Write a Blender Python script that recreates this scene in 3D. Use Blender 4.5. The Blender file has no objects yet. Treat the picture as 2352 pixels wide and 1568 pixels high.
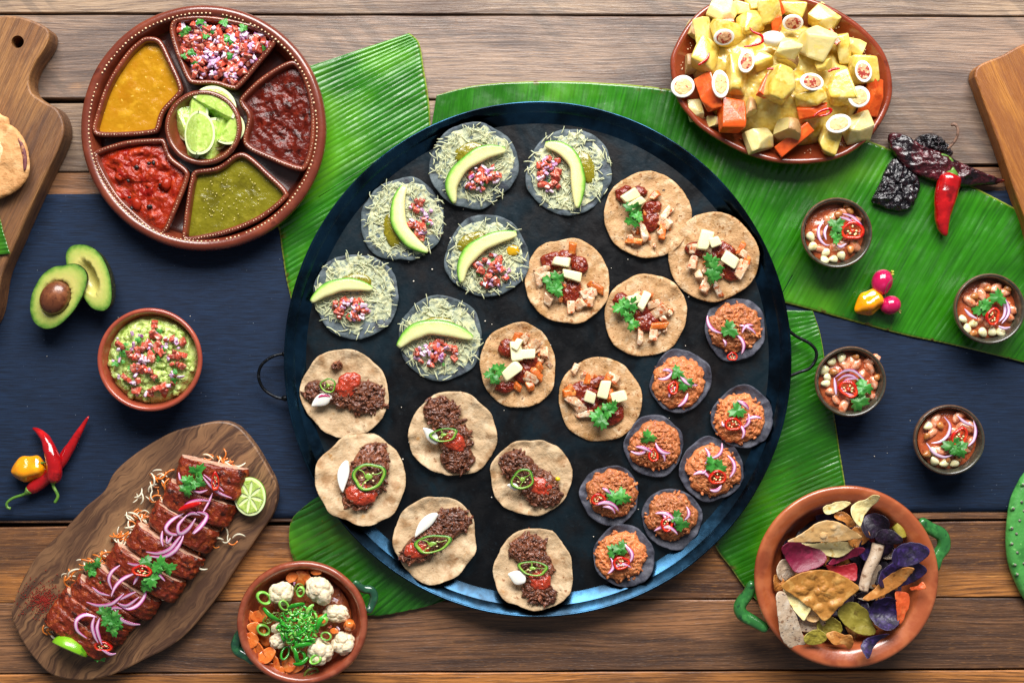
import bpy, bmesh, math, random
import numpy as np
from mathutils import Vector, Matrix, Euler

# ------------------------------------------------------------------ camera, world, light
S = 0.0005            # metres per layout unit
H = 3000.0            # camera height in layout units (1.5 m)
scene = bpy.context.scene
col = scene.collection
R = math.radians

cam_data = bpy.data.cameras.new("camera")
cam = bpy.data.objects.new("camera", cam_data)
col.objects.link(cam)
cam.location = (0, 0, H * S)
cam_data.sensor_width = 36.0
cam_data.lens = 36.0 * (H * S) / (2352 * S)
cam_data.clip_start = 0.05
cam_data.clip_end = 50
scene.camera = cam

world = bpy.data.worlds.new("World")
scene.world = world
world.use_nodes = True
bg = world.node_tree.nodes["Background"]
bg.inputs[0].default_value = (0.86, 0.92, 1.0, 1)
bg.inputs[1].default_value = 0.15

def area_light(name, loc, target, sx, sy, watts, colour):
    d = bpy.data.lights.new(name, 'AREA')
    d.shape = 'RECTANGLE'; d.size = sx; d.size_y = sy
    d.energy = watts; d.color = colour
    o = bpy.data.objects.new(name, d); col.objects.link(o)
    o.location = loc
    o.rotation_euler = (Vector(target) - Vector(loc)).to_track_quat('-Z', 'Y').to_euler()
    return o
area_light("window_light", (0.12, 1.80, 1.62), (0.0, 0.0, 0.0), 2.2, 1.2, 138, (1.0, 0.975, 0.95))

scene.view_settings.view_transform = 'Standard'
scene.view_settings.look = 'None'
scene.view_settings.exposure = 0.17
scene.view_settings.gamma = 1.0
scene.cycles.max_bounces = 6
scene.cycles.caustics_reflective = False
scene.cycles.caustics_refractive = False
scene.cycles.use_denoising = True

rnd = random.Random(7)

# ------------------------------------------------------------------ numpy noise
def _hash(ix, iy, iz, seed):
    h = (ix * 374761393 + iy * 668265263 + iz * 1440662683 + seed * 1274126177) & 0xffffffff
    h = ((h ^ (h >> 13)) * 1274126177) & 0xffffffff
    h = ((h ^ (h >> 16)) * 2246822519) & 0xffffffff
    h = h ^ (h >> 15)
    return h / 4294967295.0 * 2 - 1

def vn(p, seed=0):
    seed = int(seed)
    p = np.asarray(p, float)
    i = np.floor(p).astype(np.int64); f = p - i
    f = f * f * f * (f * (f * 6 - 15) + 10)
    out = 0
    for dx in (0, 1):
        wx = f[:, 0] if dx else 1 - f[:, 0]
        for dy in (0, 1):
            wy = f[:, 1] if dy else 1 - f[:, 1]
            for dz in (0, 1):
                wz = f[:, 2] if dz else 1 - f[:, 2]
                out = out + wx * wy * wz * _hash(i[:, 0] + dx, i[:, 1] + dy, i[:, 2] + dz, seed)
    return out

def fbm(V, period, seed=0, octs=3, ridged=False):
    p = np.asarray(V, float) / period + seed * 13.37
    a, s, o = 1.0, 0.0, 0.0
    for k in range(octs):
        n = vn(p, seed + k)
        if ridged: n = 1 - 2 * np.abs(n)
        o = o + a * n; s += a; a *= 0.5; p = p * 2.03
    return o / s

# ------------------------------------------------------------------ object helpers
def tag(o, label=None, cat=None, group=None, kind=None):
    if label: o['label'] = label
    if cat: o['category'] = cat
    if group: o['group'] = group
    if kind: o['kind'] = kind
    return o

def at(x, y, z=0.0):
    k = (H - z) / H
    return Vector(((x - 1176) * S * k, (784 - y) * S * k, z * S))

def place(o, x, y, z=0.0, zr=None):
    """stand an object at table position (x, y), base height z, drawn where height zr is seen"""
    zr = z if zr is None else zr
    k = (H - zr) / H
    l = at(x, y, zr); l.z = z * S
    o.location = l
    o.scale = (k * o.scale[0], k * o.scale[1], k * o.scale[2])

def thing(name, label, cat, x, y, z=0.0, rz=0.0, group=None, zr=None, kind=None):
    o = bpy.data.objects.new(name, None); col.objects.link(o)
    o.empty_display_size = 0.02
    place(o, x, y, z, zr)
    o.rotation_euler = (0, 0, R(rz))
    return tag(o, label, cat, group, kind)

def mesh(name, V, F, mats, mi=None, uv=None, smooth=True):
    me = bpy.data.meshes.new(name)
    V = np.asarray(V, float)
    me.from_pydata((V * S).tolist(), [], F)
    for m in (mats if isinstance(mats, (list, tuple)) else [mats]): me.materials.append(m)
    if mi is not None: me.polygons.foreach_set('material_index', mi)
    if uv is not None:
        l = me.uv_layers.new(name='UVMap')
        idx = np.zeros(len(me.loops), dtype=np.int32)
        me.loops.foreach_get('vertex_index', idx)
        l.data.foreach_set('uv', np.asarray(uv, float)[idx].ravel())
    me.polygons.foreach_set('use_smooth', [smooth] * len(me.polygons))
    me.update()
    return me

def add(name, me, parent=None, loc=(0, 0, 0), rot=(0, 0, 0), sc=1.0, label=None, kind=None):
    o = bpy.data.objects.new(name, me); col.objects.link(o)
    o.location = Vector(loc) * S
    o.rotation_euler = tuple(R(a) for a in rot)
    o.scale = (sc, sc, sc) if not isinstance(sc, (tuple, list)) else sc
    if parent: o.parent = parent
    return tag(o, label, kind=kind)

def solo(name, me, label, cat, x, y, z=0.0, rot=(0, 0, 0), sc=1.0, group=None, zr=None):
    o = bpy.data.objects.new(name, me); col.objects.link(o)
    o.scale = (sc, sc, sc) if not isinstance(sc, (tuple, list)) else sc
    o.rotation_euler = tuple(R(a) for a in rot)
    place(o, x, y, z, zr)
    return tag(o, label, cat, group)

class Sh:
    """collects shapes, then builds one mesh"""
    def __init__(s): s.V = []; s.F = []; s.M = []; s.U = []; s.n = 0
    def add(s, vf, mi=0, loc=(0, 0, 0), rot=(0, 0, 0), sc=1.0, uv=None):
        V, F = np.asarray(vf[0], float), vf[1]
        if len(vf) > 2 and uv is None: uv = vf[2]
        if sc != 1.0: V = V * np.asarray(sc)
        if any(rot): V = V @ np.array(Euler([R(a) for a in rot]).to_matrix()).T
        V = V + np.asarray(loc, float)
        s.V.append(V); n = s.n
        s.F += [tuple(i + n for i in f) for f in F]
        s.M += ([mi] * len(F)) if np.isscalar(mi) else list(mi)
        s.U.append(np.zeros((len(V), 2)) if uv is None else np.asarray(uv, float))
        s.n += len(V)
        return s
    def mesh(s, name, mats, smooth=True):
        return mesh(name, np.vstack(s.V), s.F, mats, s.M, np.vstack(s.U), smooth)

# frames: pixel readings of enlarged crops -> table layout units
FR = {'I': (0, 0, 1), 'T': (0, 0, .375), 'P': (1470, 0, .375), 'L': (0, 496, .375), 'R': (0, 955.5, .3908),
      'B': (679.9, 716.6, .457), 'M': (1194.4, 624.8, .4686), 'D': (1561.9, 514.5, .375), 'C': (1617, 1047.4, .3323),
      'K': (790, 183.75, .375)}
def fp(fr, x, y):
    a, b, k = FR[fr]
    return (a + x * k, b + y * k)
def rel(fr, pts, cx, cy):
    """crop points -> local coordinates round (cx, cy), y up"""
    out = []
    for p in pts:
        x, y = fp(fr, p[0], p[1]); out.append((x - cx, cy - y))
    return out

# ------------------------------------------------------------------ shape generators
def curve(pts, n, closed=True):
    """smooth curve through points, resampled evenly"""
    P = np.asarray(pts, float); m = len(P); out = []
    segs = m if closed else m - 1
    for i in range(segs):
        if closed: a, b, c, d = P[(i - 1) % m], P[i], P[(i + 1) % m], P[(i + 2) % m]
        else: a, b, c, d = P[max(i - 1, 0)], P[i], P[i + 1], P[min(i + 2, m - 1)]
        for t in np.linspace(0, 1, 12, endpoint=False):
            out.append(0.5 * ((2 * b) + (-a + c) * t + (2 * a - 5 * b + 4 * c - d) * t * t + (-a + 3 * b - 3 * c + d) * t ** 3))
    out.append(P[0] if closed else P[-1])
    out = np.array(out)
    L = np.concatenate([[0], np.cumsum(np.linalg.norm(np.diff(out, axis=0), axis=1))])
    t = np.linspace(0, L[-1], n, endpoint=not closed)
    return np.stack([np.interp(t, L, out[:, k]) for k in range(P.shape[1])], 1)

def lumpy(O, seed, amp):
    r = random.Random(seed); a = np.arctan2(O[:, 1], O[:, 0]); w = 1.0
    for k in (2, 3, 4, 5, 7, 9): w = w + amp * r.uniform(-1, 1) / k ** .55 * np.cos(k * a + r.uniform(0, 6.28))
    return O * w[:, None]

def circle(rx, ry=None, n=96, wob=0.0, seed=0, lobes=2.2):
    ry = rx if ry is None else ry
    a = np.linspace(0, 2 * np.pi, n, endpoint=False)
    o = np.stack([np.cos(a), np.sin(a)], 1)
    w = 1.0
    if wob:
        w = 1 + wob * fbm(np.concatenate([o * lobes, np.zeros((n, 1))], 1), 1.0, seed, 3)
        w = w[:, None]
    return o * w * np.array([rx, ry])

def rot2(P, deg):
    a = R(deg); P = np.asarray(P, float)
    return np.stack([P[:, 0] * math.cos(a) - P[:, 1] * math.sin(a), P[:, 0] * math.sin(a) + P[:, 1] * math.cos(a)], 1)

def offs(O, d):
    """outline moved inward by d (counter-clockwise outlines)"""
    t = np.roll(O, -1, 0) - np.roll(O, 1, 0)
    t /= np.linalg.norm(t, axis=1)[:, None] + 1e-9
    n = np.stack([-t[:, 1], t[:, 0]], 1)
    return O + n * d

def ccw(O):
    O = np.asarray(O, float)
    a = np.sum(O[:, 0] * np.roll(O[:, 1], -1) - np.roll(O[:, 0], -1) * O[:, 1])
    return O if a > 0 else O[::-1].copy()

def loft(loops, cap0=True, cap1=True, closed=True):
    """connects loops of equal length; returns V, F, UV"""
    N = len(loops[0]); Mn = len(loops)
    V = np.vstack(loops); F = []
    U = np.array([(i / N, j / max(Mn - 1, 1)) for j in range(Mn) for i in range(N)])
    for j in range(Mn - 1):
        a, b = j * N, (j + 1) * N
        for i in range(N if closed else N - 1):
            k = (i + 1) % N
            F.append((a + i, a + k, b + k, b + i))
    if cap0:
        V = np.vstack([V, loops[0].mean(0)]); U = np.vstack([U, (0.5, 0)]); c = len(V) - 1
        F += [(c, (i + 1) % N, i) for i in range(N)]
    if cap1:
        V = np.vstack([V, loops[-1].mean(0)]); U = np.vstack([U, (0.5, 1)]); c = len(V) - 1; b = (Mn - 1) * N
        F += [(c, b + i, b + (i + 1) % N) for i in range(N)]
    return V, F, U

def lz(O, z):
    return np.concatenate([O, np.full((len(O), 1), float(z))], 1)

def vessel(O, prof):
    """wall of any outline: prof = (inward offset, height), from under the foot over the rim to the inner floor"""
    return loft([lz(offs(O, d), z) for d, z in prof])

def sheet(O, thick, bev=1.0, rings=14, fn=None, c=None):
    """slab with a rounded edge, top and bottom as polar grids, warped by fn(x, y)"""
    c = O.mean(0) if c is None else np.asarray(c, float)
    fr = np.linspace(1, 0, rings + 1)[1:-1]
    r = np.linalg.norm(O - c, axis=1).mean(); k = 1 - bev / r
    L = [lz(c + (O - c) * k * f, 0) for f in fr[::-1]]
    L += [lz(c + (O - c) * k, 0), lz(O, bev), lz(O, thick - bev), lz(c + (O - c) * k, thick)]
    L += [lz(c + (O - c) * k * f, thick) for f in fr]
    V, F, U = loft(L)
    if fn is not None: V[:, 2] += fn(V)
    U = V[:, :2].copy()
    return V, F, U

def pool(O, z, amp=2.0, period=20.0, seed=0, rings=28, dome=0.0, ridged=False, octs=3, c=None, edge=0.0, power=0.6):
    """top surface of something filling an outline, or a mound when dome > 0"""
    c = O.mean(0) if c is None else np.asarray(c, float)
    fr = np.linspace(1, 0, rings + 1)[:-1] ** 0.9
    L = [lz(c + (O - c) * f, 0) for f in fr]
    V, F, U = loft(L, cap0=False, cap1=True)
    t = np.concatenate([np.repeat(fr, len(O)), [0]])
    n = fbm(V, period, seed, octs, ridged)
    w = np.clip((1 - t) / 0.25, 0, 1) ** 0.7 * (1 - edge) + edge
    V[:, 2] = z + dome * np.clip(1 - t ** 2, 0, 1) ** power + amp * n * w
    return V, F, V[:, :2].copy()

_ico = {}
def ico(s):
    if s not in _ico:
        bm = bmesh.new(); bmesh.ops.create_icosphere(bm, subdivisions=s, radius=1.0)
        _ico[s] = (np.array([v.co[:] for v in bm.verts]), [tuple(v.index for v in f.verts) for f in bm.faces]); bm.free()
    return _ico[s]

def blob(rx, ry, rz, amp=0.1, period=0.8, seed=0, sub=3, flat=False, octs=2, ridged=False):
    V, F = ico(sub); V = V.copy()
    n = fbm(V, period, seed, octs, ridged)
    V = V * (1 + amp * n)[:, None] * np.array([rx, ry, rz])
    if flat: V[:, 2] = np.maximum(V[:, 2], 0)
    return V, F

def chunk(sx, sy, sz, jit=0.12, seed=0, bev=0.12, taper=0.0):
    """rough hand-cut block with rounded edges"""
    r = random.Random(seed)
    bm = bmesh.new(); bmesh.ops.create_cube(bm, size=1.0)
    for v in bm.verts:
        t = 1 - taper * (v.co.z + 0.5)
        v.co = Vector((v.co.x * sx * t * (1 + r.uniform(-jit, jit)), v.co.y * sy * t * (1 + r.uniform(-jit, jit)), v.co.z * sz * (1 + r.uniform(-jit, jit))))
    b = bev * min(sx, sy, sz)
    bmesh.ops.bevel(bm, geom=bm.edges[:] + bm.verts[:], offset=b, segments=2, profile=0.6, affect='EDGES')
    V = np.array([v.co[:] for v in bm.verts]); F = [tuple(v.index for v in f.verts) for f in bm.faces]; bm.free()
    return V, F

def hewn(sx, sy, sz, seed=0, cuts=3, bev=.07, jit=.14):
    """block cut by a knife: corners and edges sliced away at odd angles"""
    r = random.Random(seed)
    bm = bmesh.new(); bmesh.ops.create_cube(bm, size=1.0)
    for v in bm.verts: v.co = Vector((v.co.x * (1 + r.uniform(-jit, jit)), v.co.y * (1 + r.uniform(-jit, jit)), v.co.z * (1 + r.uniform(-jit, jit))))
    for k in range(cuts):
        n = Vector((r.uniform(-1, 1), r.uniform(-1, 1), r.uniform(-.3, 1))).normalized()
        res = bmesh.ops.bisect_plane(bm, geom=bm.verts[:] + bm.edges[:] + bm.faces[:], dist=1e-5, plane_co=n * r.uniform(.36, .52), plane_no=n, clear_outer=True)
        ed = [e for e in bm.edges if e.is_boundary]
        if ed: bmesh.ops.contextual_create(bm, geom=ed)
    for v in bm.verts: v.co = Vector((v.co.x * sx, v.co.y * sy, v.co.z * sz))
    bmesh.ops.remove_doubles(bm, verts=bm.verts, dist=min(sx, sy, sz) * .05)
    bmesh.ops.recalc_face_normals(bm, faces=bm.faces)
    bmesh.ops.bevel(bm, geom=bm.edges[:] + bm.verts[:], offset=bev * min(sx, sy, sz), segments=2, profile=0.6, affect='EDGES')
    V = np.array([v.co[:] for v in bm.verts]); F = [tuple(v.index for v in f.verts) for f in bm.faces]; bm.free()
    return V, F

def etube(path, wa, wb, n=8, closed=False, roll=0.0, cap=True, power=1.0):
    """tube of elliptical section: wa across (in plan), wb in height"""
    P = np.asarray(path, float); m = len(P)
    if P.shape[1] == 2: P = np.concatenate([P, np.zeros((m, 1))], 1)
    wa = np.broadcast_to(np.asarray(wa, float), (m,)); wb = np.broadcast_to(np.asarray(wb, float), (m,))
    roll = np.broadcast_to(np.asarray(roll, float), (m,))
    T = (np.roll(P, -1, 0) - np.roll(P, 1, 0)) if closed else np.gradient(P, axis=0)
    T /= np.linalg.norm(T, axis=1)[:, None] + 1e-9
    up = np.tile(np.array([0, 0, 1.0]), (m, 1))
    side = np.cross(up, T)
    ln = np.linalg.norm(side, axis=1)
    for i in range(m):
        if ln[i] < 0.25: side[i] = side[i - 1] if i else np.array([1.0, 0, 0])
    side /= np.linalg.norm(side, axis=1)[:, None] + 1e-9
    nrm = np.cross(T, side)
    loops = []; U = []
    for i in range(m):
        a = np.linspace(0, 2 * np.pi, n, endpoint=False)
        ca, sa = np.cos(a), np.sin(a)
        ca = np.sign(ca) * np.abs(ca) ** power; sa = np.sign(sa) * np.abs(sa) ** power
        cr, sr = math.cos(roll[i]), math.sin(roll[i])
        s_, n_ = side[i] * cr + nrm[i] * sr, nrm[i] * cr - side[i] * sr
        loops.append(P[i] + np.outer(ca * wa[i], s_) + np.outer(sa * wb[i], n_))
        U += [(i / max(m - 1, 1), (1 + np.cos(x)) / 2) for x in a]
    if closed:
        V, F, _ = loft(loops, False, False)
        b = (m - 1) * n
        F += [(b + i, b + (i + 1) % n, (i + 1) % n, i) for i in range(n)]
        return V, F, np.array(U)
    V, F, _ = loft(loops, cap, cap)
    if cap: U += [(0, .5), (1, .5)]
    return V, F, np.array(U)

def bez(a, b, bulge=0.0, n=10, z0=0.0, z1=0.0, arch=0.0):
    """bowed path from a to b; bulge = sideways bow as a share of the length"""
    a, b = np.array(a, float), np.array(b, float)
    d = b - a; nrm = np.array([-d[1], d[0]]); c = (a + b) / 2 + nrm * bulge * 2
    t = np.linspace(0, 1, n)[:, None]
    p = (1 - t) ** 2 * a + 2 * t * (1 - t) * c + t * t * b
    z = z0 + (z1 - z0) * t + arch * np.sin(np.pi * t)
    return np.concatenate([p, z], 1)

def taper(n, lo=0.3, p=0.5):
    t = np.linspace(0, 1, n)
    return lo + (1 - lo) * np.sin(np.pi * t) ** p

# ------------------------------------------------------------------ materials
def lin(h):
    h = h.lstrip('#'); out = []
    for i in (0, 2, 4):
        c = int(h[i:i + 2], 16) / 255
        out.append(c / 12.92 if c <= 0.04045 else ((c + 0.055) / 1.055) ** 2.4)
    return (*out, 1.0)

class NT:
    def __init__(s, name):
        s.m = bpy.data.materials.new(name); s.m.use_nodes = True
        s.t = s.m.node_tree; s.b = s.t.nodes['Principled BSDF']
    def n(s, typ, **kw):
        nd = s.t.nodes.new(typ)
        for k, v in kw.items(): setattr(nd, k, v)
        return nd
    def l(s, a, b): s.t.links.new(a, b)
    def math(s, op, a, b=None, c=None):
        nd = s.n('ShaderNodeMath', operation=op)
        for i, x in enumerate((a, b, c)):
            if x is None: continue
            if isinstance(x, (int, float)): nd.inputs[i].default_value = x
            else: s.l(x, nd.inputs[i])
        return nd.outputs[0]
    def coords(s, stretch=(1, 1, 1), rnd_off=True, src='Object'):
        tc = s.n('ShaderNodeTexCoord'); v = tc.outputs[src]
        mp = s.n('ShaderNodeVectorMath', operation='MULTIPLY')
        k = 1 / S if src == 'Object' else 1.0
        mp.inputs[1].default_value = tuple(k * a for a in stretch)
        s.l(v, mp.inputs[0]); out = mp.outputs[0]
        if rnd_off:
            oi = s.n('ShaderNodeObjectInfo')
            ad = s.n('ShaderNodeVectorMath', operation='ADD'); mu = s.math('MULTIPLY', oi.outputs['Random'], 5000.0)
            s.l(out, ad.inputs[0]); s.l(mu, ad.inputs[1]); out = ad.outputs[0]
        return out
    def noise(s, period, vec, detail=3.0, rough=0.55, dist=0.0, voro=False):
        if voro:
            nd = s.n('ShaderNodeTexVoronoi'); nd.inputs['Scale'].default_value = 1.0 / period; s.l(vec, nd.inputs['Vector']); return nd.outputs['Distance']
        nd = s.n('ShaderNodeTexNoise')
        nd.inputs['Scale'].default_value = 1.0 / period; nd.inputs['Detail'].default_value = detail
        nd.inputs['Roughness'].default_value = rough; nd.inputs['Distortion'].default_value = dist
        s.l(vec, nd.inputs['Vector']); return nd.outputs['Fac']
    def rng(s, v, lo, hi, a=0.0, b=1.0):
        nd = s.n('ShaderNodeMapRange'); s.l(v, nd.inputs[0])
        for i, x in enumerate((lo, hi, a, b)): nd.inputs[i + 1].default_value = x
        nd.interpolation_type = 'SMOOTHSTEP'
        return nd.outputs[0]
    def mix(s, f, a, b, mode='MIX'):
        nd = s.n('ShaderNodeMix', data_type='RGBA', blend_type=mode)
        if isinstance(f, (int, float)): nd.inputs[0].default_value = f
        else: s.l(f, nd.inputs[0])
        for i, x in ((6, a), (7, b)):
            if isinstance(x, tuple): nd.inputs[i].default_value = x
            else: s.l(x, nd.inputs[i])
        return nd.outputs[2]
    def bump(s, h, dist, strength=1.0, prev=None):
        nd = s.n('ShaderNodeBump'); nd.inputs['Strength'].default_value = strength
        nd.inputs['Distance'].default_value = dist * S
        s.l(h, nd.inputs['Height'])
        if prev is not None: s.l(prev, nd.inputs['Normal'])
        return nd.outputs[0]

def mat(name, base, rough=0.5, layers=(), bump=None, coat=0.0, sss=0.0, metal=0.0, rv=0.0, spec=0.5, trans=0.0, sheen=0.0, crough=0.08, sssc=None):
    """layers: (colour, period, lo, hi, stretch) painted over the base by noise; rv = brightness spread between pieces"""
    t = NT(name); b = t.b
    c = lin(base)
    for ly in layers:
        colr, per, lo, hi = ly[:4]; st = ly[4] if len(ly) > 4 else (1, 1, 1)
        f = t.rng(t.noise(per, t.coords(st)), lo, hi)
        c = t.mix(f, c, lin(colr))
    if rv:
        oi = t.n('ShaderNodeObjectInfo'); hs = t.n('ShaderNodeHueSaturation')
        t.l(t.rng(oi.outputs['Random'], 0, 1, 1 - rv, 1 + rv), hs.inputs['Value'])
        if isinstance(c, tuple): hs.inputs['Color'].default_value = c
        else: t.l(c, hs.inputs['Color'])
        c = hs.outputs[0]
    if isinstance(c, tuple): b.inputs['Base Color'].default_value = c
    else: t.l(c, b.inputs['Base Color'])
    b.inputs['Roughness'].default_value = rough
    b.inputs['Metallic'].default_value = metal
    b.inputs['Specular IOR Level'].default_value = spec
    b.inputs['Coat Weight'].default_value = coat
    b.inputs['Coat Roughness'].default_value = crough
    b.inputs['Transmission Weight'].default_value = trans
    b.inputs['Sheen Weight'].default_value = sheen
    if sss:
        b.inputs['Subsurface Weight'].default_value = sss
        b.inputs['Subsurface Radius'].default_value = (1.0, 0.6, 0.4)
        b.inputs['Subsurface Scale'].default_value = 0.003
    if bump:
        prev = None
        for per, d in (bump if isinstance(bump[0], (tuple, list)) else (bump,)):
            prev = t.bump(t.noise(per, t.coords()), d, 1.0, prev)
        t.l(prev, b.inputs['Normal'])
    return t.m
FR['Q'] = (1525.1, 0, .24609); FR['E'] = (1708.9, 1102.5, .25779); FR['F'] = (514.5, 1267.9, .19161)
CR = 'IGNORE'

# ================================================================== the table
def wood_mat(name, dark, mid, light, patch, amount, rough=0.5, diag_stripes=0.0, ring=0.0, wear=0.5, per=1.0, knots=True):
    """stained planks: long grain, growth bands, worn paler patches, darker diagonal stripes"""
    t = NT(name); b = t.b
    v = t.coords((1, 1, 1))
    warp = t.n('ShaderNodeTexNoise'); warp.inputs['Scale'].default_value = 1 / 260.0; warp.inputs['Detail'].default_value = 2
    t.l(t.coords((0.35, 1, 1)), warp.inputs['Vector'])
    ad = t.n('ShaderNodeVectorMath', operation='MULTIPLY_ADD')
    t.l(warp.outputs['Color'], ad.inputs[0]); ad.inputs[1].default_value = (40, 70, 0); t.l(v, ad.inputs[2])
    st = t.n('ShaderNodeVectorMath', operation='MULTIPLY'); t.l(ad.outputs[0], st.inputs[0]); st.inputs[1].default_value = (0.03, 1, 1)
    st2 = t.n('ShaderNodeVectorMath', operation='MULTIPLY'); t.l(ad.outputs[0], st2.inputs[0]); st2.inputs[1].default_value = (0.08, 1, 1)
    st3 = t.n('ShaderNodeVectorMath', operation='MULTIPLY'); t.l(ad.outputs[0], st3.inputs[0]); st3.inputs[1].default_value = (0.22, 1, 1)
    bands = t.noise(26 * per, st.outputs[0], 3, 0.6, 0.6)
    fine = t.noise(4.0 * per, st.outputs[0], 4, 0.7)
    fib = t.noise(2.2, st2.outputs[0], 2, 0.7)
    blotch = t.noise(150 * per, st3.outputs[0], 4, 0.62)
    c = t.mix(t.rng(bands, 0.35, 0.62), lin(dark), lin(mid))
    c = t.mix(t.rng(blotch, 0.50 - 0.1 * amount, 0.66 - 0.06 * amount), c, lin(patch))
    c = t.mix(t.rng(t.noise(95 * per, st3.outputs[0], 5, 0.65), 0.66, 0.78), c, lin(light))
    c = t.mix(t.math('MULTIPLY', t.rng(fine, 0.42, 0.64), 0.8), c, lin(dark))
    c = t.mix(t.math('MULTIPLY', t.rng(fib, 0.55, 0.75), 0.35), c, lin(light))
    dk = t.noise(330, t.coords((0.6, 1, 1)), 4, 0.6)
    c = t.mix(t.math('MULTIPLY', t.rng(dk, 0.52, 0.70), 0.45), c, lin('#3a2c28'))
    if diag_stripes:  # darker diagonal stripes, broken up by noise
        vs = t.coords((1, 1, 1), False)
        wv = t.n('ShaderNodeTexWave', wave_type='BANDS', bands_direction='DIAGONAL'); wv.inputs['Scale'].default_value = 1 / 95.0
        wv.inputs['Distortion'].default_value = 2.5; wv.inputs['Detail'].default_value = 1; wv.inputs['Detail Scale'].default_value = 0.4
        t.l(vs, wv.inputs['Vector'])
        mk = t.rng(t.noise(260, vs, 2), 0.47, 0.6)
        c = t.mix(t.math('MULTIPLY', t.math('MULTIPLY', t.rng(wv.outputs['Fac'], 0.35, 0.8), mk), diag_stripes), c, lin('#4f463f'))
    if knots:
        vo = t.n('ShaderNodeTexVoronoi'); vo.inputs['Scale'].default_value = 1 / 520.0
        t.l(t.coords((0.45, 1.5, 1)), vo.inputs['Vector'])
        kd = t.rng(vo.outputs['Distance'], 0.015, 0.07, 1, 0)
        c = t.mix(t.math('MULTIPLY', kd, 0.75), c, lin('#2b1c18'))
    t.l(c, b.inputs['Base Color'])
    t.l(t.rng(bands, 0.3, 0.7, rough + 0.08, rough - 0.06), b.inputs['Roughness'])
    b.inputs['Specular IOR Level'].default_value = 0.55
    n1 = t.bump(fine, 1.2, 1.0)
    n2 = t.bump(bands, 2.0, 0.7, n1)
    n3 = t.bump(fib, 0.7, 0.8, n2)
    t.l(n3, b.inputs['Normal'])
    return t.m

W_GREY = wood_mat('wood_sheen_grey', '#584439', '#86705e', '#b8926c', '#a0866c', 0.45, 0.42, diag_stripes=0.38)  # upper boards: the window's washed-out sheen is put into this greyer colour
W_GREY2 = wood_mat('wood_sheen_grey_brown', '#52433c', '#806a5c', '#bc8c60', '#987e6a', 0.6, 0.43, diag_stripes=0.34)  # browner variant, with the same window sheen painted into the tone
W_WARM = wood_mat('wood_warm', '#442a1c', '#805636', '#dc984e', '#bc7a3e', 1.0, 0.42)
W_WARM2 = wood_mat('wood_warm_dark', '#3e2a20', '#704f38', '#c4884c', '#9c6c48', 0.75, 0.42)

def plank(x0, x1, y0, y1, m, top=0.0, slope=0.0, seed=0):
    """one board with eased, slightly uneven long edges; slope = rise of its edges over its length"""
    n = 60
    xs = np.linspace(x0, x1, n)
    e0 = fbm(np.stack([xs, xs * 0, xs * 0 + seed], 1), 160, seed, 3) * 1.6 + slope * (xs - 1176)
    e1 = fbm(np.stack([xs, xs * 0 + 9, xs * 0 + seed], 1), 160, seed + 5, 3) * 1.6 + slope * (xs - 1176)
    X, Y = xs - 1176, 784
    loops = []
    for i in range(n):
        a, b = Y - (y0 + e0[i]), Y - (y1 + e1[i])
        loops.append(np.array([(X[i], a, -60), (X[i], a, top - 2.2), (X[i], a - 2.2, top), (X[i], b + 2.2, top), (X[i], b, top - 2.2), (X[i], b, -60)]))
    V, F, U = loft(loops)
    return mesh('plank', V, F, m, smooth=False)

table = thing('table', 'stained wooden table of wide horizontal planks under all the food', 'table', 1176, 784, 0)
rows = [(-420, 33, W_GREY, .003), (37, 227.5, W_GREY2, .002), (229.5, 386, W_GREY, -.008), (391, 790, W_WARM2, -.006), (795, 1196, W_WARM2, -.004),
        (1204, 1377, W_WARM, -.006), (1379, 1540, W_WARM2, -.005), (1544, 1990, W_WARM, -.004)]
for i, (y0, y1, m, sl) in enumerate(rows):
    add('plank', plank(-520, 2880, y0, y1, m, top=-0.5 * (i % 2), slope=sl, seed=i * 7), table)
V, F, U = loft([lz(np.array([(-1700, -1210), (1700, -1210), (1700, 1210), (-1700, 1210)]), z) for z in (-90, -60)])
add('underframe', mesh('underframe', V, F, mat('underframe_dark', '#1a1412', 0.8), smooth=False), table)

# navy runner
def runner_mat():
    t = NT('navy_ribbed_cloth'); b = t.b
    v = t.coords((1, 1, 1), False)
    wv = t.n('ShaderNodeTexWave', wave_type='BANDS', bands_direction='Y', wave_profile='SIN'); wv.inputs['Scale'].default_value = 1 / 9.0
    wv.inputs['Distortion'].default_value = 1.2; wv.inputs['Detail'].default_value = 2; wv.inputs['Detail Scale'].default_value = 0.1
    t.l(t.coords((0.06, 1, 1), False), wv.inputs['Vector'])
    th = t.noise(2.6, t.coords((0.05, 1, 1), False), 3, 0.7)
    bl = t.noise(420, v, 3)
    weft = t.noise(2.4, t.coords((1, 0.12, 1), False), 2, 0.6)
    c = t.mix(t.rng(th, 0.3, 0.7), lin('#081324'), lin('#152b48'))
    c = t.mix(t.math('MULTIPLY', t.rng(bl, 0.35, 0.7), 0.5), c, lin('#0e1e34'))
    c = t.mix(t.math('MULTIPLY', t.rng(weft, 0.5, 0.75), 0.35), c, lin('#0d1c33'))
    sp = t.noise(5, v, 1, 0.4)
    c = t.mix(t.math('MULTIPLY', t.rng(sp, 0.80, 0.84), 0.6), c, lin('#8d99a8'))
    t.l(c, b.inputs['Base Color'])
    b.inputs['Roughness'].default_value = 0.78; b.inputs['Specular IOR Level'].default_value = 0.3
    b.inputs['Sheen Weight'].default_value = 0.04; b.inputs['Sheen Roughness'].default_value = 0.4
    n1 = t.bump(wv.outputs['Fac'], 0.35, 0.5); n2 = t.bump(th, 0.8, 0.8, n1)
    t.l(n2, b.inputs['Normal'])
    return t.m
nx, ny = 180, 50
xs = np.linspace(-420, 2780, nx); vs = np.linspace(0, 1, ny)
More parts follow.
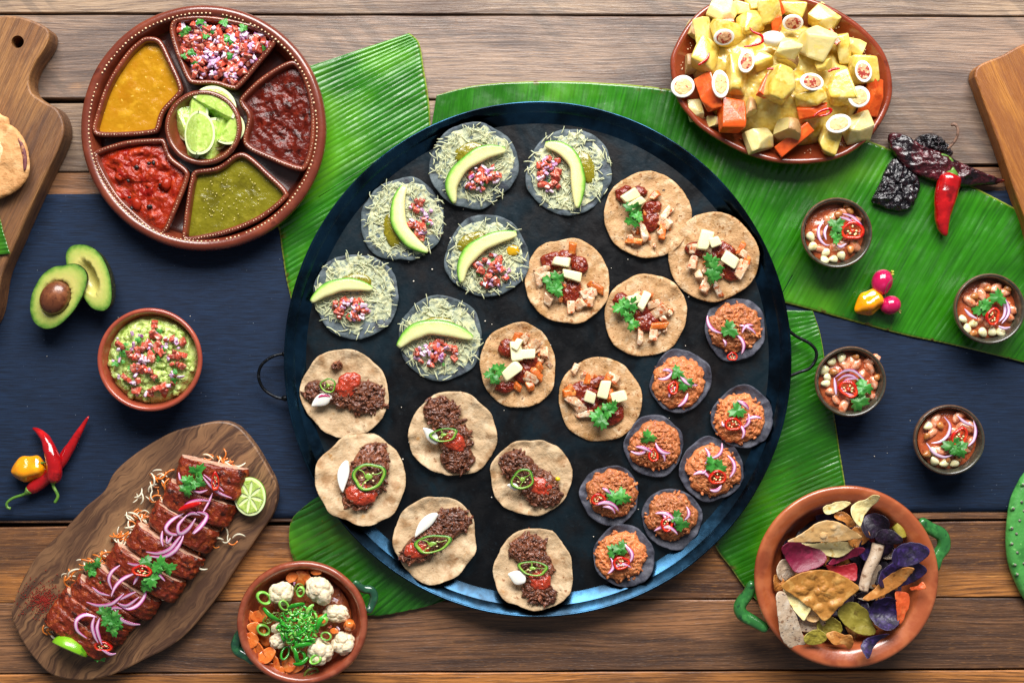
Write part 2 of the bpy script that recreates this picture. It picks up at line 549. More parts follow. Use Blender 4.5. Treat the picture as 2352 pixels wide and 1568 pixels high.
top = 447 - 10 * (xs / 2352) + fbm(np.stack([xs, xs * 0, xs * 0], 1), 300, 3) * 1.5
bot = 1195 - 22 * (xs / 2352) + fbm(np.stack([xs, xs * 0 + 5, xs * 0], 1), 300, 4) * 1.5
loops = []
for i in range(nx):
    y = top[i] + (bot[i] - top[i]) * vs
    P = np.stack([np.full(ny, xs[i] - 1176), 784 - y, np.zeros(ny)], 1)
    z = 1.7 + 0.5 * fbm(P, 170, 8, 2)
    up = P.copy(); up[:, 2] = z + 0.6
    dn = P[::-1].copy(); dn[:, 2] = z[::-1] - 0.6
    loops.append(np.vstack([up, dn]))
V, F, U = loft(loops, False, False)
solo('table_runner', mesh('table_runner', V, F, runner_mat()), 'navy blue ribbed cloth runner laid across the middle of the table', 'runner', 1176, 784, 0)

# ================================================================== banana leaves
def leaf_mat(name, c0, c1, edge):
    t = NT(name); b = t.b
    uvs = t.n('ShaderNodeUVMap'); sp = t.n('ShaderNodeSeparateXYZ'); t.l(uvs.outputs[0], sp.inputs[0])
    cb = t.n('ShaderNodeCombineXYZ'); t.l(sp.outputs[0], cb.inputs[0]); t.l(t.math('MULTIPLY', sp.outputs[1], 14.0), cb.inputs[1])
    st = t.noise(4.5, cb.outputs[0], 3, 0.7)
    st2 = t.noise(34, cb.outputs[0], 3, 0.6)
    bl = t.noise(190, t.coords((1, 1, 1)), 3)
    c = t.mix(t.rng(st, 0.2, 0.8), lin(c0), lin(c1))
    c = t.mix(t.math('MULTIPLY', t.rng(st2, 0.45, 0.7), 0.5), c, lin(c1))
    c = t.mix(t.math('MULTIPLY', t.rng(bl, 0.45, 0.65), 0.6), c, lin(c0))
    c = t.mix(t.math('MULTIPLY', t.rng(t.noise(330, t.coords((1, 1, 1)), 3), 0.5, 0.68), 0.5), c, lin('#6cb420'))  # bright yellow-green patches: leaf highlights painted into the colour
    spk = t.noise(9, t.coords((1, 1, 1)), 2, 0.5)
    c = t.mix(t.math('MULTIPLY', t.rng(spk, 0.77, 0.80), 0.7), c, lin('#7c6a1e'))
    ed = t.math('MAXIMUM', t.rng(sp.outputs[1], 0.0, 0.013, 1, 0), t.rng(sp.outputs[1], 0.987, 1.0, 0, 1))
    c = t.mix(ed, c, lin(edge))
    eb = t.math('MAXIMUM', t.rng(sp.outputs[1], 0.0, 0.05, 1, 0), t.rng(sp.outputs[1], 0.95, 1.0, 0, 1))
    c = t.mix(t.math('MULTIPLY', eb, t.rng(t.noise(26, t.coords()), .58, .66)), c, lin('#5a4a1e'))
    t.l(c, b.inputs['Base Color'])
    t.l(t.rng(t.noise(40, t.coords((1, 1, 1)), 3), 0.3, 0.7, 0.16, 0.34), b.inputs['Roughness'])
    b.inputs['Specular IOR Level'].default_value = 0.55
    b.inputs['Coat Weight'].default_value = 0.15; b.inputs['Coat Roughness'].default_value = 0.2
    n = t.bump(st, 0.8, 0.7); n = t.bump(t.noise(60, t.coords((1, 1, 1)), 3), 3.5, 0.5, n)
    t.l(n, b.inputs['Normal'])
    return t.m
LEAF = leaf_mat('banana_leaf_green', '#154a07', '#2f800e', '#8f9a3e')
LEAF_D = leaf_mat('banana_leaf_deep', '#12440a', '#266a12', '#7c8a3a')

def banana_leaf(label, A, B, m, z=6.0, rib=12.0, amp=1.0, seed=0, nv=34, wave=4.0, tears=(), cx=None, cy=None, name='banana_leaf'):
    nu = int(max(np.linalg.norm(np.diff(np.array(A, float), axis=0), axis=1).sum(), np.linalg.norm(np.diff(np.array(B, float), axis=0), axis=1).sum()) / rib * 7)
    a, b = curve(A, nu, False), curve(B, nu, False)
    # keep matching stations rather than matching arc lengths
    sa = np.linspace(0, 1, len(A)); sb = sa
    def station(P):
        P = np.asarray(P, float); t = np.linspace(0, len(P) - 1, nu); out = np.zeros((nu, 2))
        c = curve(P, (len(P) - 1) * 24 + 1, False)
        Pd = [np.argmin(np.linalg.norm(c - q, axis=1)) for q in P]
        f = np.interp(t, np.arange(len(P)), Pd)
        for k in (0, 1): out[:, k] = np.interp(f, np.arange(len(c)), c[:, k])
        return out
    a, b = station(A), station(B)
    cx = a[:, 0].mean() * .5 + b[:, 0].mean() * .5 if cx is None else cx
    cy = a[:, 1].mean() * .5 + b[:, 1].mean() * .5 if cy is None else cy
    v = np.linspace(0, 1, nv)
    L = np.concatenate([[0], np.cumsum(np.linalg.norm(np.diff((a + b) / 2, axis=0), axis=1))])
    P = a[:, None, :] * (1 - v)[None, :, None] + b[:, None, :] * v[None, :, None]
    X = P[..., 0] - cx; Y = cy - P[..., 1]
    ph = L[:, None] / rib * 2 * np.pi + fbm(np.stack([L / 60, L * 0, L * 0], 1), 1, seed)[:, None] * 2
    am = 0.55 + 0.9 * np.abs(fbm(np.stack([np.repeat(L, nv) / 55, np.tile(v, nu) * 2.2, np.zeros(nu * nv)], 1), 1, seed + 4, 2)).reshape(nu, nv) * 1.6
    dr = fbm(np.stack([np.repeat(L, nv) / 40, np.tile(v, nu) * 1.5, np.zeros(nu * nv)], 1), 1, seed + 6, 2).reshape(nu, nv)
    z0 = am * amp * (np.abs(np.sin(ph / 2 + .5 * dr)) ** 0.6 * 2 - 1) + 0.7 * amp * np.sin(ph * 0.23 + dr * 3)
    pts = np.stack([X.ravel(), Y.ravel(), np.zeros(X.size)], 1)
    Z = z + z0.ravel() + wave * (0.5 + 0.5 * fbm(pts, 230, seed, 2)) + 1.2 * fbm(pts, 60, seed + 3, 2)
    pts[:, 2] = np.minimum(Z + 2.2 * fbm(pts, 95, seed + 9, 2), max(15, z + 9))
    n1 = len(pts); F = []
    for i in range(nu - 1):
        for j in range(nv - 1):
            q = i * nv + j
            if any(abs(i - int(a_ * nu)) < 1 and b0 * nv <= j <= b1 * nv for a_, b0, b1 in tears): continue
            F.append((q, q + nv, q + nv + 1, q + 1))
    low = pts.copy(); low[:, 2] -= 1.1
    V = np.vstack([pts, low]); G = [tuple(k + n1 for k in f[::-1]) for f in F]
    rim = [i * nv for i in range(nu)] + [(nu - 1) * nv + j for j in range(1, nv)] + [i * nv + nv - 1 for i in range(nu - 2, -1, -1)] + [j for j in range(nv - 2, 0, -1)]
    for i in range(len(rim)):
        p, q = rim[i], rim[(i + 1) % len(rim)]
        G.append((p, p + n1, q + n1, q))
    uv = np.stack([np.repeat(L, nv), np.tile(v, nu)], 1)
    me = mesh(name, V, F + G, m, uv=np.vstack([uv, uv]))
    bm = bmesh.new(); bm.from_mesh(me); bmesh.ops.recalc_face_normals(bm, faces=bm.faces); bm.to_mesh(me); bm.free()
    return solo(name, me, label, 'leaf', cx, cy, 0, group='banana leaves laid under the dishes', zr=z)

banana_leaf('glossy finely ribbed banana leaf piece between the salsa tray and the steel pan',
    [(690, 160), (645, 260), (610, 370), (600, 450), (637, 516), (648, 580), (662, 660), (690, 760)],
    [(940, 77), (963, 100), (974, 160), (985, 230), (989, 300), (985, 390), (960, 470), (930, 560)], LEAF, rib=13, amp=0.9, seed=2, z=5, wave=5, tears=[(.56, .25, 1), (.70, .55, 1)])
banana_leaf('longest banana leaf running from above the pan under the oval platter to the right edge',
    [(1003, 220), (1100, 196), (1250, 187), (1400, 192), (1540, 206), (1700, 240), (1900, 295), (2050, 345), (2240, 432), (2420, 530), (2560, 620)],
    [(985, 330), (1080, 400), (1220, 450), (1330, 500), (1450, 560), (1560, 620), (1700, 670), (1840, 705), (2060, 765), (2200, 795), (2430, 852)],
    LEAF, rib=15, amp=0.5, seed=5, nv=50, z=4.5, wave=6, tears=[(.785, 0, .22), (.66, .82, 1)])
banana_leaf('banana leaf running down beside the right handle of the pan towards the chip bowl',
    [(1790, 712), (1760, 830), (1720, 950), (1680, 1060), (1645, 1160), (1640, 1245), (1680, 1305), (1712, 1350), (1760, 1400)],
    [(1866, 714), (1884, 770), (1899, 860), (1915, 950), (1929, 1040), (1940, 1110), (1948, 1180), (1944, 1260), (1930, 1330)], LEAF, rib=13, amp=0.55, seed=9, wave=6)
banana_leaf('dark green banana leaf tip under the lower left of the pan beside the cauliflower bowl',
    [(712, 1152), (672, 1190), (664, 1240), (677, 1290), (720, 1340), (790, 1388), (855, 1413), (950, 1398), (1000, 1385)],
    [(760, 1120), (790, 1130), (830, 1150), (880, 1180), (930, 1210), (970, 1250), (1000, 1290), (1020, 1330), (1040, 1370)], LEAF_D, rib=17, amp=1.5, seed=11, wave=5)

# ================================================================== steel pan
def pan_mat():
    t = NT('seasoned_steel'); b = t.b
    v = t.coords((1, 1, 1), False)
    sep = t.n('ShaderNodeSeparateXYZ'); t.l(v, sep.inputs[0])
    n1 = t.noise(170, v, 5, 0.6, 0.5); n2 = t.noise(45, v, 5, 0.65, 0.4); n3 = t.noise(10, v, 4, 0.6)
    c = t.mix(t.rng(n1, 0.42, 0.62), lin('#0a0b0e'), lin('#10222b'))
    c = t.mix(t.math('MULTIPLY', t.rng(n2, 0.5, 0.68), 0.7), c, lin('#0a0a0d'))
    c = t.mix(t.math('MULTIPLY', t.rng(t.noise(260, v, 4, 0.6), 0.5, 0.7), 0.75), c, lin('#170f0e'))
    c = t.mix(t.math('MULTIPLY', t.rng(n3, 0.62, 0.72), 0.3), c, lin('#2a3840'))
    t.l(c, b.inputs['Base Color'])
    b.inputs['Metallic'].default_value = 0.35
    t.l(t.rng(n2, 0.3, 0.7, 0.28, 0.46), b.inputs['Roughness'])
    b.inputs['Specular IOR Level'].default_value = 0.5
    t.l(t.bump(n3, 0.8, 0.6, t.bump(n2, 1.2, 0.4)), b.inputs['Normal'])
    return t.m
def wall_mat():
    t = NT('blued_steel_wall'); b = t.b
    v = t.coords((1, 1, 1), False)
    n1 = t.noise(120, v, 4, 0.6); n2 = t.noise(24, v, 4, 0.6)
    c = t.mix(t.rng(n1, 0.35, 0.65), lin('#1f2b36'), lin('#315672'))
    c = t.mix(t.math('MULTIPLY', t.rng(n2, 0.62, 0.74), 0.35), c, lin('#1a1c22'))
    t.l(c, b.inputs['Base Color']); b.inputs['Metallic'].default_value = 1.0
    t.l(t.rng(n2, 0.3, 0.7, 0.2, 0.27), b.inputs['Roughness'])
    t.l(t.bump(n1, 1.0, 0.3), b.inputs['Normal'])
    return t.m
PAN, WALL = pan_mat(), wall_mat()
IRON = mat('black_iron', '#15171a', 0.38, [('#3a3f46', 12, .55, .7)], metal=0.7, bump=(5, .6))
pz = 12.0
pan = thing('steel_pan', 'large round black steel griddle pan with two wire handles, holding all the tostadas', 'pan', 1235, 825, pz, zr=50)
O = circle(583, 592, 220, 0.0015, 4)
floor_h = lambda V: 0
Lp = [lz(offs(O, d), z) for d, z in [(120, 0), (58, 0), (50, 1), (8, 34), (0, 39), (0.5, 41), (3.5, 41), (5, 38.5)]]
V, F, U = loft(Lp, True, False)
add('rim', mesh('rim', V, F, WALL), pan)
Lw = [lz(offs(O, d), z) for d, z in [(4.9, 38.6), (10, 34.5), (17, 28.5), (24, 21), (30, 14), (35, 8), (39, 4.6)]]
V, F, U = loft(Lw, False, False)
add('sloping_wall', mesh('sloping_wall', V, F, WALL), pan)
fl = [lz(offs(O, 38.8), 4.7)] + [lz(O * f, 4.3 + 1.2 * (1 - (f / .935) ** 2)) for f in (0.91, 0.8, 0.65, 0.5, 0.35, 0.2, 0.08)]
V, F, U = loft(fl, False, True)
V[:, 2] += 0.35 * fbm(V, 60, 3, 3)
add('cooking_surface', mesh('cooking_surface', V, F, PAN), pan)
for pts in ([(-585, 5), (-612, -2), (-637, -22), (-644, -50), (-632, -78), (-606, -95), (-583, -100)],):
    p = [(x, y + 8, 22 + 5 * math.sin(i)) for i, (x, y) in enumerate(pts)]
    add('handle', mesh('handle', *etube(curve(p, 40, False), 3.6, 3.6, 10), ) if False else mesh('handle', *etube(curve(p, 40, False), 3.6, 3.6, 10)[:2], IRON), pan)
p = [(x - 1235, 825 - y, z) for x, y, z in [(1806, 752, 24), (1832, 772, 24), (1862, 788, 26), (1877, 806, 27), (1876, 826, 27), (1862, 846, 26), (1836, 856, 24), (1806, 868, 24)]]
add('handle', mesh('handle', *etube(curve(p, 44, False), 3.8, 3.8, 10)[:2], IRON), pan)
for sx, sy in ((-583, 12), (-583, -90), (576, 68), (576, -40)):
    add('handle_lug', mesh('handle_lug', *blob(9, 7, 7, .06, .6, 3, 2), IRON), pan, (sx, sy, 22))

# ================================================================== earthenware
CLAY = mat('glazed_clay', '#692c1b', 0.3, [('#7e3a24', 60, .45, .65), ('#562014', 30, .58, .72)], bump=((30, 1.0), (6, .25)), coat=0.6)
CLAY_IN = mat('glazed_clay_inside', '#42180f', 0.3, [('#43180f', 40, .5, .7)], bump=(25, .8), coat=0.6)
CLAY_OR = mat('glazed_orange_clay', '#a4532f', 0.3, [('#b4643c', 50, .45, .65), ('#8a4023', 90, .55, .7), ('#d8a58c', 7, .74, .78)], bump=((40, 1.2), (8, .2)), coat=0.7, crough=.12)
CLAY_RIM = mat('clay_rim', '#8a4029', 0.32, [('#9c5238', 30, .45, .65), ('#cf9a85', 6, .76, .8)], bump=(20, .8), coat=0.6)
CREAM = mat('cream_slip', '#e6c7a0', 0.4, rv=.12)
CLAY_GUAC = mat('red_clay', '#9a4430', 0.3, [('#a95038', 40, .5, .7)], bump=(30, .5), coat=0.6)
GREEN_GLAZE = mat('green_glaze', '#2c6b31', 0.22, [('#3f8a40', 26, .5, .65), ('#1d4427', 18, .55, .7), ('#d9967a', 14, .76, .79)], bump=(12, .8), coat=0.8)
GREEN_DARK = mat('dark_green_glaze', '#1f4a35', 0.2, [('#2f6b40', 20, .5, .7), ('#c06a50', 16, .75, .78)], bump=(10, .8), coat=0.9)

def dots(parent, O, z, step, r, m=CREAM, name='rim_dots', seed=0, skip=0.04):
    """raised slip dots along an outline"""
    P = curve(O, int(np.linalg.norm(np.diff(O, axis=0, append=O[:1]), axis=1).sum() / step))
    s = Sh(); rr = random.Random(seed); base = ico(1)
    for x, y in P:
        if rr.random() < skip: continue
        k = r * rr.uniform(.75, 1.2)
        s.add((base[0] * np.array([k, k, k * .5]), base[1]), loc=(x + rr.uniform(-.6, .6), y + rr.uniform(-.6, .6), z))
    add(name, s.mesh(name, [m]), parent, kind='stuff')

# --- round tray
TX, TY = 466, 293
tray = thing('salsa_tray', 'large round brown clay tray with a dotted rim holding six salsa dishes', 'tray', TX, TY, 2, zr=62)
O = circle(283, 283, 160, 0.006, 12)
V, F, U = vessel(O, [(70, 0), (34, 0), (20, 6), (5, 38), (0, 52), (3, 60), (11, 64), (20, 62), (26, 55), (30, 44), (36, 22), (50, 14), (90, 12)])
_mi = [1 if (j // 160) >= 10 else 0 for j in range(len(F))]
add('body', mesh('body', V, F, [CLAY, CLAY_IN], mi=_mi), tray)
dots(tray, offs(O, 21), 62.5, 9.6, 2.3, seed=1)
rel_T = lambda pts: rel('T', pts, TX, TY)
DISH = {
 'yellow': [(905, 222), (985, 245), (1050, 370), (1112, 510), (1112, 575), (1010, 690), (975, 795), (930, 822), (760, 838), (600, 836), (563, 800), (572, 735), (645, 520), (760, 335), (850, 245)],
 'pico': [(1050, 128), (1105, 100), (1240, 92), (1380, 108), (1560, 150), (1672, 205), (1690, 265), (1590, 395), (1475, 530), (1425, 552), (1310, 522), (1185, 518), (1135, 480), (1070, 320), (1038, 200)],
 'adobo': [(1760, 375), (1835, 392), (1900, 520), (1933, 700), (1925, 890), (1878, 1030), (1815, 1045), (1660, 985), (1520, 918), (1485, 855), (1512, 720), (1468, 645), (1475, 590), (1600, 470)],
 'tomato': [(590, 918), (760, 862), (960, 845), (1012, 858), (1050, 955), (1145, 1035), (1155, 1100), (1085, 1280), (1020, 1420), (955, 1440), (830, 1345), (700, 1215), (600, 1050), (572, 960)],
 'verde': [(1190, 1042), (1330, 1015), (1440, 940), (1520, 945), (1640, 1050), (1755, 1165), (1748, 1225), (1600, 1345), (1400, 1430), (1180, 1478), (1120, 1468), (1113, 1425), (1140, 1220), (1160, 1110)],
}
DLAB = {
 'yellow': 'wedge shaped clay dish of yellow salsa in the round tray',
 'pico': 'wedge shaped clay dish of chopped tomato and onion at the top of the tray',
 'adobo': 'wedge shaped clay dish of dark brown red sauce at the right of the tray',
 'tomato': 'wedge shaped clay dish of bright red tomato salsa in the tray',
 'verde': 'wedge shaped clay dish of olive green salsa at the bottom of the tray'}
dish_in = {}
for k, pts in DISH.items():
    q = np.array(rel_T(pts)); cx, cy = q.mean(0)
    X, Y = TX + cx, TY - cy
    O = curve(ccw(q - (cx, cy)), 150)
    O = O * (1 + 0.004 * fbm(lz(O, 0), 40, 5)[:, None])
    d = thing('wedge_dish', DLAB[k], 'dish', X, Y, 14, zr=58, group='wedge dishes in the round clay tray')
    V, F, U = vessel(O, [(24, 0), (11, 1), (7, 8), (1.5, 34), (0, 41), (2, 45), (6, 47), (10, 45.5), (12, 41), (14, 30), (18, 12), (26, 8)])
    add('body', mesh('body', V, F, CLAY), d)
    dots(d, offs(O, 5.6), 46.6, 6.6, 1.35, seed=hash(k) % 97 if False else len(pts), skip=.1)
    Oi = offs(O, 12.0)
    for _ in range(9): Oi = .5 * Oi + .25 * (np.roll(Oi, 1, 0) + np.roll(Oi, -1, 0))
    dish_in[k] = (X, Y, curve(Oi, 150))
d = thing('lime_bowl', 'small round clay bowl of lime wedges at the centre of the tray', 'bowl', 467, 293, 14, zr=66)
O = circle(89, 87, 110, .006, 3)
V, F, U = vessel(O, [(40, 0), (30, 2), (16, 14), (2, 44), (0, 52), (4, 57), (9, 57), (12, 53), (16, 40), (26, 18), (45, 9)])
add('body', mesh('body', V, F, CLAY), d)
dots(d, offs(O, 8), 57.5, 5.5, 1.1, seed=8)

# --- salsas
def paste(name, base, layers, rough=.2, bump=((14, 2.5), (5, 1.2)), coat=.0, spec=.35):
    return mat(name, base, rough, layers, bump, coat, spec=spec)
SALSA_Y = paste('yellow_salsa', '#ac780e', [('#be8c1c', 26, .5, .7), ('#a86e0a', 60, .5, .7), ('#e0b850', 9, .66, .74), ('#2b1a08', 3.2, .74, .77)], bump=((26, 1.2), (7, .8)), rough=.22)
SALSA_A = paste('adobo_sauce', '#551408', [('#742210', 14, .5, .7), ('#300a04', 22, .5, .7)], bump=((16, 2.2), (5, 1.4)), rough=.26)
SALSA_R = paste('tomato_salsa', '#92240c', [('#b03c16', 16, .5, .7), ('#8a120a', 26, .5, .7), ('#c85a30', 5, .68, .76), ('#2a0c08', 9, .78, .8)], bump=((14, 2.6), (5, 1.6)), rough=.28)
SALSA_V = paste('green_salsa', '#706a14', [('#827a20', 24, .5, .7), ('#5a540e', 34, .5, .7), ('#d8c868', 3.2, .72, .76)], bump=((26, 1.6), (6, 1.2)), rough=.2)
def salsa(k, name, label, m, z, amp, per, seed, ridged=False, dome=0.0):
    X, Y, O = dish_in[k]
    V, F, U = pool(O, 0, amp, per, seed, 40, dome, ridged, 4)
    base = lz(O, -4)
    s = Sh(); s.add((V, F)); s.add(loft([base, V[:len(O)]], True, False)[:2])
    solo(name, s.mesh(name, [m]), label, 'salsa', X, Y, z + 14, zr=52)
salsa('yellow', 'yellow_salsa', 'smooth yellow salsa with dark specks filling its wedge dish', SALSA_Y, 29, 2.6, 26, 3)
salsa('adobo', 'adobo_sauce', 'dark brownish red chunky sauce filling the right wedge dish', SALSA_A, 29, 9, 24, 5, False)
salsa('tomato', 'tomato_salsa', 'bright red lumpy tomato salsa with charred bits in its wedge dish', SALSA_R, 30, 18, 30, 7, False, 8)
salsa('verde', 'green_salsa', 'olive green salsa with pale seeds filling the lowest wedge dish', SALSA_V, 30, 3.5, 36, 9, False, 1)

def bits(salsa_ob, k, name, m, n, seed, zr_, sc):
    r = random.Random(seed); O = dish_in[k][2]; lo, hi = O.min(0) * .82, O.max(0) * .82; me = [mesh(name, *blob(4.5, 3.4, 2.2, .4, .6, seed + q, 2), m) for q in range(3)]
    for i in range(n): add(name, me[i % 3], salsa_ob, (r.uniform(lo[0], hi[0]) * .75, r.uniform(lo[1], hi[1]) * .75, zr_), (0, 0, r.uniform(0, 360)), r.uniform(*sc))
bits(bpy.data.objects['tomato_salsa'], 'tomato', 'charred_bit', mat('charred_tomato', '#1a0c08', .4), 9, 3, 13, (.6, 1.4))
bits(bpy.data.objects['tomato_salsa'], 'tomato', 'tomato_lump', SALSA_R, 14, 8, 6, (1.6, 3.4))
bits(bpy.data.objects['green_salsa'], 'verde', 'seed', mat('tomatillo_seed', '#cfc070', .4), 60, 7, 3.5, (.28, .4))

# --- oval platter
PX, PY = 1795, 178
platter = thing('oval_platter', 'oval brown clay platter heaped with potatoes, carrots and halved eggs', 'platter', PX, PY, 9, zr=62)
_o = np.array([(1539, 148), (1552, 221), (1577, 262), (1619, 303), (1712, 354), (1808, 377), (1919, 367), (1993, 322), (2037, 258), (2050, 197), (2032, 123), (1980, 62), (1910, 16), (1830, -12), (1750, -22), (1680, -12), (1621, 15), (1582, 52), (1550, 106)], float)
O = curve(ccw(np.stack([_o[:, 0] - PX, PY - _o[:, 1]], 1)), 180)
V, F, U = vessel(O, [(90, 0), (60, 0), (40, 8), (6, 46), (0, 53), (3, 58), (9, 59), (14, 55), (24, 44), (50, 22), (75, 14), (100, 12)])
add('body', mesh('body', V, F, mat('platter_glaze', '#84361c', .25, [('#6e2812', 50, .5, .7), ('#3a140c', 40, .62, .72)], bump=((30, 1), (6, .25)), coat=.7)), platter)
s = Sh(); rr = random.Random(4); bs = ico(1)
ring = curve(offs(O, 27), 26)
for i, (x, y) in enumerate(ring):     # little dotted arcs and flowers on the flange
    n = 8
    for j in range(n):
        a = 2 * math.pi * j / n
        if i % 2: px_, py_ = x + 8 * math.cos(a), y + 8 * math.sin(a)
        else: px_, py_ = x * (1 + .05 * math.sin(a)) + 13 * math.cos(a / 2), y + 9 * math.sin(a)
        k = rr.uniform(1.3, 1.9)
        s.add((bs[0] * np.array([k, k, 1.2]), bs[1]), loc=(px_, py_, 41.5))
add('slip_dots', s.mesh('slip_dots', [CREAM]), platter, kind='stuff')

# --- guacamole bowl, cauliflower bowl, chip bowl
gb = thing('guacamole_bowl', 'round red clay bowl of guacamole on the navy runner', 'bowl', 343, 826, 3, zr=88)
O = circle(121, 119, 130, .002, 2)
V, F, U = vessel(O, [(60, 0), (46, 0), (40, 4), (16, 30), (4, 66), (0, 82), (2, 87), (6, 88), (10, 86), (12, 80), (16, 62), (30, 26), (60, 12)])
add('body', mesh('body', V, F, CLAY_GUAC), gb)

def loop_handle(parent, pts, m, w=13, label=None):
    p = curve([(x, y, z) for x, y, z in pts], 46, False)
    n = len(p); t = np.linspace(0, 1, n)
    wa = w * (1 + .25 * np.sin(np.pi * t)) ; wa[:3] *= (.55, .8, .95); wa[-3:] *= (.95, .8, .55)
    V, F, U = etube(p, wa, wa * .8, 14)
    V = V + 0.9 * np.stack([fbm(V, 18, 2), fbm(V, 18, 3), fbm(V, 18, 4)], 1)
    add('handle', mesh('handle', V, F, m), parent, label=label)

cb = thing('cauliflower_bowl', 'two handled brown clay bowl of cauliflower salad at the bottom edge', 'bowl', 693, 1431, 3, zr=92)
O = circle(151, 143, 140, .008, 22)
V, F, U = vessel(O, [(80, 0), (62, 0), (50, 6), (18, 36), (4, 70), (0, 84), (3, 91), (9, 93), (15, 90), (19, 82), (26, 56), (46, 22), (80, 12)])
add('body', mesh('body', V, F, CLAY_RIM), cb)
lp = lambda fr, pts, cx, cy, z: [(*q, zz) for q, zz in zip(rel(fr, pts, cx, cy), z)]
loop_handle(cb, lp('F', [(200, 960), (140, 1050), (110, 1160), (150, 1230), (250, 1280), (350, 1345)], 693, 1431, [76, 66, 62, 62, 66, 74]), GREEN_DARK, 10)
loop_handle(cb, lp('F', [(1545, 360), (1640, 450), (1750, 480), (1785, 560), (1755, 660), (1715, 740)], 693, 1431, [78, 72, 68, 66, 68, 76]), GREEN_DARK, 8)

chb = thing('chip_bowl', 'large orange clay bowl with two green handles full of vegetable chips', 'bowl', 1945, 1325, 3, zr=110)
O = circle(212, 210, 170, .004, 31)
V, F, U = vessel(O, [(120, 0), (96, 0), (80, 8), (34, 46), (12, 80), (2, 98), (0, 106), (3, 111), (9, 112), (20, 108), (32, 102), (38, 99), (43, 92), (50, 76), (64, 40), (90, 18), (130, 12)])
add('body', mesh('body', V, F, CLAY_OR), chb)
loop_handle(chb, lp('C', [(350, 880), (325, 960), (268, 1050), (285, 1115), (370, 1165), (455, 1215)], 1945, 1325, [88, 80, 76, 76, 80, 88]), GREEN_GLAZE, 12)
loop_handle(chb, lp('C', [(1510, 455), (1590, 510), (1675, 560), (1690, 640), (1640, 720), (1612, 810)], 1945, 1325, [88, 82, 78, 76, 78, 86]), GREEN_GLAZE, 13)

# --- ceviche cups
STONE = mat('olive_stoneware', '#3c3a30', 0.3, [('#4f4b3a', 14, .5, .65), ('#28271f', 6, .55, .7)], bump=(8, .3), coat=.5)
STONE_RIM = mat('brown_stoneware_rim', '#5c4232', 0.32, [('#7a5a40', 9, .5, .7)], bump=(8, .3), coat=.5)
CUPS = [(1921, 535, 'small stoneware cup of ceviche on the banana leaf just below the oval platter'),
        (2272, 709, 'small stoneware cup of ceviche at the right edge, half on the leaf'),
        (1953, 876, 'small stoneware cup of ceviche beside the right pan handle'),
        (2181, 1010, 'small stoneware cup of ceviche standing alone on the navy runner')]
for i, (x, y, lb) in enumerate(CUPS):
    c = thing('ceviche_cup', lb, 'cup', x, y, 8 if i < 3 else 3, zr=74, group='small stoneware cups of ceviche')
    O = circle(82, 81, 110, .002, i)
    if i == 0:
        V, F, U = loft([lz(offs(O, d), z) for d, z in [(46, 0), (36, 0), (30, 4), (10, 30), (1, 60), (0, 70), (1.5, 73), (3, 74)]], True, False)
        m1 = mesh('outer_wall', V, F, STONE_RIM)
        V, F, U = loft([lz(offs(O, d), z) for d, z in [(2.8, 73.9), (5, 73.6), (7.5, 71), (9, 62), (16, 36), (30, 16), (50, 10)]], False, True)
        m2 = mesh('inner_wall', V, F, STONE)
    add('outer_wall', m1, c); add('inner_wall', m2, c)

# ================================================================== boards
BOARD_L = wood_mat('board_brown', '#5e3a20', '#8a5c34', '#b58a5c', '#9c6c3c', .5, .5, per=.5, knots=False)
BOARD_R = wood_mat('board_orange', '#80481a', '#a0642a', '#c88a40', '#b47630', .6, .42, per=.6, knots=False)
def olive_mat():
    t = NT('olive_wood'); b = t.b
    v = t.coords((1, 1, 1), False)
    wp = t.n('ShaderNodeTexNoise'); wp.inputs['Scale'].default_value = 1 / 130.0; wp.inputs['Detail'].default_value = 3; t.l(v, wp.inputs['Vector'])
    ad = t.n('ShaderNodeVectorMath', operation='MULTIPLY_ADD'); t.l(wp.outputs['Color'], ad.inputs[0]); ad.inputs[1].default_value = (90, 90, 0); t.l(v, ad.inputs[2])
    ro = t.n('ShaderNodeVectorRotate', rotation_type='Z_AXIS'); ro.inputs['Angle'].default_value = R(-48); t.l(ad.outputs[0], ro.inputs['Vector'])
    st = t.n('ShaderNodeVectorMath', operation='MULTIPLY'); t.l(ro.outputs[0], st.inputs[0]); st.inputs[1].default_value = (0.09, 1, 1)
    n1 = t.noise(22, st.outputs[0], 5, .65, .8); n2 = t.noise(6, st.outputs[0], 3, .6, .4)
    c = t.mix(t.rng(n1, .36, .6), lin('#4e3426'), lin('#8a6444'))
    c = t.mix(t.rng(n1, .58, .75), c, lin('#a27c56'))
    c = t.mix(t.math('MULTIPLY', t.rng(n2, .54, .66), .8), c, lin('#3a251b'))
    c = t.mix(t.math('MULTIPLY', t.rng(t.noise(190, v, 3), .42, .62), .55), c, lin('#4a3122'))
    t.l(c, b.inputs['Base Color']); b.inputs['Roughness'].default_value = .48
    t.l(t.bump(n2, 1.0, .6, t.bump(n1, 1.0, .4)), b.inputs['Normal'])
    return t.m
OLIVE = olive_mat()

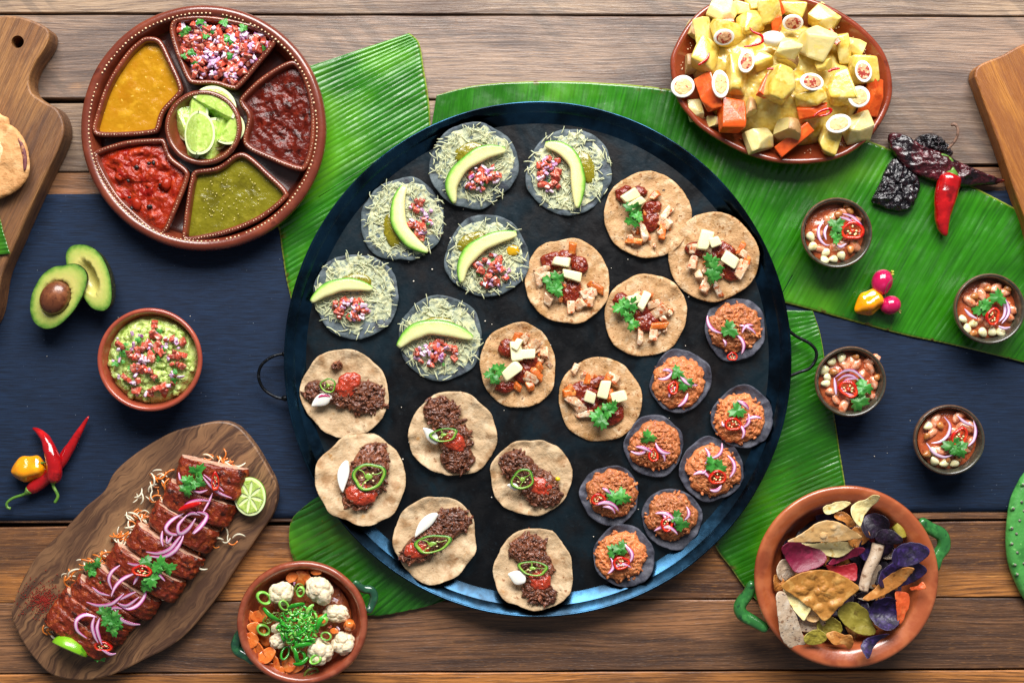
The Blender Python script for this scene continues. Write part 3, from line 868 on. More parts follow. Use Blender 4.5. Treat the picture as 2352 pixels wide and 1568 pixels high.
def board_mesh(name, O, h, m, bev=5, holes=()):
    """thick board of any outline with rounded edges; holes = (x, y, r)"""
    O = ccw(O)
    bm = bmesh.new()
    lv = [(bev * .6, 0), (0, bev * .7), (0, h - bev), (bev * .3, h - bev * .35), (bev, h)]
    rings = []
    for d, z in lv:
        o = offs(O, d); rings.append([bm.verts.new((x * S, y * S, z * S)) for x, y in o])
    n = len(O)
    for a, b in zip(rings, rings[1:]):
        for i in range(n): bm.faces.new((a[i], a[(i + 1) % n], b[(i + 1) % n], b[i]))
    def cap(ring, z, flip):
        edges = [bm.edges.get((ring[i], ring[(i + 1) % n])) for i in range(n)]
        hv = []
        for hx, hy, hr in holes:
            v = [bm.verts.new(((hx + hr * math.cos(2 * math.pi * k / 24)) * S, (hy + hr * math.sin(2 * math.pi * k / 24)) * S, z * S)) for k in range(24)]
            hv.append(v); edges += [bm.edges.new((v[k], v[(k + 1) % 24])) for k in range(24)]
        bmesh.ops.triangle_fill(bm, edges=edges, use_beauty=True, use_dissolve=False)
        return hv
    t = cap(rings[-1], h, False); bt = cap(rings[0], 0, True)
    for a, b in zip(t, bt):
        for k in range(24): bm.faces.new((a[k], a[(k + 1) % 24], b[(k + 1) % 24], b[k]))
    bmesh.ops.recalc_face_normals(bm, faces=bm.faces)
    me = bpy.data.meshes.new(name); bm.to_mesh(me); bm.free(); me.materials.append(m)
    return me
def zboard(name, pts, h, m, label, zb=2, bev=5, holes=(), cx=None, cy=None, n=220, rotg=0):
    q = np.array(pts, float)
    cx = q[:, 0].mean() if cx is None else cx; cy = q[:, 1].mean() if cy is None else cy
    O = curve(ccw(np.stack([q[:, 0] - cx, cy - q[:, 1]], 1)), n)
    O = O + 0.8 * np.stack([fbm(lz(O, 0), 30, 3), fbm(lz(O, 0), 30, 4)], 1)
    if rotg: O = rot2(O, -rotg); holes = [(*rot2([(a - cx, cy - b)], -rotg)[0], r) for a, b, r in holes]
    else: holes = [(a - cx, cy - b, r) for a, b, r in holes]
    me = board_mesh(name, O, h, m, bev, holes)
    o = solo(name, me, label, 'board', cx, cy, zb, rot=(0, 0, rotg), zr=h + zb)
    return o
zboard('serving_board', [(-20, 40), (20, 35), (60, 42), (104, 62), (112, 80), (106, 105), (78, 148), (66, 182), (72, 212), (100, 232), (132, 252), (146, 290), (136, 336), (80, 455), (10, 612), (-60, 760), (-400, 640), (-260, 200), (-120, 60)], 62, BOARD_L,
       'worn brown paddle shaped board with a hanging hole at the left edge', holes=((40, 96, 14.5),), rotg=65)
zboard('cutting_board', [(2240, 172), (2250, 150), (2300, 128), (2400, 86), (2640, 60), (2760, 420), (2440, 700), (2356, 505), (2300, 345), (2248, 200)], 46, BOARD_R,
       'orange brown wooden cutting board with a rounded corner at the right edge', rotg=-66, bev=4)
ob_pts = [(470, 972), (500, 967), (530, 971), (556, 987), (585, 1022), (612, 1066), (634, 1110), (637, 1142), (626, 1180), (596, 1226), (548, 1296), (505, 1362), (452, 1430), (400, 1478), (330, 1515), (255, 1550), (190, 1562), (120, 1550), (75, 1508), (45, 1462), (27, 1420), (28, 1390), (52, 1330), (85, 1275), (140, 1222), (195, 1165), (238, 1128), (262, 1085), (305, 1046), (360, 1010), (406, 988)]
zboard('olive_board', ob_pts, 30, OLIVE, 'irregular olive wood board carrying the sliced red glazed meat', zb=3, bev=4, cx=330, cy=1270)

# ================================================================== food materials
TORT = mat('corn_tortilla', '#c0a27c', 0.66, [('#d2b894', 30, .48, .68), ('#a27c54', 40, .52, .7), ('#b88850', 24, .64, .76), ('#8e5c34', 14, .63, .73), ('#3c2416', 7, .72, .76)], bump=((24, 3.0), (6, 1.0)), sss=.05)
TORT_Y = mat('yellow_corn_tortilla', '#bd9364', 0.64, [('#d0b088', 18, .48, .66), ('#a87c48', 26, .54, .7), ('#94602e', 10, .60, .68), ('#33201a', 8, .67, .71)], bump=((12, 2.6), (4, 1.4)), sss=.05)
TORT_B = mat('blue_corn_tortilla', '#4c585c', 0.6, [('#525d68', 22, .5, .7), ('#282e38', 34, .5, .7), ('#6d5648', 30, .68, .78)], bump=((14, 2.0), (5, .8)))
TORT_M = mat('small_blue_tortilla', '#41424e', 0.62, [('#585a66', 20, .5, .7), ('#2b2c36', 26, .5, .7)], bump=((12, 2.0), (5, .8)))
TOM = mat('diced_tomato', '#b64a36', 0.22, [('#d8967e', 7, .5, .64), ('#963022', 9, .56, .7)], coat=.3, sss=.1, rv=.3)
ONI = mat('diced_red_onion', '#e0cad8', 0.2, [('#a4589a', 9, .52, .62)], coat=.3, sss=.25, rv=.1)
ONI_P = mat('purple_onion_dice', '#c8a0c0', 0.22, [('#86407e', 8, .56, .68), ('#eadcea', 9, .6, .7)], coat=.3, sss=.2, rv=.15)
CIL = mat('cilantro_leaf', '#35802c', 0.42, [('#5a9c44', 12, .5, .7), ('#1e6a24', 9, .6, .75)], bump=(5, .8), rv=.25, sss=.08)
CIL_D = mat('cilantro_leaf_dark', '#1a6b1e', 0.4, [('#2f8a2c', 12, .5, .7)], bump=(5, .8), rv=.2, sss=.06)
STEM = mat('cilantro_stem', '#5e9a3a', 0.4, rv=.1)
CHEESE_S = mat('shredded_cheese', '#cccca2', 0.4, [('#b4b88e', 10, .45, .65)], sss=.25, rv=.12, coat=.2)
CHEESE_M = mat('melted_cheese', '#b4ba98', 0.35, [('#6c7c7a', 9, .54, .64), ('#d8d6a6', 14, .5, .62), ('#56646a', 24, .58, .7)], bump=((7, 1.6), (3, .6)), coat=.3)
CHEESE_W = mat('white_cheese', '#efe6b8', 0.4, [('#dcd094', 9, .5, .7)], sss=.3, rv=.06)
TOMATILLO = mat('tomatillo_salsa', '#7d7414', 0.16, [('#968a22', 10, .5, .7), ('#5e5a0c', 12, .6, .75), ('#d9cf8a', 2.6, .7, .75)], bump=((9, 1.6), (3, .8)), coat=.5)
CHILI_SAUCE = mat('brown_chili_sauce', '#76200f', 0.24, [('#944018', 10, .52, .66), ('#521408', 12, .56, .7)], bump=((8, 2.0), (3, .8)), coat=.2)
RED_SAUCE = mat('red_tomato_sauce', '#a63a22', 0.2, [('#c43c20', 8, .5, .65), ('#801208', 10, .58, .7)], bump=((8, 2.4), (3, .9)), coat=.4)
CHICK = mat('shredded_chicken', '#d2a67e', 0.42, [('#e4cdb0', 10, .48, .62), ('#c05c22', 12, .52, .64), ('#7a2c14', 9, .68, .76)], bump=((6, 1.4), (3, .6)), coat=.3, rv=.12, sss=.15)
CHICK_O = mat('charred_orange_chicken', '#cc6420', 0.38, [('#e39a52', 10, .5, .65), ('#5c1f0e', 8, .64, .74)], bump=((6, 1.4), (3, .6)), coat=.35, rv=.15)
BEEF = mat('dark_shredded_beef', '#64351f', 0.42, [('#8a5032', 7, .5, .65), ('#3a1a10', 9, .56, .7), ('#8a4e30', 4, .7, .78)], bump=((7, 2.0), (3, 1.0)), coat=.3, rv=.35)
MEAT_O = mat('orange_shredded_meat', '#c87440', 0.45, [('#d88e58', 8, .5, .65), ('#9c4c24', 10, .56, .72), ('#e2a874', 4, .68, .76)], bump=((6, 1.8), (3, .9)), coat=.15, rv=.25)
OIL = mat('orange_oil_stain', '#c87828', 0.35, [('#cda173', 12, .45, .6)], coat=.2)
WHITE_R = mat('white_radish', '#f0ece2', 0.25, coat=.3, sss=.3)
JAL_R = mat('jalapeno_skin', '#2a7a1c', 0.2, [('#1c5c16', 12, .5, .7)], coat=.5)
JAL_F = mat('jalapeno_flesh', '#7fa83c', 0.25, [('#a2c45a', 6, .5, .7)], coat=.4, sss=.2)
SEED = mat('chili_seed', '#e8dca0', 0.35)
CHI_R = mat('red_chili_skin', '#b80d0a', 0.14, [('#d42216', 12, .5, .7)], coat=.6, sss=.1)
CHI_F = mat('red_chili_flesh', '#d8391c', 0.2, [('#e86a3a', 5, .55, .7)], coat=.4, sss=.2)

def ramp_uv(name, stops, rough=.3, coat=.3, sss=.2, noise=None, axis=1, bump=None, rv=0.0):
    """colour across a slice (from its inner to its outer edge)"""
    t = NT(name); b = t.b
    u = t.n('ShaderNodeUVMap'); sp = t.n('ShaderNodeSeparateXYZ'); t.l(u.outputs[0], sp.inputs[0])
    v = sp.outputs[axis]
    v = t.math('ADD', v, t.math('MULTIPLY', t.math('SUBTRACT', t.noise(14, t.coords()), 0.5), 0.22))
    cr = t.n('ShaderNodeValToRGB'); t.l(v, cr.inputs[0])
    el = cr.color_ramp.elements
    el[0].position, el[0].color = stops[0][0], lin(stops[0][1]); el[1].position, el[1].color = stops[-1][0], lin(stops[-1][1])
    for p, h in stops[1:-1]:
        e = el.new(p); e.color = lin(h)
    c = cr.outputs[0]
    if noise: c = t.mix(t.math('MULTIPLY', t.rng(t.noise(noise[1], t.coords()), .58, .7), .6), c, lin(noise[0]))
    if rv:
        oi = t.n('ShaderNodeObjectInfo'); hs = t.n('ShaderNodeHueSaturation'); t.l(t.rng(oi.outputs['Random'], 0, 1, 1 - rv, 1 + rv), hs.inputs['Value']); t.l(c, hs.inputs['Color']); c = hs.outputs[0]
    t.l(c, b.inputs['Base Color']); b.inputs['Roughness'].default_value = rough; b.inputs['Coat Weight'].default_value = coat
    b.inputs['Subsurface Weight'].default_value = sss; b.inputs['Subsurface Radius'].default_value = (1, .7, .4); b.inputs['Subsurface Scale'].default_value = .002
    if bump: t.l(t.bump(t.noise(bump[0], t.coords()), bump[1]), b.inputs['Normal'])
    return t.m
AVO = ramp_uv('avocado_flesh', [(0, '#e2d890'), (.35, '#e4e6a8'), (.62, '#cfe08e'), (.82, '#8cc048'), (.97, '#44861e')], .38, .25, .25, bump=(8, .5))
PINK = ramp_uv('pickled_onion', [(0, '#b0307c'), (.15, '#cc74ac'), (.38, '#ead0e0'), (.62, '#e4bcd6'), (.86, '#bc4c98'), (1, '#8a1860')], .2, .5, .25, rv=.1)
PURP = ramp_uv('red_onion_slice', [(0, '#c9a0c4'), (.35, '#e8d6e6'), (.7, '#d8b4d2'), (.9, '#8a3c80'), (1, '#6a2060')], .22, .4, .3)

# ================================================================== shared small meshes
def variants(name, fn, mats, n): return [ (lambda vf: mesh(name, vf[0], vf[1], mats, uv=(vf[2] if len(vf) > 2 else None)))(fn(i)) for i in range(n)]
TOM_ME = variants('tomato_cube', lambda i: chunk(10 + i % 3 * 3, 9 + i % 2 * 2, 7, .34, i, .24), TOM, 7)
ONI_ME = variants('onion_cube', lambda i: chunk(9 + i % 3 * 3, 7, 3 + i % 2 * 2, .35, 20 + i, .24), ONI, 6)
ONP_ME = variants('onion_cube', lambda i: chunk(9 + i % 3 * 2, 6, 4 + i % 2, .25, 40 + i, .22), ONI_P, 5)
def shred(i, L=26, w=2.0):
    r = random.Random(i)
    p = bez((-L / 2, 0), (L / 2, 0), r.uniform(-.2, .2) * (i % 3 == 0) + r.uniform(-.05, .05), 8, 0, 0, r.uniform(0, 2))
    return etube(p, w * taper(8, .7), w * .6 * taper(8, .6), 5)
CHS_ME = variants('cheese_shred', lambda i: shred(i, 11 + 4 * (i % 4), 1.1), CHEESE_S, 8)
def cil_leaf(i, r=15.0):
    rr = random.Random(100 + i)
    n = 66; a = np.linspace(0, 2 * np.pi, n, endpoint=False)
    lobes = 0.42 + 0.58 * np.abs(np.cos(1.5 * a)) ** 0.55
    ser = 1 + 0.13 * np.sign(np.sin(11 * a)) * np.abs(np.sin(11 * a)) ** .6
    rad = r * lobes * ser * (1 + .16 * fbm(np.stack([np.cos(a), np.sin(a), a * 0 + i], 1), .6, i))
    O = np.stack([rad * np.cos(a), rad * np.sin(a) * .92], 1)
    cur = rr.uniform(.01, .03); ax = rr.uniform(0, 3.14)
    fn = lambda V: -cur * (V[:, 0] * math.cos(ax) + V[:, 1] * math.sin(ax)) ** 2 + 1.6 * np.sin(3 * np.arctan2(V[:, 1], V[:, 0])) * np.hypot(V[:, 0], V[:, 1]) / r + 1.4 * fbm(V, 9, i)
    return sheet(O, .7, .3, 6, fn, (0, 0))
CIL_ME = variants('cilantro_leaf', cil_leaf, CIL, 7); CILD_ME = variants('cilantro_leaf', lambda i: cil_leaf(i + 30), CIL_D, 4)
BEEF_ME = variants('meat_shred', lambda i: blob(9 + 4 * (i % 3), 4 + 1.5 * (i % 2), 4.5, .5, .5, i, 3), BEEF, 8)
MEATO_ME = variants('meat_shred', lambda i: blob(7 + 2 * (i % 3), 4.2, 4.4, .42, .55, 20 + i, 2), MEAT_O, 8)
CHK_ME = variants('chicken_piece', lambda i: (lambda c: (c[0] + 2.4 * np.stack([fbm(c[0], 7, i), fbm(c[0], 7, i + 1), fbm(c[0], 7, i + 2)], 1), c[1]))(chunk(24 + 5 * (i % 3), 17 + 3 * (i % 2), 8, .5, 50 + i, .3, .1)), CHICK, 8)
CHKO_ME = variants('chicken_piece', lambda i: (lambda c: (c[0] + 2.4 * np.stack([fbm(c[0], 7, i), fbm(c[0], 7, i + 1), fbm(c[0], 7, i + 2)], 1), c[1]))(chunk(26 + 5 * (i % 3), 15, 9, .42, 70 + i, .3, .15)), CHICK_O, 6)
BATON_ME = variants('cheese_baton', lambda i: chunk(1, 1, 1, .22, 90 + i, .14, .12), CHEESE_W, 6)

def ring_mesh(rx, ry, w, h, mats, seed, seeds=5, web=True):
    r = random.Random(seed); n = 40
    a = np.linspace(0, 2 * np.pi, n, endpoint=False)
    wob = 1 + .07 * np.sin(3 * a + r.uniform(0, 6)) + .03 * np.sin(5 * a)
    P = np.stack([rx * wob * np.cos(a), ry * wob * np.sin(a), np.zeros(n)], 1)
    V, F, U = etube(P, w, h, 10, True)
    mi = []
    cen = [np.mean(V[list(f)], axis=0) for f in F]
    for f, c in zip(F, cen):
        ang = math.atan2(c[1], c[0]); rr_ = math.hypot(c[0] / rx, c[1] / ry)
        lim = np.interp((ang) % (2 * np.pi), a, wob, period=2 * np.pi)
        mi.append(0 if rr_ > lim + .05 * w / rx else 1)
    s = Sh(); s.add((V, F), mi)
    if web:
        for k in range(3):
            t = 2 * math.pi * k / 3 + r.uniform(-.3, .3)
            p = bez((rx * .9 * math.cos(t), ry * .9 * math.sin(t)), (rx * .25 * math.cos(t + .5), ry * .25 * math.sin(t + .5)), .15, 6)
            s.add(etube(p, w * .34, h * .4, 6)[:2], 1)
        s.add(blob(rx * .26, ry * .26, h * .7, .3, .6, seed, 2), 1)
    for k in range(seeds):
        t = r.uniform(0, 6.28); q = r.uniform(.35, .6)
        s.add(blob(w * .75, w * .6, h * .5, .05, .5, k, 1), 2, loc=(rx * q * math.cos(t), ry * q * math.sin(t), h * .4), rot=(0, 0, math.degrees(t)))
    return s.mesh('chili_ring', mats)
JR_ME = [ring_mesh(20, 19, 2.5, 2.4, [JAL_R, JAL_F, SEED], i, 4) for i in range(3)]
CR_ME = [ring_mesh(13.5, 10, 2.6, 3.2, [CHI_R, CHI_F, SEED], 10 + i, 6) for i in range(4)]

def strip_mesh(L, bulge, w, m=PINK, arch=4.0, th=1.5, name='onion_strip', n=14):
    p = bez((-L / 2, 0), (L / 2, 0), bulge, n, 0, 0, arch)
    return mesh(name, *(lambda r: (r[0], r[1]))(etube(p, w * taper(n, .25, .6), th, 10, roll=np.linspace(-.3, .3, n)))[:2], m, uv=etube(p, w * taper(n, .25, .6), th, 10)[2])
STR = {(l, b): strip_mesh(l, b, 4.2) for l in (26, 36, 48) for b in (-.22, .12, .25)}

def put(ml, parent, x, y, z, name=None, rot=None, sc=1.0, r=rnd, tilt=35):
    me = ml[r.randrange(len(ml))] if isinstance(ml, list) else ml
    rot = (r.uniform(-tilt, tilt), r.uniform(-tilt, tilt), r.uniform(0, 360)) if rot is None else rot
    return add(name or me.name.split('.')[0], me, parent, (x, y, z), rot, sc)

def strip_between(parent, a, b, z, r, w=1.0):
    L = math.hypot(b[0] - a[0], b[1] - a[1]); ang = math.degrees(math.atan2(b[1] - a[1], b[0] - a[0]))
    key = min(STR, key=lambda k: abs(k[0] - L) + r.uniform(0, 6))
    k = L / key[0]
    return add('onion_strip', STR[key], parent, ((a[0] + b[0]) / 2, (a[1] + b[1]) / 2, z), (r.uniform(-12, 12), r.uniform(-8, 8), ang), (k, max(.8, min(k, 1.2)) * w, 1))

def cilantro(parent, x, y, z, r, sizes=(1.0,), spread=12, dark=False, tilt=22):
    for i, s_ in enumerate(sizes):
        a = 2 * math.pi * i / max(len(sizes), 1) + r.uniform(-.5, .5); q = spread if len(sizes) > 1 else 0
        put(CILD_ME if dark else CIL_ME, parent, x + q * math.cos(a), y + q * math.sin(a), z + 2 * i, 'cilantro_leaf', sc=s_, r=r, tilt=tilt)
    if len(sizes) > 1:
        me = mesh('cilantro_stem', *etube(bez((x, y), (x + r.uniform(-14, 14), y - 14), .15, 6, z - 1, z - 3), 1.0, 1.0, 5)[:2], STEM)
        add('cilantro_stem', me, parent)

def tortilla(r, seed, thick=4.0, wob=.06, curl=6.5, bump=2.0, ry=None, dents=()):
    O = circle(r, ry or r, 110, wob, seed, 1.1)
    O = lumpy(O, seed, wob * .42)
    O *= (1 + .009 * fbm(lz(O / 6, 0), 1, seed + 9))[:, None]
    R_ = r
    rb = random.Random(seed + 77); BL = [(rb.uniform(-.8, .8) * r, rb.uniform(-.8, .8) * r, rb.uniform(5, 13), rb.uniform(1.2, 3.2)) for _ in range(16)]
    def fn(V):
        bl = sum(h_ * np.exp(-((V[:, 0] - bx) ** 2 + (V[:, 1] - by) ** 2) / (br * br)) for bx, by, br, h_ in BL)
        t = np.hypot(V[:, 0], V[:, 1]) / R_; a = np.arctan2(V[:, 1], V[:, 0])
        cir = np.stack([np.cos(a), np.sin(a), a * 0], 1)
        return bl * (thick > 3.8) + curl * t ** 4 * (.55 + 1.3 * fbm(cir * 1.5, 1, seed + 2)) + bump * 1.4 * fbm(V, 34, seed + 4, 4) * (.5 + t) + bump * 1.2 * fbm(V * (1, .3, 1), 22, seed + 7, 2) * t ** 2
    return sheet(O, thick, 1.6, 18, fn, (0, 0))

# ================================================================== tostadas
ZT = 19.5
def seat(t, x, y, r):
    """tilt a tostada up the pan wall where it reaches past the flat floor"""
    dx, dy = x - 1235, 825 - y; d = math.hypot(dx, dy); over = d + r - 548
    if over <= 0: return
    zo = min(over / 36, 1.15) * 40; a = math.asin(min(zo / (2 * r), .6))
    ax = Vector((dy / d, -dx / d, 0))            # turning about this lifts the outer edge
    t.rotation_euler = Matrix.Rotation(a, 3, ax).to_euler()
    zc = zo / 2; k = (H - (19.5 + zc)) / H; t.location = Vector(((x - 1176) * S * k, (784 - y) * S * k, (19.5 + zc) * S))

def pico(parent, x, y, z, rx, ry, rot, r, nt=22, no=15, ng=3, h=9):
    rx *= 1.08; ry *= 1.12
    for i in range(nt + no):
        q = math.sqrt(r.random()); a = r.uniform(0, 6.283)
        lx, ly = rot2([(rx * q * math.cos(a), ry * q * math.sin(a))], rot)[0]
        zz = z + h * (1 - q * q) + r.uniform(0, 3)
        if i < nt: put(TOM_ME, parent, x + lx, y + ly, zz, 'tomato_cube', r=r, tilt=60, sc=r.uniform(.9, 1.35))
        else: put(ONI_ME if r.random() < .6 else ONP_ME, parent, x + lx, y + ly, zz + 2, 'onion_cube', r=r, tilt=60, sc=r.uniform(.9, 1.35))
    for i in range(ng):
        q = math.sqrt(r.random()) * .9; a = r.uniform(0, 6.283)
        lx, ly = rot2([(rx * q * math.cos(a), ry * q * math.sin(a))], rot)[0]
        put(CIL_ME, parent, x + lx, y + ly, z + h * (1 - q * q) + 5, 'cilantro_leaf', r=r, sc=r.uniform(.25, .4))

BLUE = [  # centre, radius, avocado path, pico ellipse, salsa ellipse, label
 (1088, 378, 98, [(1160, 345), (1110, 352), (1060, 385), (1037, 425), (1044, 466)], (1110, 408, 38, 22, 25), (1078, 352, 36, 22, 15), 'topmost blue corn tostada with avocado slice, its edge crossing the pan rim'),
 (1307, 395, 99, [(1252, 334), (1290, 345), (1318, 375), (1327, 420), (1325, 480)], (1264, 402, 27, 36, 0), (1345, 386, 20, 38, 15), 'blue corn tostada with an upright avocado slice right of its tomato'),
 (928, 506, 96, [(930, 430), (917, 465), (918, 515), (945, 555), (984, 580)], (964, 505, 28, 40, 0), (904, 530, 22, 40, 10), 'blue corn tostada with its avocado slice curving round the left of its tomato'),
 (1118, 591, 94, [(1186, 538), (1135, 550), (1090, 575), (1065, 610), (1060, 650)], (1130, 622, 36, 34, -20), (1083, 556, 36, 20, 25), 'blue corn tostada with avocado slice, diced tomato and a yellow dab on its right'),
 (817, 679, 100, [(718, 693), (750, 668), (790, 655), (825, 656), (858, 664)], (806, 712, 42, 22, 0), (818, 648, 36, 20, 0), 'blue corn tostada with a flat avocado slice, nearest the left pan rim'),
 (1014, 776, 97, [(916, 796), (945, 767), (985, 752), (1035, 757), (1087, 776)], (1005, 812, 46, 28, 0), (1008, 744, 38, 16, 0), 'lowest blue corn tostada, with a broad avocado slice across its middle'),
]
for i, (x, y, rad, av, pi, sal, lb) in enumerate(BLUE):
    r = random.Random(200 + i)
    t = thing('blue_corn_tostada', lb, 'tostada', x, y, ZT - 1, group='blue corn tostadas with cheese and avocado')
    seat(t, x, y, rad)
    V, F, U = tortilla(rad, 30 + i, 3.6, .09, 8, 3.0)
    add('tortilla', mesh('tortilla', V, F, TORT_B), t)
    O = lumpy(circle(rad * .9, rad * .88, 110, .1, 60 + i, 3), 5 + i, .05)
    V, F, U = pool(O, 5.0, 1.6, 11, i, 26, 3.0, False, 3)
    V[:, 2] += 6 * (np.hypot(V[:, 0], V[:, 1]) / rad) ** 4 * .4
    add('melted_cheese', mesh('melted_cheese', V, F, CHEESE_M), t)
    for k in range(290):
        q = r.uniform(.15, .97); a = r.uniform(0, 6.283)
        put(CHS_ME, t, rad * q * math.cos(a), rad * q * math.sin(a), 8.5 + 2.5 * r.random() + (3 * q ** 4), 'cheese_shred', r=r, tilt=7, sc=r.uniform(.8, 1.3))
    lx, ly = sal[0] - x, y - sal[1]
    V, F, U = pool(rot2(circle(sal[2], sal[3], 60, .08, i), sal[4]), 6, 1.2, 8, i + 5, 14, 7)
    add('salsa', mesh('salsa', V, F, TOMATILLO), t, (lx, ly, 3))
    p = curve([(a - x, y - b, 0) for a, b in av], 30, False)
    n = 30; tt = np.linspace(0, 1, n)
    p[:, 2] = 19 + 4 * np.sin(np.pi * tt)
    w = (17 + 3.5 * r.random()) * np.sin(np.pi * (tt * .94 + .04)) ** .55 * (1 - .16 * np.exp(-((tt - r.uniform(.4, .6)) / .12) ** 2)) * (1 + .05 * np.sin(tt * 9 + i))
    side = 1 if i in (2,) or i == 0 or i == 3 else -1
    V, F, U = etube(p, w, 8 * np.sin(np.pi * (tt * .9 + .05)) ** .5, 18, power=.8)
    # outer edge is the convex side
    mid = p[n // 2, :2]; ch = (p[0, :2] + p[-1, :2]) / 2; outv = mid - ch
    tg = p[n // 2 + 1, :2] - p[n // 2 - 1, :2]; sd = np.array([-tg[1], tg[0]])
    if np.dot(sd, outv) < 0: U[:, 1] = 1 - U[:, 1]
    add('avocado_slice', mesh('avocado_slice', V, F, AVO, uv=U), t)
    pico(t, pi[0] - x, y - pi[1], 11, pi[2], pi[3], pi[4], r, 24, 18, 3)
    if i == 3:
        V, F, U = pool(circle(16, 13, 40, .1, 3), 0, 1, 7, 2, 8, 5); add('salsa', mesh('salsa', V, F, mat('yellow_sauce_dab', '#c89a10', .15, coat=.5)), t, (60, 15, 9))

YEL = [  # centre, radius, batons [(x, y, l, w, rot)], cilantro, sauce, chicken, label
 (1487, 495, 100, 100, [(1447, 452, 40, 24, 30), (1459, 470, 44, 18, 32)], [(1452, 484, 1.3), (1450, 510, 1.1), (1462, 500, .9)], [(1437, 448, 26, 20), (1468, 442, 18, 14), (1497, 480, 24, 18), (1494, 510, 22, 26)], [(1525, 512), (1520, 542), (1448, 548), (1500, 452, 1), (1530, 490), (1520, 530, 1), (1455, 555, 1), (1476, 528)], 'yellow corn chicken tostada at the upper right, its salsa dripping below two cheese sticks'),
 (1640, 590, 101, 100, [(1619, 551, 46, 30, 72), (1641, 556, 26, 22, 20), (1674, 596, 40, 28, -32)], [(1630, 600, 1.2), (1640, 618, 1.3), (1634, 635, 1.2)], [(1600, 572, 26, 18), (1650, 575, 26, 20), (1682, 622, 24, 24), (1668, 580, 20, 20)], [(1705, 582), (1700, 620), (1604, 632), (1592, 600), (1598, 572), (1622, 655), (1650, 670), (1712, 600, 1), (1618, 566), (1700, 570, 1)], 'yellow corn chicken tostada nearest the right pan rim, leaning on its neighbour'),
 (1305, 645, 97, 99, [(1288, 602, 40, 22, -8), (1314, 634, 44, 22, -14)], [(1262, 648, 1.2), (1280, 642, 1.2), (1277, 668, 1.1)], [(1268, 598, 26, 20), (1300, 592, 26, 18), (1330, 610, 20, 20), (1312, 672, 22, 32)], [(1352, 672), (1240, 622), (1248, 635), (1368, 662, 1), (1330, 700), (1315, 572, 1), (1260, 690), (1236, 640), (1310, 705), (1345, 690)], 'yellow corn chicken tostada left of centre, with cilantro left of its cheese'),
 (1482, 725, 96, 96, [(1476, 692, 46, 20, 64), (1452, 688, 30, 20, 15)], [(1425, 706, 1.3), (1448, 700, 1.2), (1450, 745, 1.0), (1440, 728, .8)], [(1424, 690, 20, 20), (1486, 742, 30, 24), (1470, 718, 22, 14)], [(1512, 748, 1), (1512, 715), (1462, 680), (1500, 768), (1482, 678, 1), (1520, 730), (1470, 770), (1500, 700)], 'yellow corn chicken tostada with one upright cheese stick between cilantro and sauce'),
 (1191, 838, 87, 99, [(1186, 806, 28, 44, 5), (1208, 812, 42, 24, 0), (1174, 852, 50, 28, 40), (1188, 790, 30, 16, 60)], [(1128, 858, 1.0), (1146, 848, 1.1), (1138, 872, .8)], [(1164, 800, 20, 22), (1206, 855, 30, 26), (1162, 888, 24, 14), (1220, 830, 18, 16)], [(1185, 775, 1), (1225, 795), (1232, 858, 1), (1215, 880, 1), (1240, 845, 1), (1205, 775), (1190, 890, 1), (1250, 810), (1222, 868)], 'narrow yellow corn chicken tostada touching the lowest blue one, with three cheese pieces'),
 (1376, 917, 97, 96, [(1386, 893, 44, 24, 76), (1418, 910, 36, 26, 18), (1354, 911, 26, 24, -20)], [(1372, 955, 1.3), (1395, 940, 1.2), (1380, 965, 1.2), (1405, 930, .9)], [(1336, 896, 28, 22), (1352, 906, 32, 22), (1365, 880, 36, 14), (1402, 952, 34, 24), (1350, 930, 26, 26)], [(1304, 895, 1), (1350, 872, 1), (1396, 872, 1), (1318, 850), (1306, 900, 1), (1330, 935), (1400, 905, 1), (1345, 950), (1408, 870), (1316, 918)], 'lowest yellow corn chicken tostada, with orange charred chicken on its left'),
]
for i, (x, y, rx, ry, bat, cil, sau, chk, lb) in enumerate(YEL):
    r = random.Random(300 + i)
    t = thing('chicken_tostada', lb, 'tostada', x, y, ZT + (1.5 if i == 1 else 0), group='yellow corn tostadas with chicken and cheese')
    if i == 1: t.rotation_euler = (0, R(1.5), 0)
    seat(t, x, y, rx)
    V, F, U = tortilla(rx, 50 + i, 4.2, .07, 8, 3.0, ry)
    add('tortilla', mesh('tortilla', V, F, TORT_Y), t)
    mx = np.mean([c[0] for c in chk]); my = np.mean([c[1] for c in chk])
    for k in range(20):   # small bits of meat under and around
        a = r.uniform(0, 6.28); q = math.sqrt(r.random()) * 46
        put(CHK_ME if r.random() < .5 else CHKO_ME, t, mx - x + q * math.cos(a), y - my + q * math.sin(a), 9 + r.random() * 3, 'chicken_piece', r=r, sc=r.uniform(.35, .65))
    for c in chk:
        put(CHKO_ME if len(c) > 2 else CHK_ME, t, c[0] - x, y - c[1], 15, 'chicken_piece', r=r, sc=r.uniform(.9, 1.2), tilt=20)
    for k, (sx, sy, a, b) in enumerate(sau):
        V, F, U = pool(rot2(circle(a, b, 56, .22, 7 * i + k, 1.6), r.uniform(-30, 30)), 0, 4.5, 9, k + i, 20, 11, False, 4, edge=.5, power=.45)
        add('sauce', mesh('sauce', V, F, CHILI_SAUCE), t, (sx - x, y - sy, 8))
    for k, (bx, by, l, w, ro) in enumerate(bat):
        put(BATON_ME, t, bx - x, y - by, 24 + 2 * k, 'cheese_baton', rot=(r.uniform(-8, 8), r.uniform(-8, 8), ro), sc=(l, w, 11), r=r)
    for k, (cx, cy, s_) in enumerate(cil):
        put(CIL_ME, t, cx - x, y - cy, 29 + 2.5 * k, 'cilantro_leaf', sc=s_ * 1.1, r=r, tilt=18)

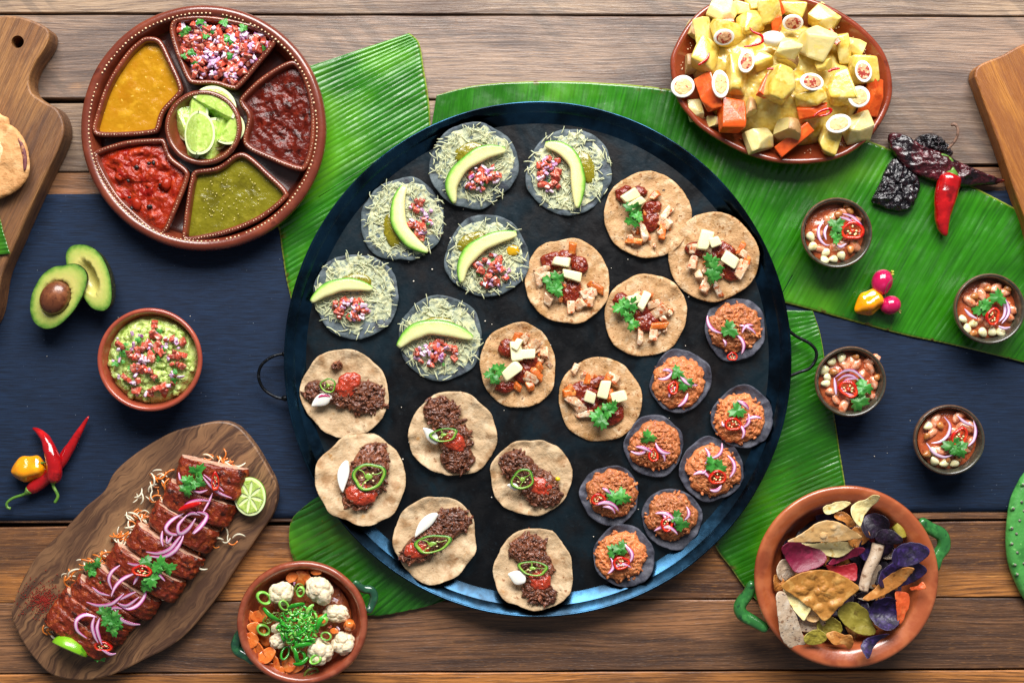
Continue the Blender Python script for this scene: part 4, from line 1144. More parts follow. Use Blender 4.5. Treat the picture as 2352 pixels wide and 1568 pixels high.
def jal(i): return JR_ME[i % 3]
BEEFS = [ # frame B: centre, r, beef ellipses (cx, cy, rx, ry, rot), sauce, ring (cx, cy, rx, ry, rot), radish (cx, cy, L, w, rot), label
 (252, 408, 214, [(110, 398, 62, 50, 0), (350, 430, 100, 74, -8), (230, 420, 70, 36, 0), (208, 268, 26, 20, 0)], [(262, 368, 76, 52, 42)], (172, 366, 40, 38, 0), (138, 446, 55, 32, 25), 'beef tostada with a pink edged radish wedge and a small green chili ring'),
 (330, 838, 226, [(350, 830, 165, 88, 66)], [(325, 915, 78, 56, 0)], (360, 828, 82, 70, 10), (243, 826, 78, 30, 82), 'beef tostada under the largest round green chili ring, at the left pan rim'),
 (784, 610, 214, [(728, 500, 88, 72, -20), (800, 640, 90, 76, -60), (815, 740, 78, 64, 0)], [(800, 650, 62, 50, -40)], (747, 611, 70, 36, 8), (676, 618, 52, 28, -50), 'beef tostada with an upright strip of beef and orange oil stains beside it'),
 (1190, 825, 200, [(1110, 765, 82, 66, -35), (1215, 870, 110, 74, -35), (1240, 915, 90, 55, -10)], [(1225, 872, 66, 50, -20)], (1138, 832, 60, 52, 30), (1090, 872, 30, 18, -20), 'beef tostada with a wavy folded edge and a small yellow crumb, right of its group'),
 (704, 1140, 212, [(770, 1060, 110, 66, 12), (640, 1170, 120, 62, 32)], [(610, 1190, 70, 46, 10)], (686, 1160, 92, 46, 10), (655, 1070, 80, 28, 46), 'beef tostada with a long white radish sliver slanting above its wide chili ring'),
 (1197, 1297, 202, [(1165, 1190, 86, 66, 10), (1210, 1290, 80, 74, -60), (1225, 1410, 82, 50, -15)], [(1225, 1350, 60, 50, -20)], (1190, 1287, 74, 38, -6), (1108, 1335, 46, 36, -25), 'lowest beef tostada, overlapping the bottom wall of the pan'),
]
for i, (cx, cy, rr_, bf, sau, ring, rad, lb) in enumerate(BEEFS):
    r = random.Random(400 + i); k = .457
    x, y = fp('B', cx, cy); loc = lambda px, py: ((px - cx) * k, (cy - py) * k)
    t = thing('beef_tostada', lb, 'tostada', x, y, ZT, group='corn tostadas with dark shredded beef')
    seat(t, x, y, rr_ * k)
    V, F, U = tortilla(rr_ * k, 70 + i, 4.2, .10, 13, 4.5)
    add('tortilla', mesh('tortilla', V, F, TORT), t)
    if False:
        lx, ly = loc(*((880, 610) if i == 2 else (680, 990)))
        V, F, U = pool(circle(10 if i == 2 else 34, 60 if i == 2 else 10, 50, .2, i), 0, .6, 9, 4, 10, 1.6); add('oil_stain', mesh('oil_stain', V, F, OIL), t, (lx, ly, 6.5))
    bf = bf + [((bf[0][0] + bf[1][0]) / 2, (bf[0][1] + bf[1][1]) / 2, 74, 60, bf[0][4])] if len(bf) > 1 else bf
    for (bx, by, a, b, ro) in bf:
        lx, ly = loc(bx, by); a *= 1.08; b *= 1.1
        V, F, U = pool(rot2(circle(a * k, b * k, 90, .2, i + a, 1.8), ro), 0, 7, 9, i + 3, 26, 13, True, 3, edge=.5, power=.4)
        add('shredded_beef', mesh('shredded_beef', V, F, BEEF), t, (lx, ly, 7))
        for q_ in range(int(a * b / 130)):
            an = r.uniform(0, 6.28); q = math.sqrt(r.random()) * 1.02
            dx, dy = rot2([(a * k * q * math.cos(an), b * k * q * math.sin(an))], ro)[0]
            put(BEEF_ME, t, lx + dx, ly + dy, 10 + 11 * math.sqrt(max(0, 1 - q * q)), 'meat_shred', r=r, sc=r.uniform(.5, .9), tilt=50)
    for (sx, sy, a, b, ro) in sau:
        lx, ly = loc(sx, sy)
        V, F, U = pool(rot2(circle(a * k, b * k, 70, .22, i, 2), ro), 0, 3.4, 9, i + 8, 20, 12, False, 3, edge=.3, power=.4)
        add('tomato_sauce', mesh('tomato_sauce', V, F, RED_SAUCE), t, (lx, ly, 17))
    lx, ly = loc(ring[0], ring[1])
    add('jalapeno_ring', jal(i), t, (lx, ly, 35), (4, -5, ring[4]), (ring[2] * k / 22, ring[3] * k / 22, 1))
    lx, ly = loc(rad[0], rad[1])
    p = bez((-rad[2] * k, 0), (rad[2] * k, 0), .06, 14)
    V, F, U = etube(p, rad[3] * k * np.sin(np.pi * np.linspace(.04, .97, 14) ** 1.3) ** .7, 3.2, 12)
    ra = add('radish_wedge', mesh('radish_wedge', V, F, WHITE_R), t, (lx, ly, 26), (8, 0, rad[4]))
    if i == 0:
        PINKR = mat('radish_skin', '#c0145e', .2, coat=.5)
        V, F, U = etube(bez((-4, 12), (22, 5), .12, 10), 3.4 * taper(10, .3), 2.8, 8); add('radish_skin', mesh('radish_skin', V, F, PINKR), ra, (0, 0, 1.5), (0, 0, -8))
    if i == 3:
        lx, ly = loc(1315, 835); add('yellow_crumb', mesh('yellow_crumb', *blob(6, 5, 5, .2, .6, 2, 2), mat('yellow_crumb', '#d8c010', .3)), t, (lx, ly, 14))

MINI = [ # frame M: centre, r, cilantro, strips, chili (x, y, rot, scale), label
 (1050, 280, 152, (1050, 272), [(1012, 282, 1.25)], [((908, 215), (975, 300)), ((1040, 305), (1072, 402)), ((1062, 262), (1142, 305)), ((1075, 300), (1130, 262)), ((982, 330), (992, 365))], (1030, 413, 0, .8), 'topmost small blue tostada of orange meat, its chili slice hanging at the bottom edge'),
 (785, 533, 152, (775, 540), [(758, 490, 1.0), (798, 540, 1.15)], [((668, 520), (735, 488)), ((770, 480), (860, 552)), ((812, 590), (765, 655)), ((722, 610), (755, 560)), ((690, 480), (740, 500))], (740, 565, 78, 1.0), 'small blue tostada of orange meat nearest the chicken tostadas, its chili slice on edge'),
 (1085, 708, 150, (1070, 720), [(1055, 675, 1.25)], [((1058, 628), (1112, 672)), ((1098, 722), (1172, 712)), ((1062, 742), (1078, 812)), ((985, 728), (1010, 750)), ((1080, 760), (1110, 690))], (1036, 742, 0, 1.25), 'small blue tostada nearest the right pan rim, its meat spilling over the lower edge'),
 (655, 850, 148, (660, 850), [(620, 805, 1.1)], [((535, 870), (625, 852)), ((655, 830), (728, 880)), ((655, 870), (700, 922)), ((560, 850), (640, 880))], (645, 890, 90, 1.0), 'small blue tostada of orange meat with onion strips spreading like a moustache'),
 (940, 965, 155, (945, 965), [(930, 932, 1.1), (965, 948, 1.0)], [((895, 855), (895, 932)), ((978, 832), (920, 905)), ((838, 985), (918, 1002)), ((1004, 890), (1015, 1000)), ((920, 1058), (975, 1035)), ((870, 970), (900, 960))], (955, 997, 8, 1.35), 'small blue tostada of orange meat with the most onion strips and a wide chili slice'),
 (443, 1090, 145, (450, 1080), [(450, 1090, 1.1), (492, 1095, 1.25)], [((365, 1132), (478, 1162)), ((398, 1050), (440, 1080)), ((400, 1140), (460, 1175))], (378, 1103, 0, 1.1), 'small blue tostada of orange meat left of the others, with a double cilantro leaf'),
 (742, 1205, 146, (740, 1190), [(755, 1190, 1.0), (778, 1225, 1.05)], [((655, 1172), (752, 1232)), ((650, 1258), (762, 1272)), ((805, 1138), (796, 1205)), ((690, 1170), (750, 1200))], (712, 1222, 70, 1.2), 'small blue tostada of orange meat with a bluish shell, second from the bottom'),
 (505, 1390, 150, (490, 1390), [(455, 1362, 1.0), (490, 1350, 1.15)], [((500, 1322), (545, 1405)), ((442, 1395), (428, 1470)), ((445, 1462), (542, 1440)), ((520, 1340), (530, 1420))], (492, 1420, 6, 1.25), 'lowest small blue tostada of orange meat, nearest the bottom pan rim'),
]
for i, (cx, cy, rr_, mc, cil, sts, chl, lb) in enumerate(MINI):
    r = random.Random(500 + i); k = .4686
    x, y = fp('M', cx, cy); loc = lambda px, py: ((px - cx) * k, (cy - py) * k)
    t = thing('small_blue_tostada', lb, 'tostada', x, y, ZT, group='small blue tostadas with orange meat')
    seat(t, x, y, rr_ * k)
    V, F, U = tortilla(rr_ * k, 90 + i, 4, .10, 9, 3.5)
    add('tortilla', mesh('tortilla', V, F, TORT_M), t)
    mx, my = loc(*mc); R0 = rr_ * k * .84
    O = circle(R0, R0 * .95, 110, .2, 20 + i, 2.6)
    V, F, U = pool(O, 0, 6.5, 8, i + 30, 34, 20, True, 3, edge=.5, power=.42)
    add('meat_mound', mesh('meat_mound', V, F, MEAT_O), t, (mx, my, 6))
    for q_ in range(84):
        an = r.uniform(0, 6.28); q = math.sqrt(r.random()) * 1.04
        put(MEATO_ME, t, mx + R0 * q * math.cos(an), my + R0 * .95 * q * math.sin(an), 8 + 18 * math.sqrt(max(0, 1 - q * q)), 'meat_shred', r=r, sc=r.uniform(.5, .95), tilt=50)
    for a, b in sts:
        strip_between(t, loc(*a), loc(*b), 33 + r.random() * 3, r)
    lx, ly = loc(chl[0], chl[1]); add('chili_ring', CR_ME[i % 4], t, (lx, ly, 38 if i else 30), (10, 6, chl[2]), chl[3])
    for j, (px_, py_, s_) in enumerate(cil):
        lx, ly = loc(px_, py_); put(CIL_ME, t, lx, ly, 38 + 2 * j, 'cilantro_leaf', sc=s_ * 1.15, r=r, tilt=15)

# ================================================================== pico de gallo in its dish
X, Y, O = dish_in['pico']
t = thing('pico_de_gallo', 'pile of diced tomato, red onion and cilantro in the top wedge dish', 'salsa', X, Y, 34, zr=60)
V, F, U = pool(O, 0, 2, 14, 2, 20, 12)
add('juice', mesh('juice', V, F, mat('tomato_juice', '#8a2a22', .15, [('#b86a70', 14, .5, .65)], bump=(9, 1.5), coat=.5)), t)
r = random.Random(11)
from mathutils.geometry import intersect_point_line
def inside(O, x, y):
    n = len(O); c = False
    for i in range(n):
        x1, y1 = O[i]; x2, y2 = O[(i + 1) % n]
        if (y1 > y) != (y2 > y) and x < (x2 - x1) * (y - y1) / (y2 - y1) + x1: c = not c
    return c
Oi = offs(O, 5)
def scatter(O, n, r):
    lo, hi = O.min(0), O.max(0); out = []
    while len(out) < n:
        x, y = r.uniform(lo[0], hi[0]), r.uniform(lo[1], hi[1])
        if inside(O, x, y): out.append((x, y))
    return out
mxr = np.abs(O).max()
for i, (x, y) in enumerate(scatter(Oi, 260, r)):
    z = 4 + 16 * max(0, 1 - (x * x + y * y) / mxr ** 2) + r.random() * 5
    if i < 125: put(TOM_ME, t, x, y, z, 'tomato_cube', r=r, tilt=70, sc=r.uniform(1.0, 1.8))
    elif i < 190: put(ONI_ME, t, x, y, z + 2, 'onion_cube', r=r, tilt=70, sc=r.uniform(1.0, 1.7))
    else: put(ONP_ME, t, x, y, z + 2, 'onion_cube', r=r, tilt=70, sc=r.uniform(1.0, 1.6))
for (px_, py_) in [(1225, 135), (1250, 165), (1375, 140), (1490, 172), (1265, 215), (1395, 235), (1375, 270), (1300, 190), (1130, 205), (1615, 300), (1130, 345), (1180, 325), (1410, 345), (1190, 400), (1420, 265), (1150, 185)]:
    ix, iy = fp('T', px_, py_); put(CIL_ME, t, ix - X, Y - iy, 30, 'cilantro_leaf', r=r, sc=r.uniform(.5, .85), tilt=30)

# ================================================================== limes
RIND = mat('lime_rind', '#78b41e', .22, [('#93c22c', 30, .5, .7), ('#4c8a16', 26, .55, .7)], bump=(3, .5), coat=.4)
PITH = mat('lime_pith', '#e2eeb4', .3, coat=.2, sss=.2)
FLESH = mat('lime_flesh', '#b2cc62', .16, [('#c8dc80', 9, .5, .65), ('#8cae3a', 14, .55, .7)], bump=((6, 1.2), (2.5, .4)), coat=.4, sss=.35)
def lime_wedge(L, rad, ang, seed=0):
    """wedge cut lengthwise: ridge along x at the top, rind below"""
    s = Sh(); nt, na = 26, 12; r = rad
    th = np.linspace(0.02, np.pi - 0.02, nt)
    def pt(t, a, k=1.0): return (-L * math.cos(t) * k, r * math.sin(t) ** .9 * k * math.sin(a), -r * math.sin(t) ** .9 * k * math.cos(a))
    A = R(ang) / 2
    V = [pt(t, a) for t in th for a in np.linspace(-A, A, na)]
    F = [(i * na + j, i * na + j + 1, (i + 1) * na + j + 1, (i + 1) * na + j) for i in range(nt - 1) for j in range(na - 1)]
    s.add((V, F), 0)
    for sg in (-1, 1):
        ks = (1.0, .93, .88)
        V = [pt(t, sg * A, k) for k in ks for t in th] + [(-L * math.cos(t) * .88, 0, -1.2) for t in th]
        F = [(i * nt + j, i * nt + j + 1, (i + 1) * nt + j + 1, (i + 1) * nt + j) for i in range(2) for j in range(nt - 1)]
        if sg < 0: F = [f[::-1] for f in F]
        s.add((V, F), 1)
        V = []; m = 8
        for j in range(m + 1):
            k = j / m
            for t in th:
                p = np.array(pt(t, sg * A, .88)); q = np.array([-L * math.cos(t) * .88, 0, -1.2])
                w = p * k + q * (1 - k)
                seg = abs(math.sin(3.0 * (t + .3))) ** .3
                w += np.array([0, sg * math.cos(A), math.sin(A)]) * (1.3 * seg * math.sin(math.pi * min(k * 1.02, 1)) ** .4)
                V.append(w)
        F = [(i * nt + j, i * nt + j + 1, (i + 1) * nt + j + 1, (i + 1) * nt + j) for i in range(m) for j in range(nt - 1)]
        if sg < 0: F = [f[::-1] for f in F]
        s.add((V, F), 2)
    V = [pt(t, a) for a in (-A, A) for t in th] + [(-L * math.cos(t), 0, 0) for t in th]
    return s.mesh('lime_wedge', [RIND, PITH, FLESH])
for (cx, cy, L, rad, ang, rz, rx, z, lb) in [
    (1130, 850, 150, 100, 95, 100, -50, 52, 'lime wedge with bright rind against the left wall of the lime bowl'),
    (1165, 690, 130, 86, 95, 84, -24, 62, 'narrow pale lime wedge standing upright at the top left of the lime bowl'),
    (1310, 860, 140, 98, 95, 82, 26, 54, 'shaded lime wedge half hidden behind the front wedge in the lime bowl'),
    (1305, 665, 140, 110, 100, -28, 34, 66, 'broad lime wedge with a wide rind stripe at the top of the lime bowl'),
    (1385, 775, 105, 90, 95, 60, -28, 64, 'short pale lime wedge at the right wall of the lime bowl'),
    (1110, 745, 120, 84, 90, 112, -10, 58, 'lime wedge leaning on the upper left wall of the lime bowl'),
    (1345, 800, 120, 84, 90, 70, 10, 50, 'lime wedge lying deepest between the others in the lime bowl'),
    (1210, 812, 134, 92, 100, 88, 2, 84, 'lime wedge on top with both cut faces up at the centre of the lime bowl')]:
    x, y = fp('T', cx, cy)
    solo('lime_wedge', lime_wedge(L * .375, rad * .375 * 1.25, ang + 8), lb, 'lime', x, y, z, rot=(rx, 0, rz), group='lime wedges in the small bowl')
def lime_half(label, x, y, z, rx, ry, h, rot, tiltx=0, tilty=0):
    t = thing('lime_half', label, 'lime', x, y, z, group='lime halves on the olive board')
    t.rotation_euler = (R(tiltx), R(tilty), R(rot))
    O = circle(rx, ry, 64, .01, 3)
    L = [lz(O * k, zz) for k, zz in [(.25, -h), (.6, -h * .86), (.85, -h * .6), (.97, -h * .25), (1.0, 0), (.985, 1.2)]]
    V, F, U = loft(L, True, False); add('rind', mesh('rind', V, F, RIND), t)
    V, F, U = loft([lz(O * .985, 1.2), lz(O * .96, 1.6), lz(O * .90, 1.2), lz(O * .3, 1.0)], False, True); add('pith', mesh('pith', V, F, PITH), t)
    for k in range(8):
        a0 = 2 * math.pi * k / 8 + .2; c = (math.cos(a0) * rx * .5, math.sin(a0) * ry * .5)
        q = []
        for u in np.linspace(0, 1, 7): q.append((.08 + .80 * u, -.36 * u ** .8))
        for u in np.linspace(1, 0, 7): q.append((.08 + .80 * u, .36 * u ** .8))
        P = np.array([(rr_ * math.cos(a0 + a) * rx, rr_ * math.sin(a0 + a) * ry) for rr_, a in q])
        V, F, U = sheet(curve(P, 40), 2.2, .8, 6, None); add('segment', mesh('segment', V, F, FLESH), t, (0, 0, 1.0))
lime_half('round lime half lying cut face up at the upper right end of the olive board', 574, 1140, 60, 38, 45, 30, 0, 3, -6)
lime_half('lime half tipped on its side at the lower end of the olive board', 160, 1490, 62, 44, 33, 30, -24, 72, 0)

# ================================================================== guacamole
GUAC = mat('mashed_avocado', '#b4c86a', .36, [('#ccdb8a', 12, .48, .62), ('#7f9c36', 16, .52, .66), ('#d8dc9a', 5, .62, .72)], bump=((8, 2.4), (3, .8)), coat=.25, sss=.15)
t = thing('guacamole', 'lumpy green guacamole topped with diced tomato, onion and cilantro in its bowl', 'dip', 343, 826, 50, zr=86)
O = circle(104, 103, 120, .02, 5)
V, F, U = pool(O, 0, 13, 17, 4, 46, 36, True, 4, edge=.5)
add('mash', mesh('mash', V, F, GUAC), t)
r = random.Random(5)
GB = variants('avocado_lump', lambda i: blob(11, 9, 7, .3, .6, i, 3), GUAC, 5)
for i in range(95):
    q = math.sqrt(r.random()) * .95; a = r.uniform(0, 6.28)
    put(GB, t, 100 * q * math.cos(a), 100 * q * math.sin(a), 6 + 34 * (1 - q * q) ** .6, 'avocado_lump', r=r, sc=r.uniform(.5, 1.1))
for i in range(58):
    q = math.sqrt(r.random()) * .86; a = r.uniform(0, 6.28)
    if i > 40: q = q * .5
    put(TOM_ME, t, 100 * q * math.cos(a), 4 + 98 * q * math.sin(a), 17 + 34 * (1 - q * q) ** .6, 'tomato_cube', r=r, sc=r.uniform(.9, 1.5), tilt=50)
for i in range(40):
    q = math.sqrt(r.random()) * .88; a = r.uniform(0, 6.28)
    put(ONI_ME if i % 2 else ONP_ME, t, 100 * q * math.cos(a), 98 * q * math.sin(a), 19 + 34 * (1 - q * q) ** .6, 'onion_cube', r=r, sc=r.uniform(.8, 1.3), tilt=50)
for i in range(16):
    q = math.sqrt(r.random()) * .8; a = r.uniform(0, 6.28)
    put(CIL_ME, t, 100 * q * math.cos(a), 98 * q * math.sin(a), 22 + 34 * (1 - q * q) ** .6, 'cilantro_leaf', r=r, sc=r.uniform(.35, .65))

# ================================================================== avocado halves
AVF = ramp_uv('avocado_cut_face', [(0, '#bcb25c'), (.45, '#c6be6a'), (.74, '#aab658'), (.9, '#6f9438'), (1, '#2f5c1a')], .34, .3, .2, bump=(10, .6))
AVSKIN = mat('avocado_skin', '#2a2c16', .42, [('#4a4a1e', 9, .5, .7), ('#1c2410', 6, .5, .65)], bump=((5, 2.0), (2.5, .8)), coat=.2)
PIT = mat('avocado_pit', '#6b3a22', .32, [('#8a5232', 22, .5, .7), ('#4a2416', 8, .56, .7)], bump=(9, .7), coat=.3)
def avocado(label, pts, fr, zf, pit=None, cav=None, tilt=(0, 0), c=None):
    q = np.array([fp(fr, *p) for p in pts]); cx, cy = q.mean(0)
    t = thing('avocado_half', label, 'avocado', cx, cy, zf, zr=zf)
    t.rotation_euler = (R(tilt[0]), R(tilt[1]), 0)
    O = curve(ccw(np.stack([q[:, 0] - cx, cy - q[:, 1]], 1)), 110)
    L = [lz(O * k, z) for k, z in [(.2, -52), (.5, -48), (.78, -36), (.94, -18), (1.0, -3), (.995, 0)]]
    V, F, U = loft(L, True, False)
    V = V + .9 * np.stack([fbm(V, 7, 1), fbm(V, 7, 2), fbm(V, 7, 3)], 1)
    add('skin', mesh('skin', V, F, AVSKIN), t)
    fr_ = np.array([.99, .97, .93, .87, .8, .72, .64, .56, .48, .4, .32, .24, .16, .08])
    V, F, U = loft([lz(O * k, 1.5) for k in fr_], False, True)
    tt = np.concatenate([np.repeat(fr_, 110), [0]])
    V[:, 2] += 2.4 * (1 - tt ** 6) + .6 * fbm(V, 22, 4)
    hole = pit or cav
    px_, py_ = fp(fr, hole[0], hole[1]); hx, hy = px_ - cx, cy - py_
    d = rot2(V[:, :2] - (hx, hy), -hole[4]); dd = np.hypot(d[:, 0] / (hole[2] * 1.02), d[:, 1] / (hole[3] * 1.02))
    V[:, 2] -= 22 * np.clip(1 - dd ** 2, 0, 1) ** .5
    uv = np.stack([tt, np.maximum(tt, 0) ** 1.3], 1)
    add('flesh', mesh('flesh', V, F, AVF, uv=uv), t)
    if pit:
        V, F = blob(pit[2], pit[3], 28, .03, 1.0, 3, 4); V = V.copy(); V[:, :2] = rot2(V[:, :2], pit[4])
        add('pit', mesh('pit', V, F, PIT), t, (hx, hy, 4))
avocado('hollow avocado half without its pit, leaning behind the other half', [(378, 245), (395, 195), (445, 172), (535, 180), (620, 235), (682, 340), (708, 450), (705, 540), (662, 582), (590, 572), (540, 530), (470, 430), (400, 330)], 'L', 54, cav=(545, 375, 52 * .4, 105 * .4, 28), tilt=(-4, -15))
avocado('avocado half with its round brown pit, in front on the navy runner', [(395, 302), (470, 292), (528, 330), (542, 395), (510, 490), (450, 585), (360, 668), (275, 692), (205, 655), (178, 580), (192, 475), (255, 365), (330, 312)], 'L', 62, pit=(342, 500, 88 * .375, 110 * .375, -32), tilt=(3, -4))

# ================================================================== fresh chillies, habaneros, radishes
RED = mat('fresh_red_chili', '#a60a10', .16, [('#c21618', 30, .5, .7), ('#7a060c', 34, .52, .68), ('#d05030', 3, .75, .79)], bump=((18, 1.6), (8, .5)), coat=.8, crough=.05)
ORG = mat('habanero_skin', '#f0980a', .12, [('#f8b41c', 26, .5, .7), ('#e07c06', 30, .55, .7)], bump=(20, 1.2), coat=.8, crough=.05, sss=.08)
STG = mat('chili_stem', '#54802c', .38, [('#7a9a48', 12, .5, .7), ('#3a5c1e', 9, .55, .7)], bump=(5, .6))
def chili(label, pts, fr, w, stem, z=22, thing_name='red_chili', zs=None, wp=.62, m=RED):
    q = [fp(fr, *p) for p in pts]; cx, cy = np.mean(q, 0)
    t = thing(thing_name, label, 'chili pepper', cx, cy, 3, zr=z)
    P = curve([(a - cx, cy - b, (zs[i] if zs else z)) for i, (a, b) in enumerate(q)], 46, False)
    u = np.linspace(0, 1, 46)            # tip -> shoulder
    ww = w * np.clip(np.minimum(.06 + (u / .75) ** wp, 1), 0, 1) * np.sqrt(np.clip(1 - np.clip((u - .9) / .12, 0, 1) ** 2, .12, 1))
    V, F, U = etube(P, ww, ww * .92, 18)
    n = .09 * w * np.stack([fbm(V, 20, 1), fbm(V, 20, 2), fbm(V, 20, 3)], 1)
    add('body', mesh('body', V + n, F, m), t)
    s = [fp(fr, *p) for p in stem]
    P = curve([(a - cx, cy - b, P[-1, 2] + 2) for a, b in s], 22, False); u = np.linspace(0, 1, 22)
    ws = w * (.16 + .5 * np.clip(1 - u / .16, 0, 1) ** .7) + .8
    V, F, U = etube(P, ws, ws * .9, 10); add('stem', mesh('stem', V, F, STG), t)
chili('red chili lying underneath with its long tip pointing to the upper right', [(526, 0), (492, 50), (455, 115), (410, 190), (350, 280), (275, 358), (170, 440)], 'R', 15.5, [(178, 432), (148, 456), (80, 480), (45, 510), (50, 535), (68, 540)], z=18)
chili('curved wrinkled red chili lying on top of the other with its stem hanging down', [(170, 72), (215, 92), (265, 135), (300, 200), (322, 270), (325, 335), (314, 385)], 'R', 17.5, [(316, 376), (314, 410), (335, 450), (340, 475), (322, 508)], z=36, zs=[12, 20, 30, 38, 40, 38, 32])
chili('plump red chili lying on the big banana leaf below the dried chilies', [(1872, 1448), (1856, 1400), (1852, 1330), (1862, 1240), (1882, 1150), (1902, 1065)], 'P', 26, [(1904, 1075), (1912, 1040), (1902, 990), (1868, 962), (1830, 955), (1806, 975)], z=28, wp=.5)
def habanero(label, x, y, rx, ry, rot, stem, z=26):
    t = thing('habanero', label, 'pepper', x, y, 4, zr=z)
    V, F = blob(rx, ry, 24, .12, 1.1, int(x) % 50, 4); V = V.copy()
    a = np.arctan2(V[:, 2] / 24, V[:, 1] / ry); V[:, 1:] *= (1 + .09 * np.cos(4 * a + 1))[:, None]
    V[:, 1:] *= (1 - .22 * V[:, 0] / rx)[:, None] * (1 + .1 * np.sin(V[:, 0] / rx * 5))[:, None]
    V[:, :2] = rot2(V[:, :2], rot); add('body', mesh('body', V, F, ORG), t, (0, 0, 22))
    P = curve([(a_ - x, y - b, zz) for a_, b, zz in stem], 16, False)
    w = 2.0 + 4.5 * np.clip(1 - np.linspace(0, 1, 16) / .3, 0, 1); V, F, U = etube(P, w, w, 9); add('stem', mesh('stem', V, F, STG), t)
x, y = fp('R', 165, 312)
habanero('orange yellow habanero beside the two crossed red chilies', x, y, 39, 29, 188, [(*fp('R', 232, 276), 28), (*fp('R', 262, 272), 34), (*fp('R', 300, 262), 42), (*fp('R', 336, 244), 50)])
x, y = fp('D', 1152, 482)
habanero('orange yellow habanero beside the two pink radishes on the banana leaf', x, y, 35, 27, 212, [(*fp('D', 1222, 452), 22), (*fp('D', 1238, 446), 22), (*fp('D', 1248, 452), 20)], z=22)
RADS = mat('radish_pink', '#b80f4c', .16, [('#cf2a66', 20, .5, .7)], bump=(16, .5), coat=.7)
def radish(label, x, y, rx, ry, rot, end, leaf):
    t = thing('radish', label, 'radish', x, y, 7, zr=28)
    V, F = blob(rx, ry, 24, .04, 1.2, 3, 4); V = V.copy(); V[:, :2] = rot2(V[:, :2], rot); add('root', mesh('root', V, F, RADS), t, (0, 0, 23))
    s = Sh(); r = random.Random(int(x))
    for k in range(6 if leaf else 3):
        a = (end[0] - x, y - end[1]); u = r.uniform(-6, 6); v = r.uniform(-6, 6)
        s.add(etube(bez((a[0] * .82, a[1] * .82), (a[0] + u, a[1] + v), .1, 6, 26, 28 + r.uniform(-4, 6)), 1.8, 1.4, 6)[:2])
    add('leaf_stubs', s.mesh('leaf_stubs', [mat('radish_stub', '#b5b83e' if leaf else '#8a7a3a', .5)]), t)
x, y = fp('D', 1237, 355); radish('oval pink radish with yellow green leaf stubs, above the habanero on the leaf', x, y, 24, 30, -12, fp('D', 1303, 296), True)
P = curve([(*(np.array(fp('D', a, b)) - (x, y)) * (1, -1), z_) for a, b, z_ in [(1298, 340, 46), (1268, 350, 50), (1246, 385, 50), (1240, 425, 44), (1246, 445, 38)]], 14, False)
o = bpy.data.objects['radish']; add('thin_root', mesh('thin_root', *etube(P, .9, .9, 6)[:2], mat('thin_root', '#6a3a2a', .5)), o)
x, y = fp('D', 1288, 497); radish('small round pink radish at the right of the habanero on the leaf', x, y, 24, 22, 20, fp('D', 1338, 540), False)

# ================================================================== dried chillies
DRY_R = mat('dried_chili_purple', '#3c0f16', .26, [('#5a1620', 22, .5, .65), ('#160a10', 40, .5, .62), ('#8a4a5a', 5, .68, .76)], bump=((12, 3.5), (5, 1.2)), coat=.5, crough=.15)
DRY_B = mat('dried_chili_black', '#120f16', .24, [('#2a1a20', 14, .5, .66), ('#3a3f4a', 4, .68, .76)], bump=((9, 4.5), (4, 1.5)), coat=.6, crough=.15)
def dried(label, pts, th, m, z, seed, amp, per, stem=None, tip=None):
    q = np.array([fp('P', *p) for p in pts]); cx, cy = q.mean(0)
    t = thing('dried_chili', label, 'dried chili', cx, cy, z, zr=z + th)
    O = curve(ccw(np.stack([q[:, 0] - cx, cy - q[:, 1]], 1)), 150)
    O *= (1 + .03 * fbm(lz(O / 10, 0), 1, seed))[:, None]
    fr_ = np.linspace(1, .05, 26)
    V, F, U = loft([lz(O * .8, 0), lz(O * .97, th * .3)] + [lz(O * k, th * (1 - k ** 3) ** .5 * .8 + th * .4) for k in fr_])
    top = np.clip((V[:, 2] - th * .4) / (th * .6), 0, 1)
    V[:, 2] += amp * fbm(V * (1, 1, 0), per, seed, 4, True) * (.2 + top)
    add('body', mesh('body', V, F, m), t)
    if stem:
        P = curve([(fp('P', a, b)[0] - cx, cy - fp('P', a, b)[1], c) for a, b, c in stem], 24, False)
        w = np.interp(np.linspace(0, 1, 24), [0, .1, .8, .93, 1], [6, 3.6, 3.0, 4.4, 3.6])
        add('stem', mesh('stem', *etube(P, w, w, 9)[:2], mat('dry_stem', '#7a5a48', .6, [('#4a342a', 9, .5, .65)], bump=(5, .8))), t)
    if tip: add('dry_tip', mesh('dry_tip', *blob(12, 5, 4, .3, .6, 3, 2), mat('dry_tip', '#8a3a1c', .5)), t, (fp('P', *tip)[0] - cx, cy - fp('P', *tip)[1], 10), (0, 0, 6))
dried('wrinkled black dried chili with a long curled brown stem, lying behind', [(1688, 855), (1730, 822), (1790, 812), (1850, 835), (1900, 890), (1926, 935), (1905, 958), (1850, 950), (1780, 930), (1710, 900)], 22, DRY_B, 4, 3, 9, 9, [(1850, 922, 20), (1890, 905, 24), (1925, 860, 30), (1937, 810, 34), (1925, 770, 32), (1898, 768, 28)])
dried('long purplish dried chili tapering to an orange tip at the right', [(1528, 830), (1560, 808), (1620, 818), (1700, 868), (1790, 905), (1880, 940), (1960, 985), (2080, 1040), (2215, 1092), (2248, 1108), (2200, 1124), (2080, 1132), (1960, 1142), (1850, 1122), (1740, 1085), (1650, 1035), (1580, 965), (1535, 890)], 22, DRY_R, 10, 5, 7, 22, None, (2215, 1106))
dried('broad wrinkled black dried chili lying on the banana leaf', [(1562, 965), (1620, 1000), (1690, 1060), (1722, 1125), (1705, 1210), (1655, 1282), (1560, 1290), (1480, 1262), (1425, 1235), (1440, 1185), (1478, 1110), (1510, 1030)], 15, DRY_B, 9, 8, 9, 19)

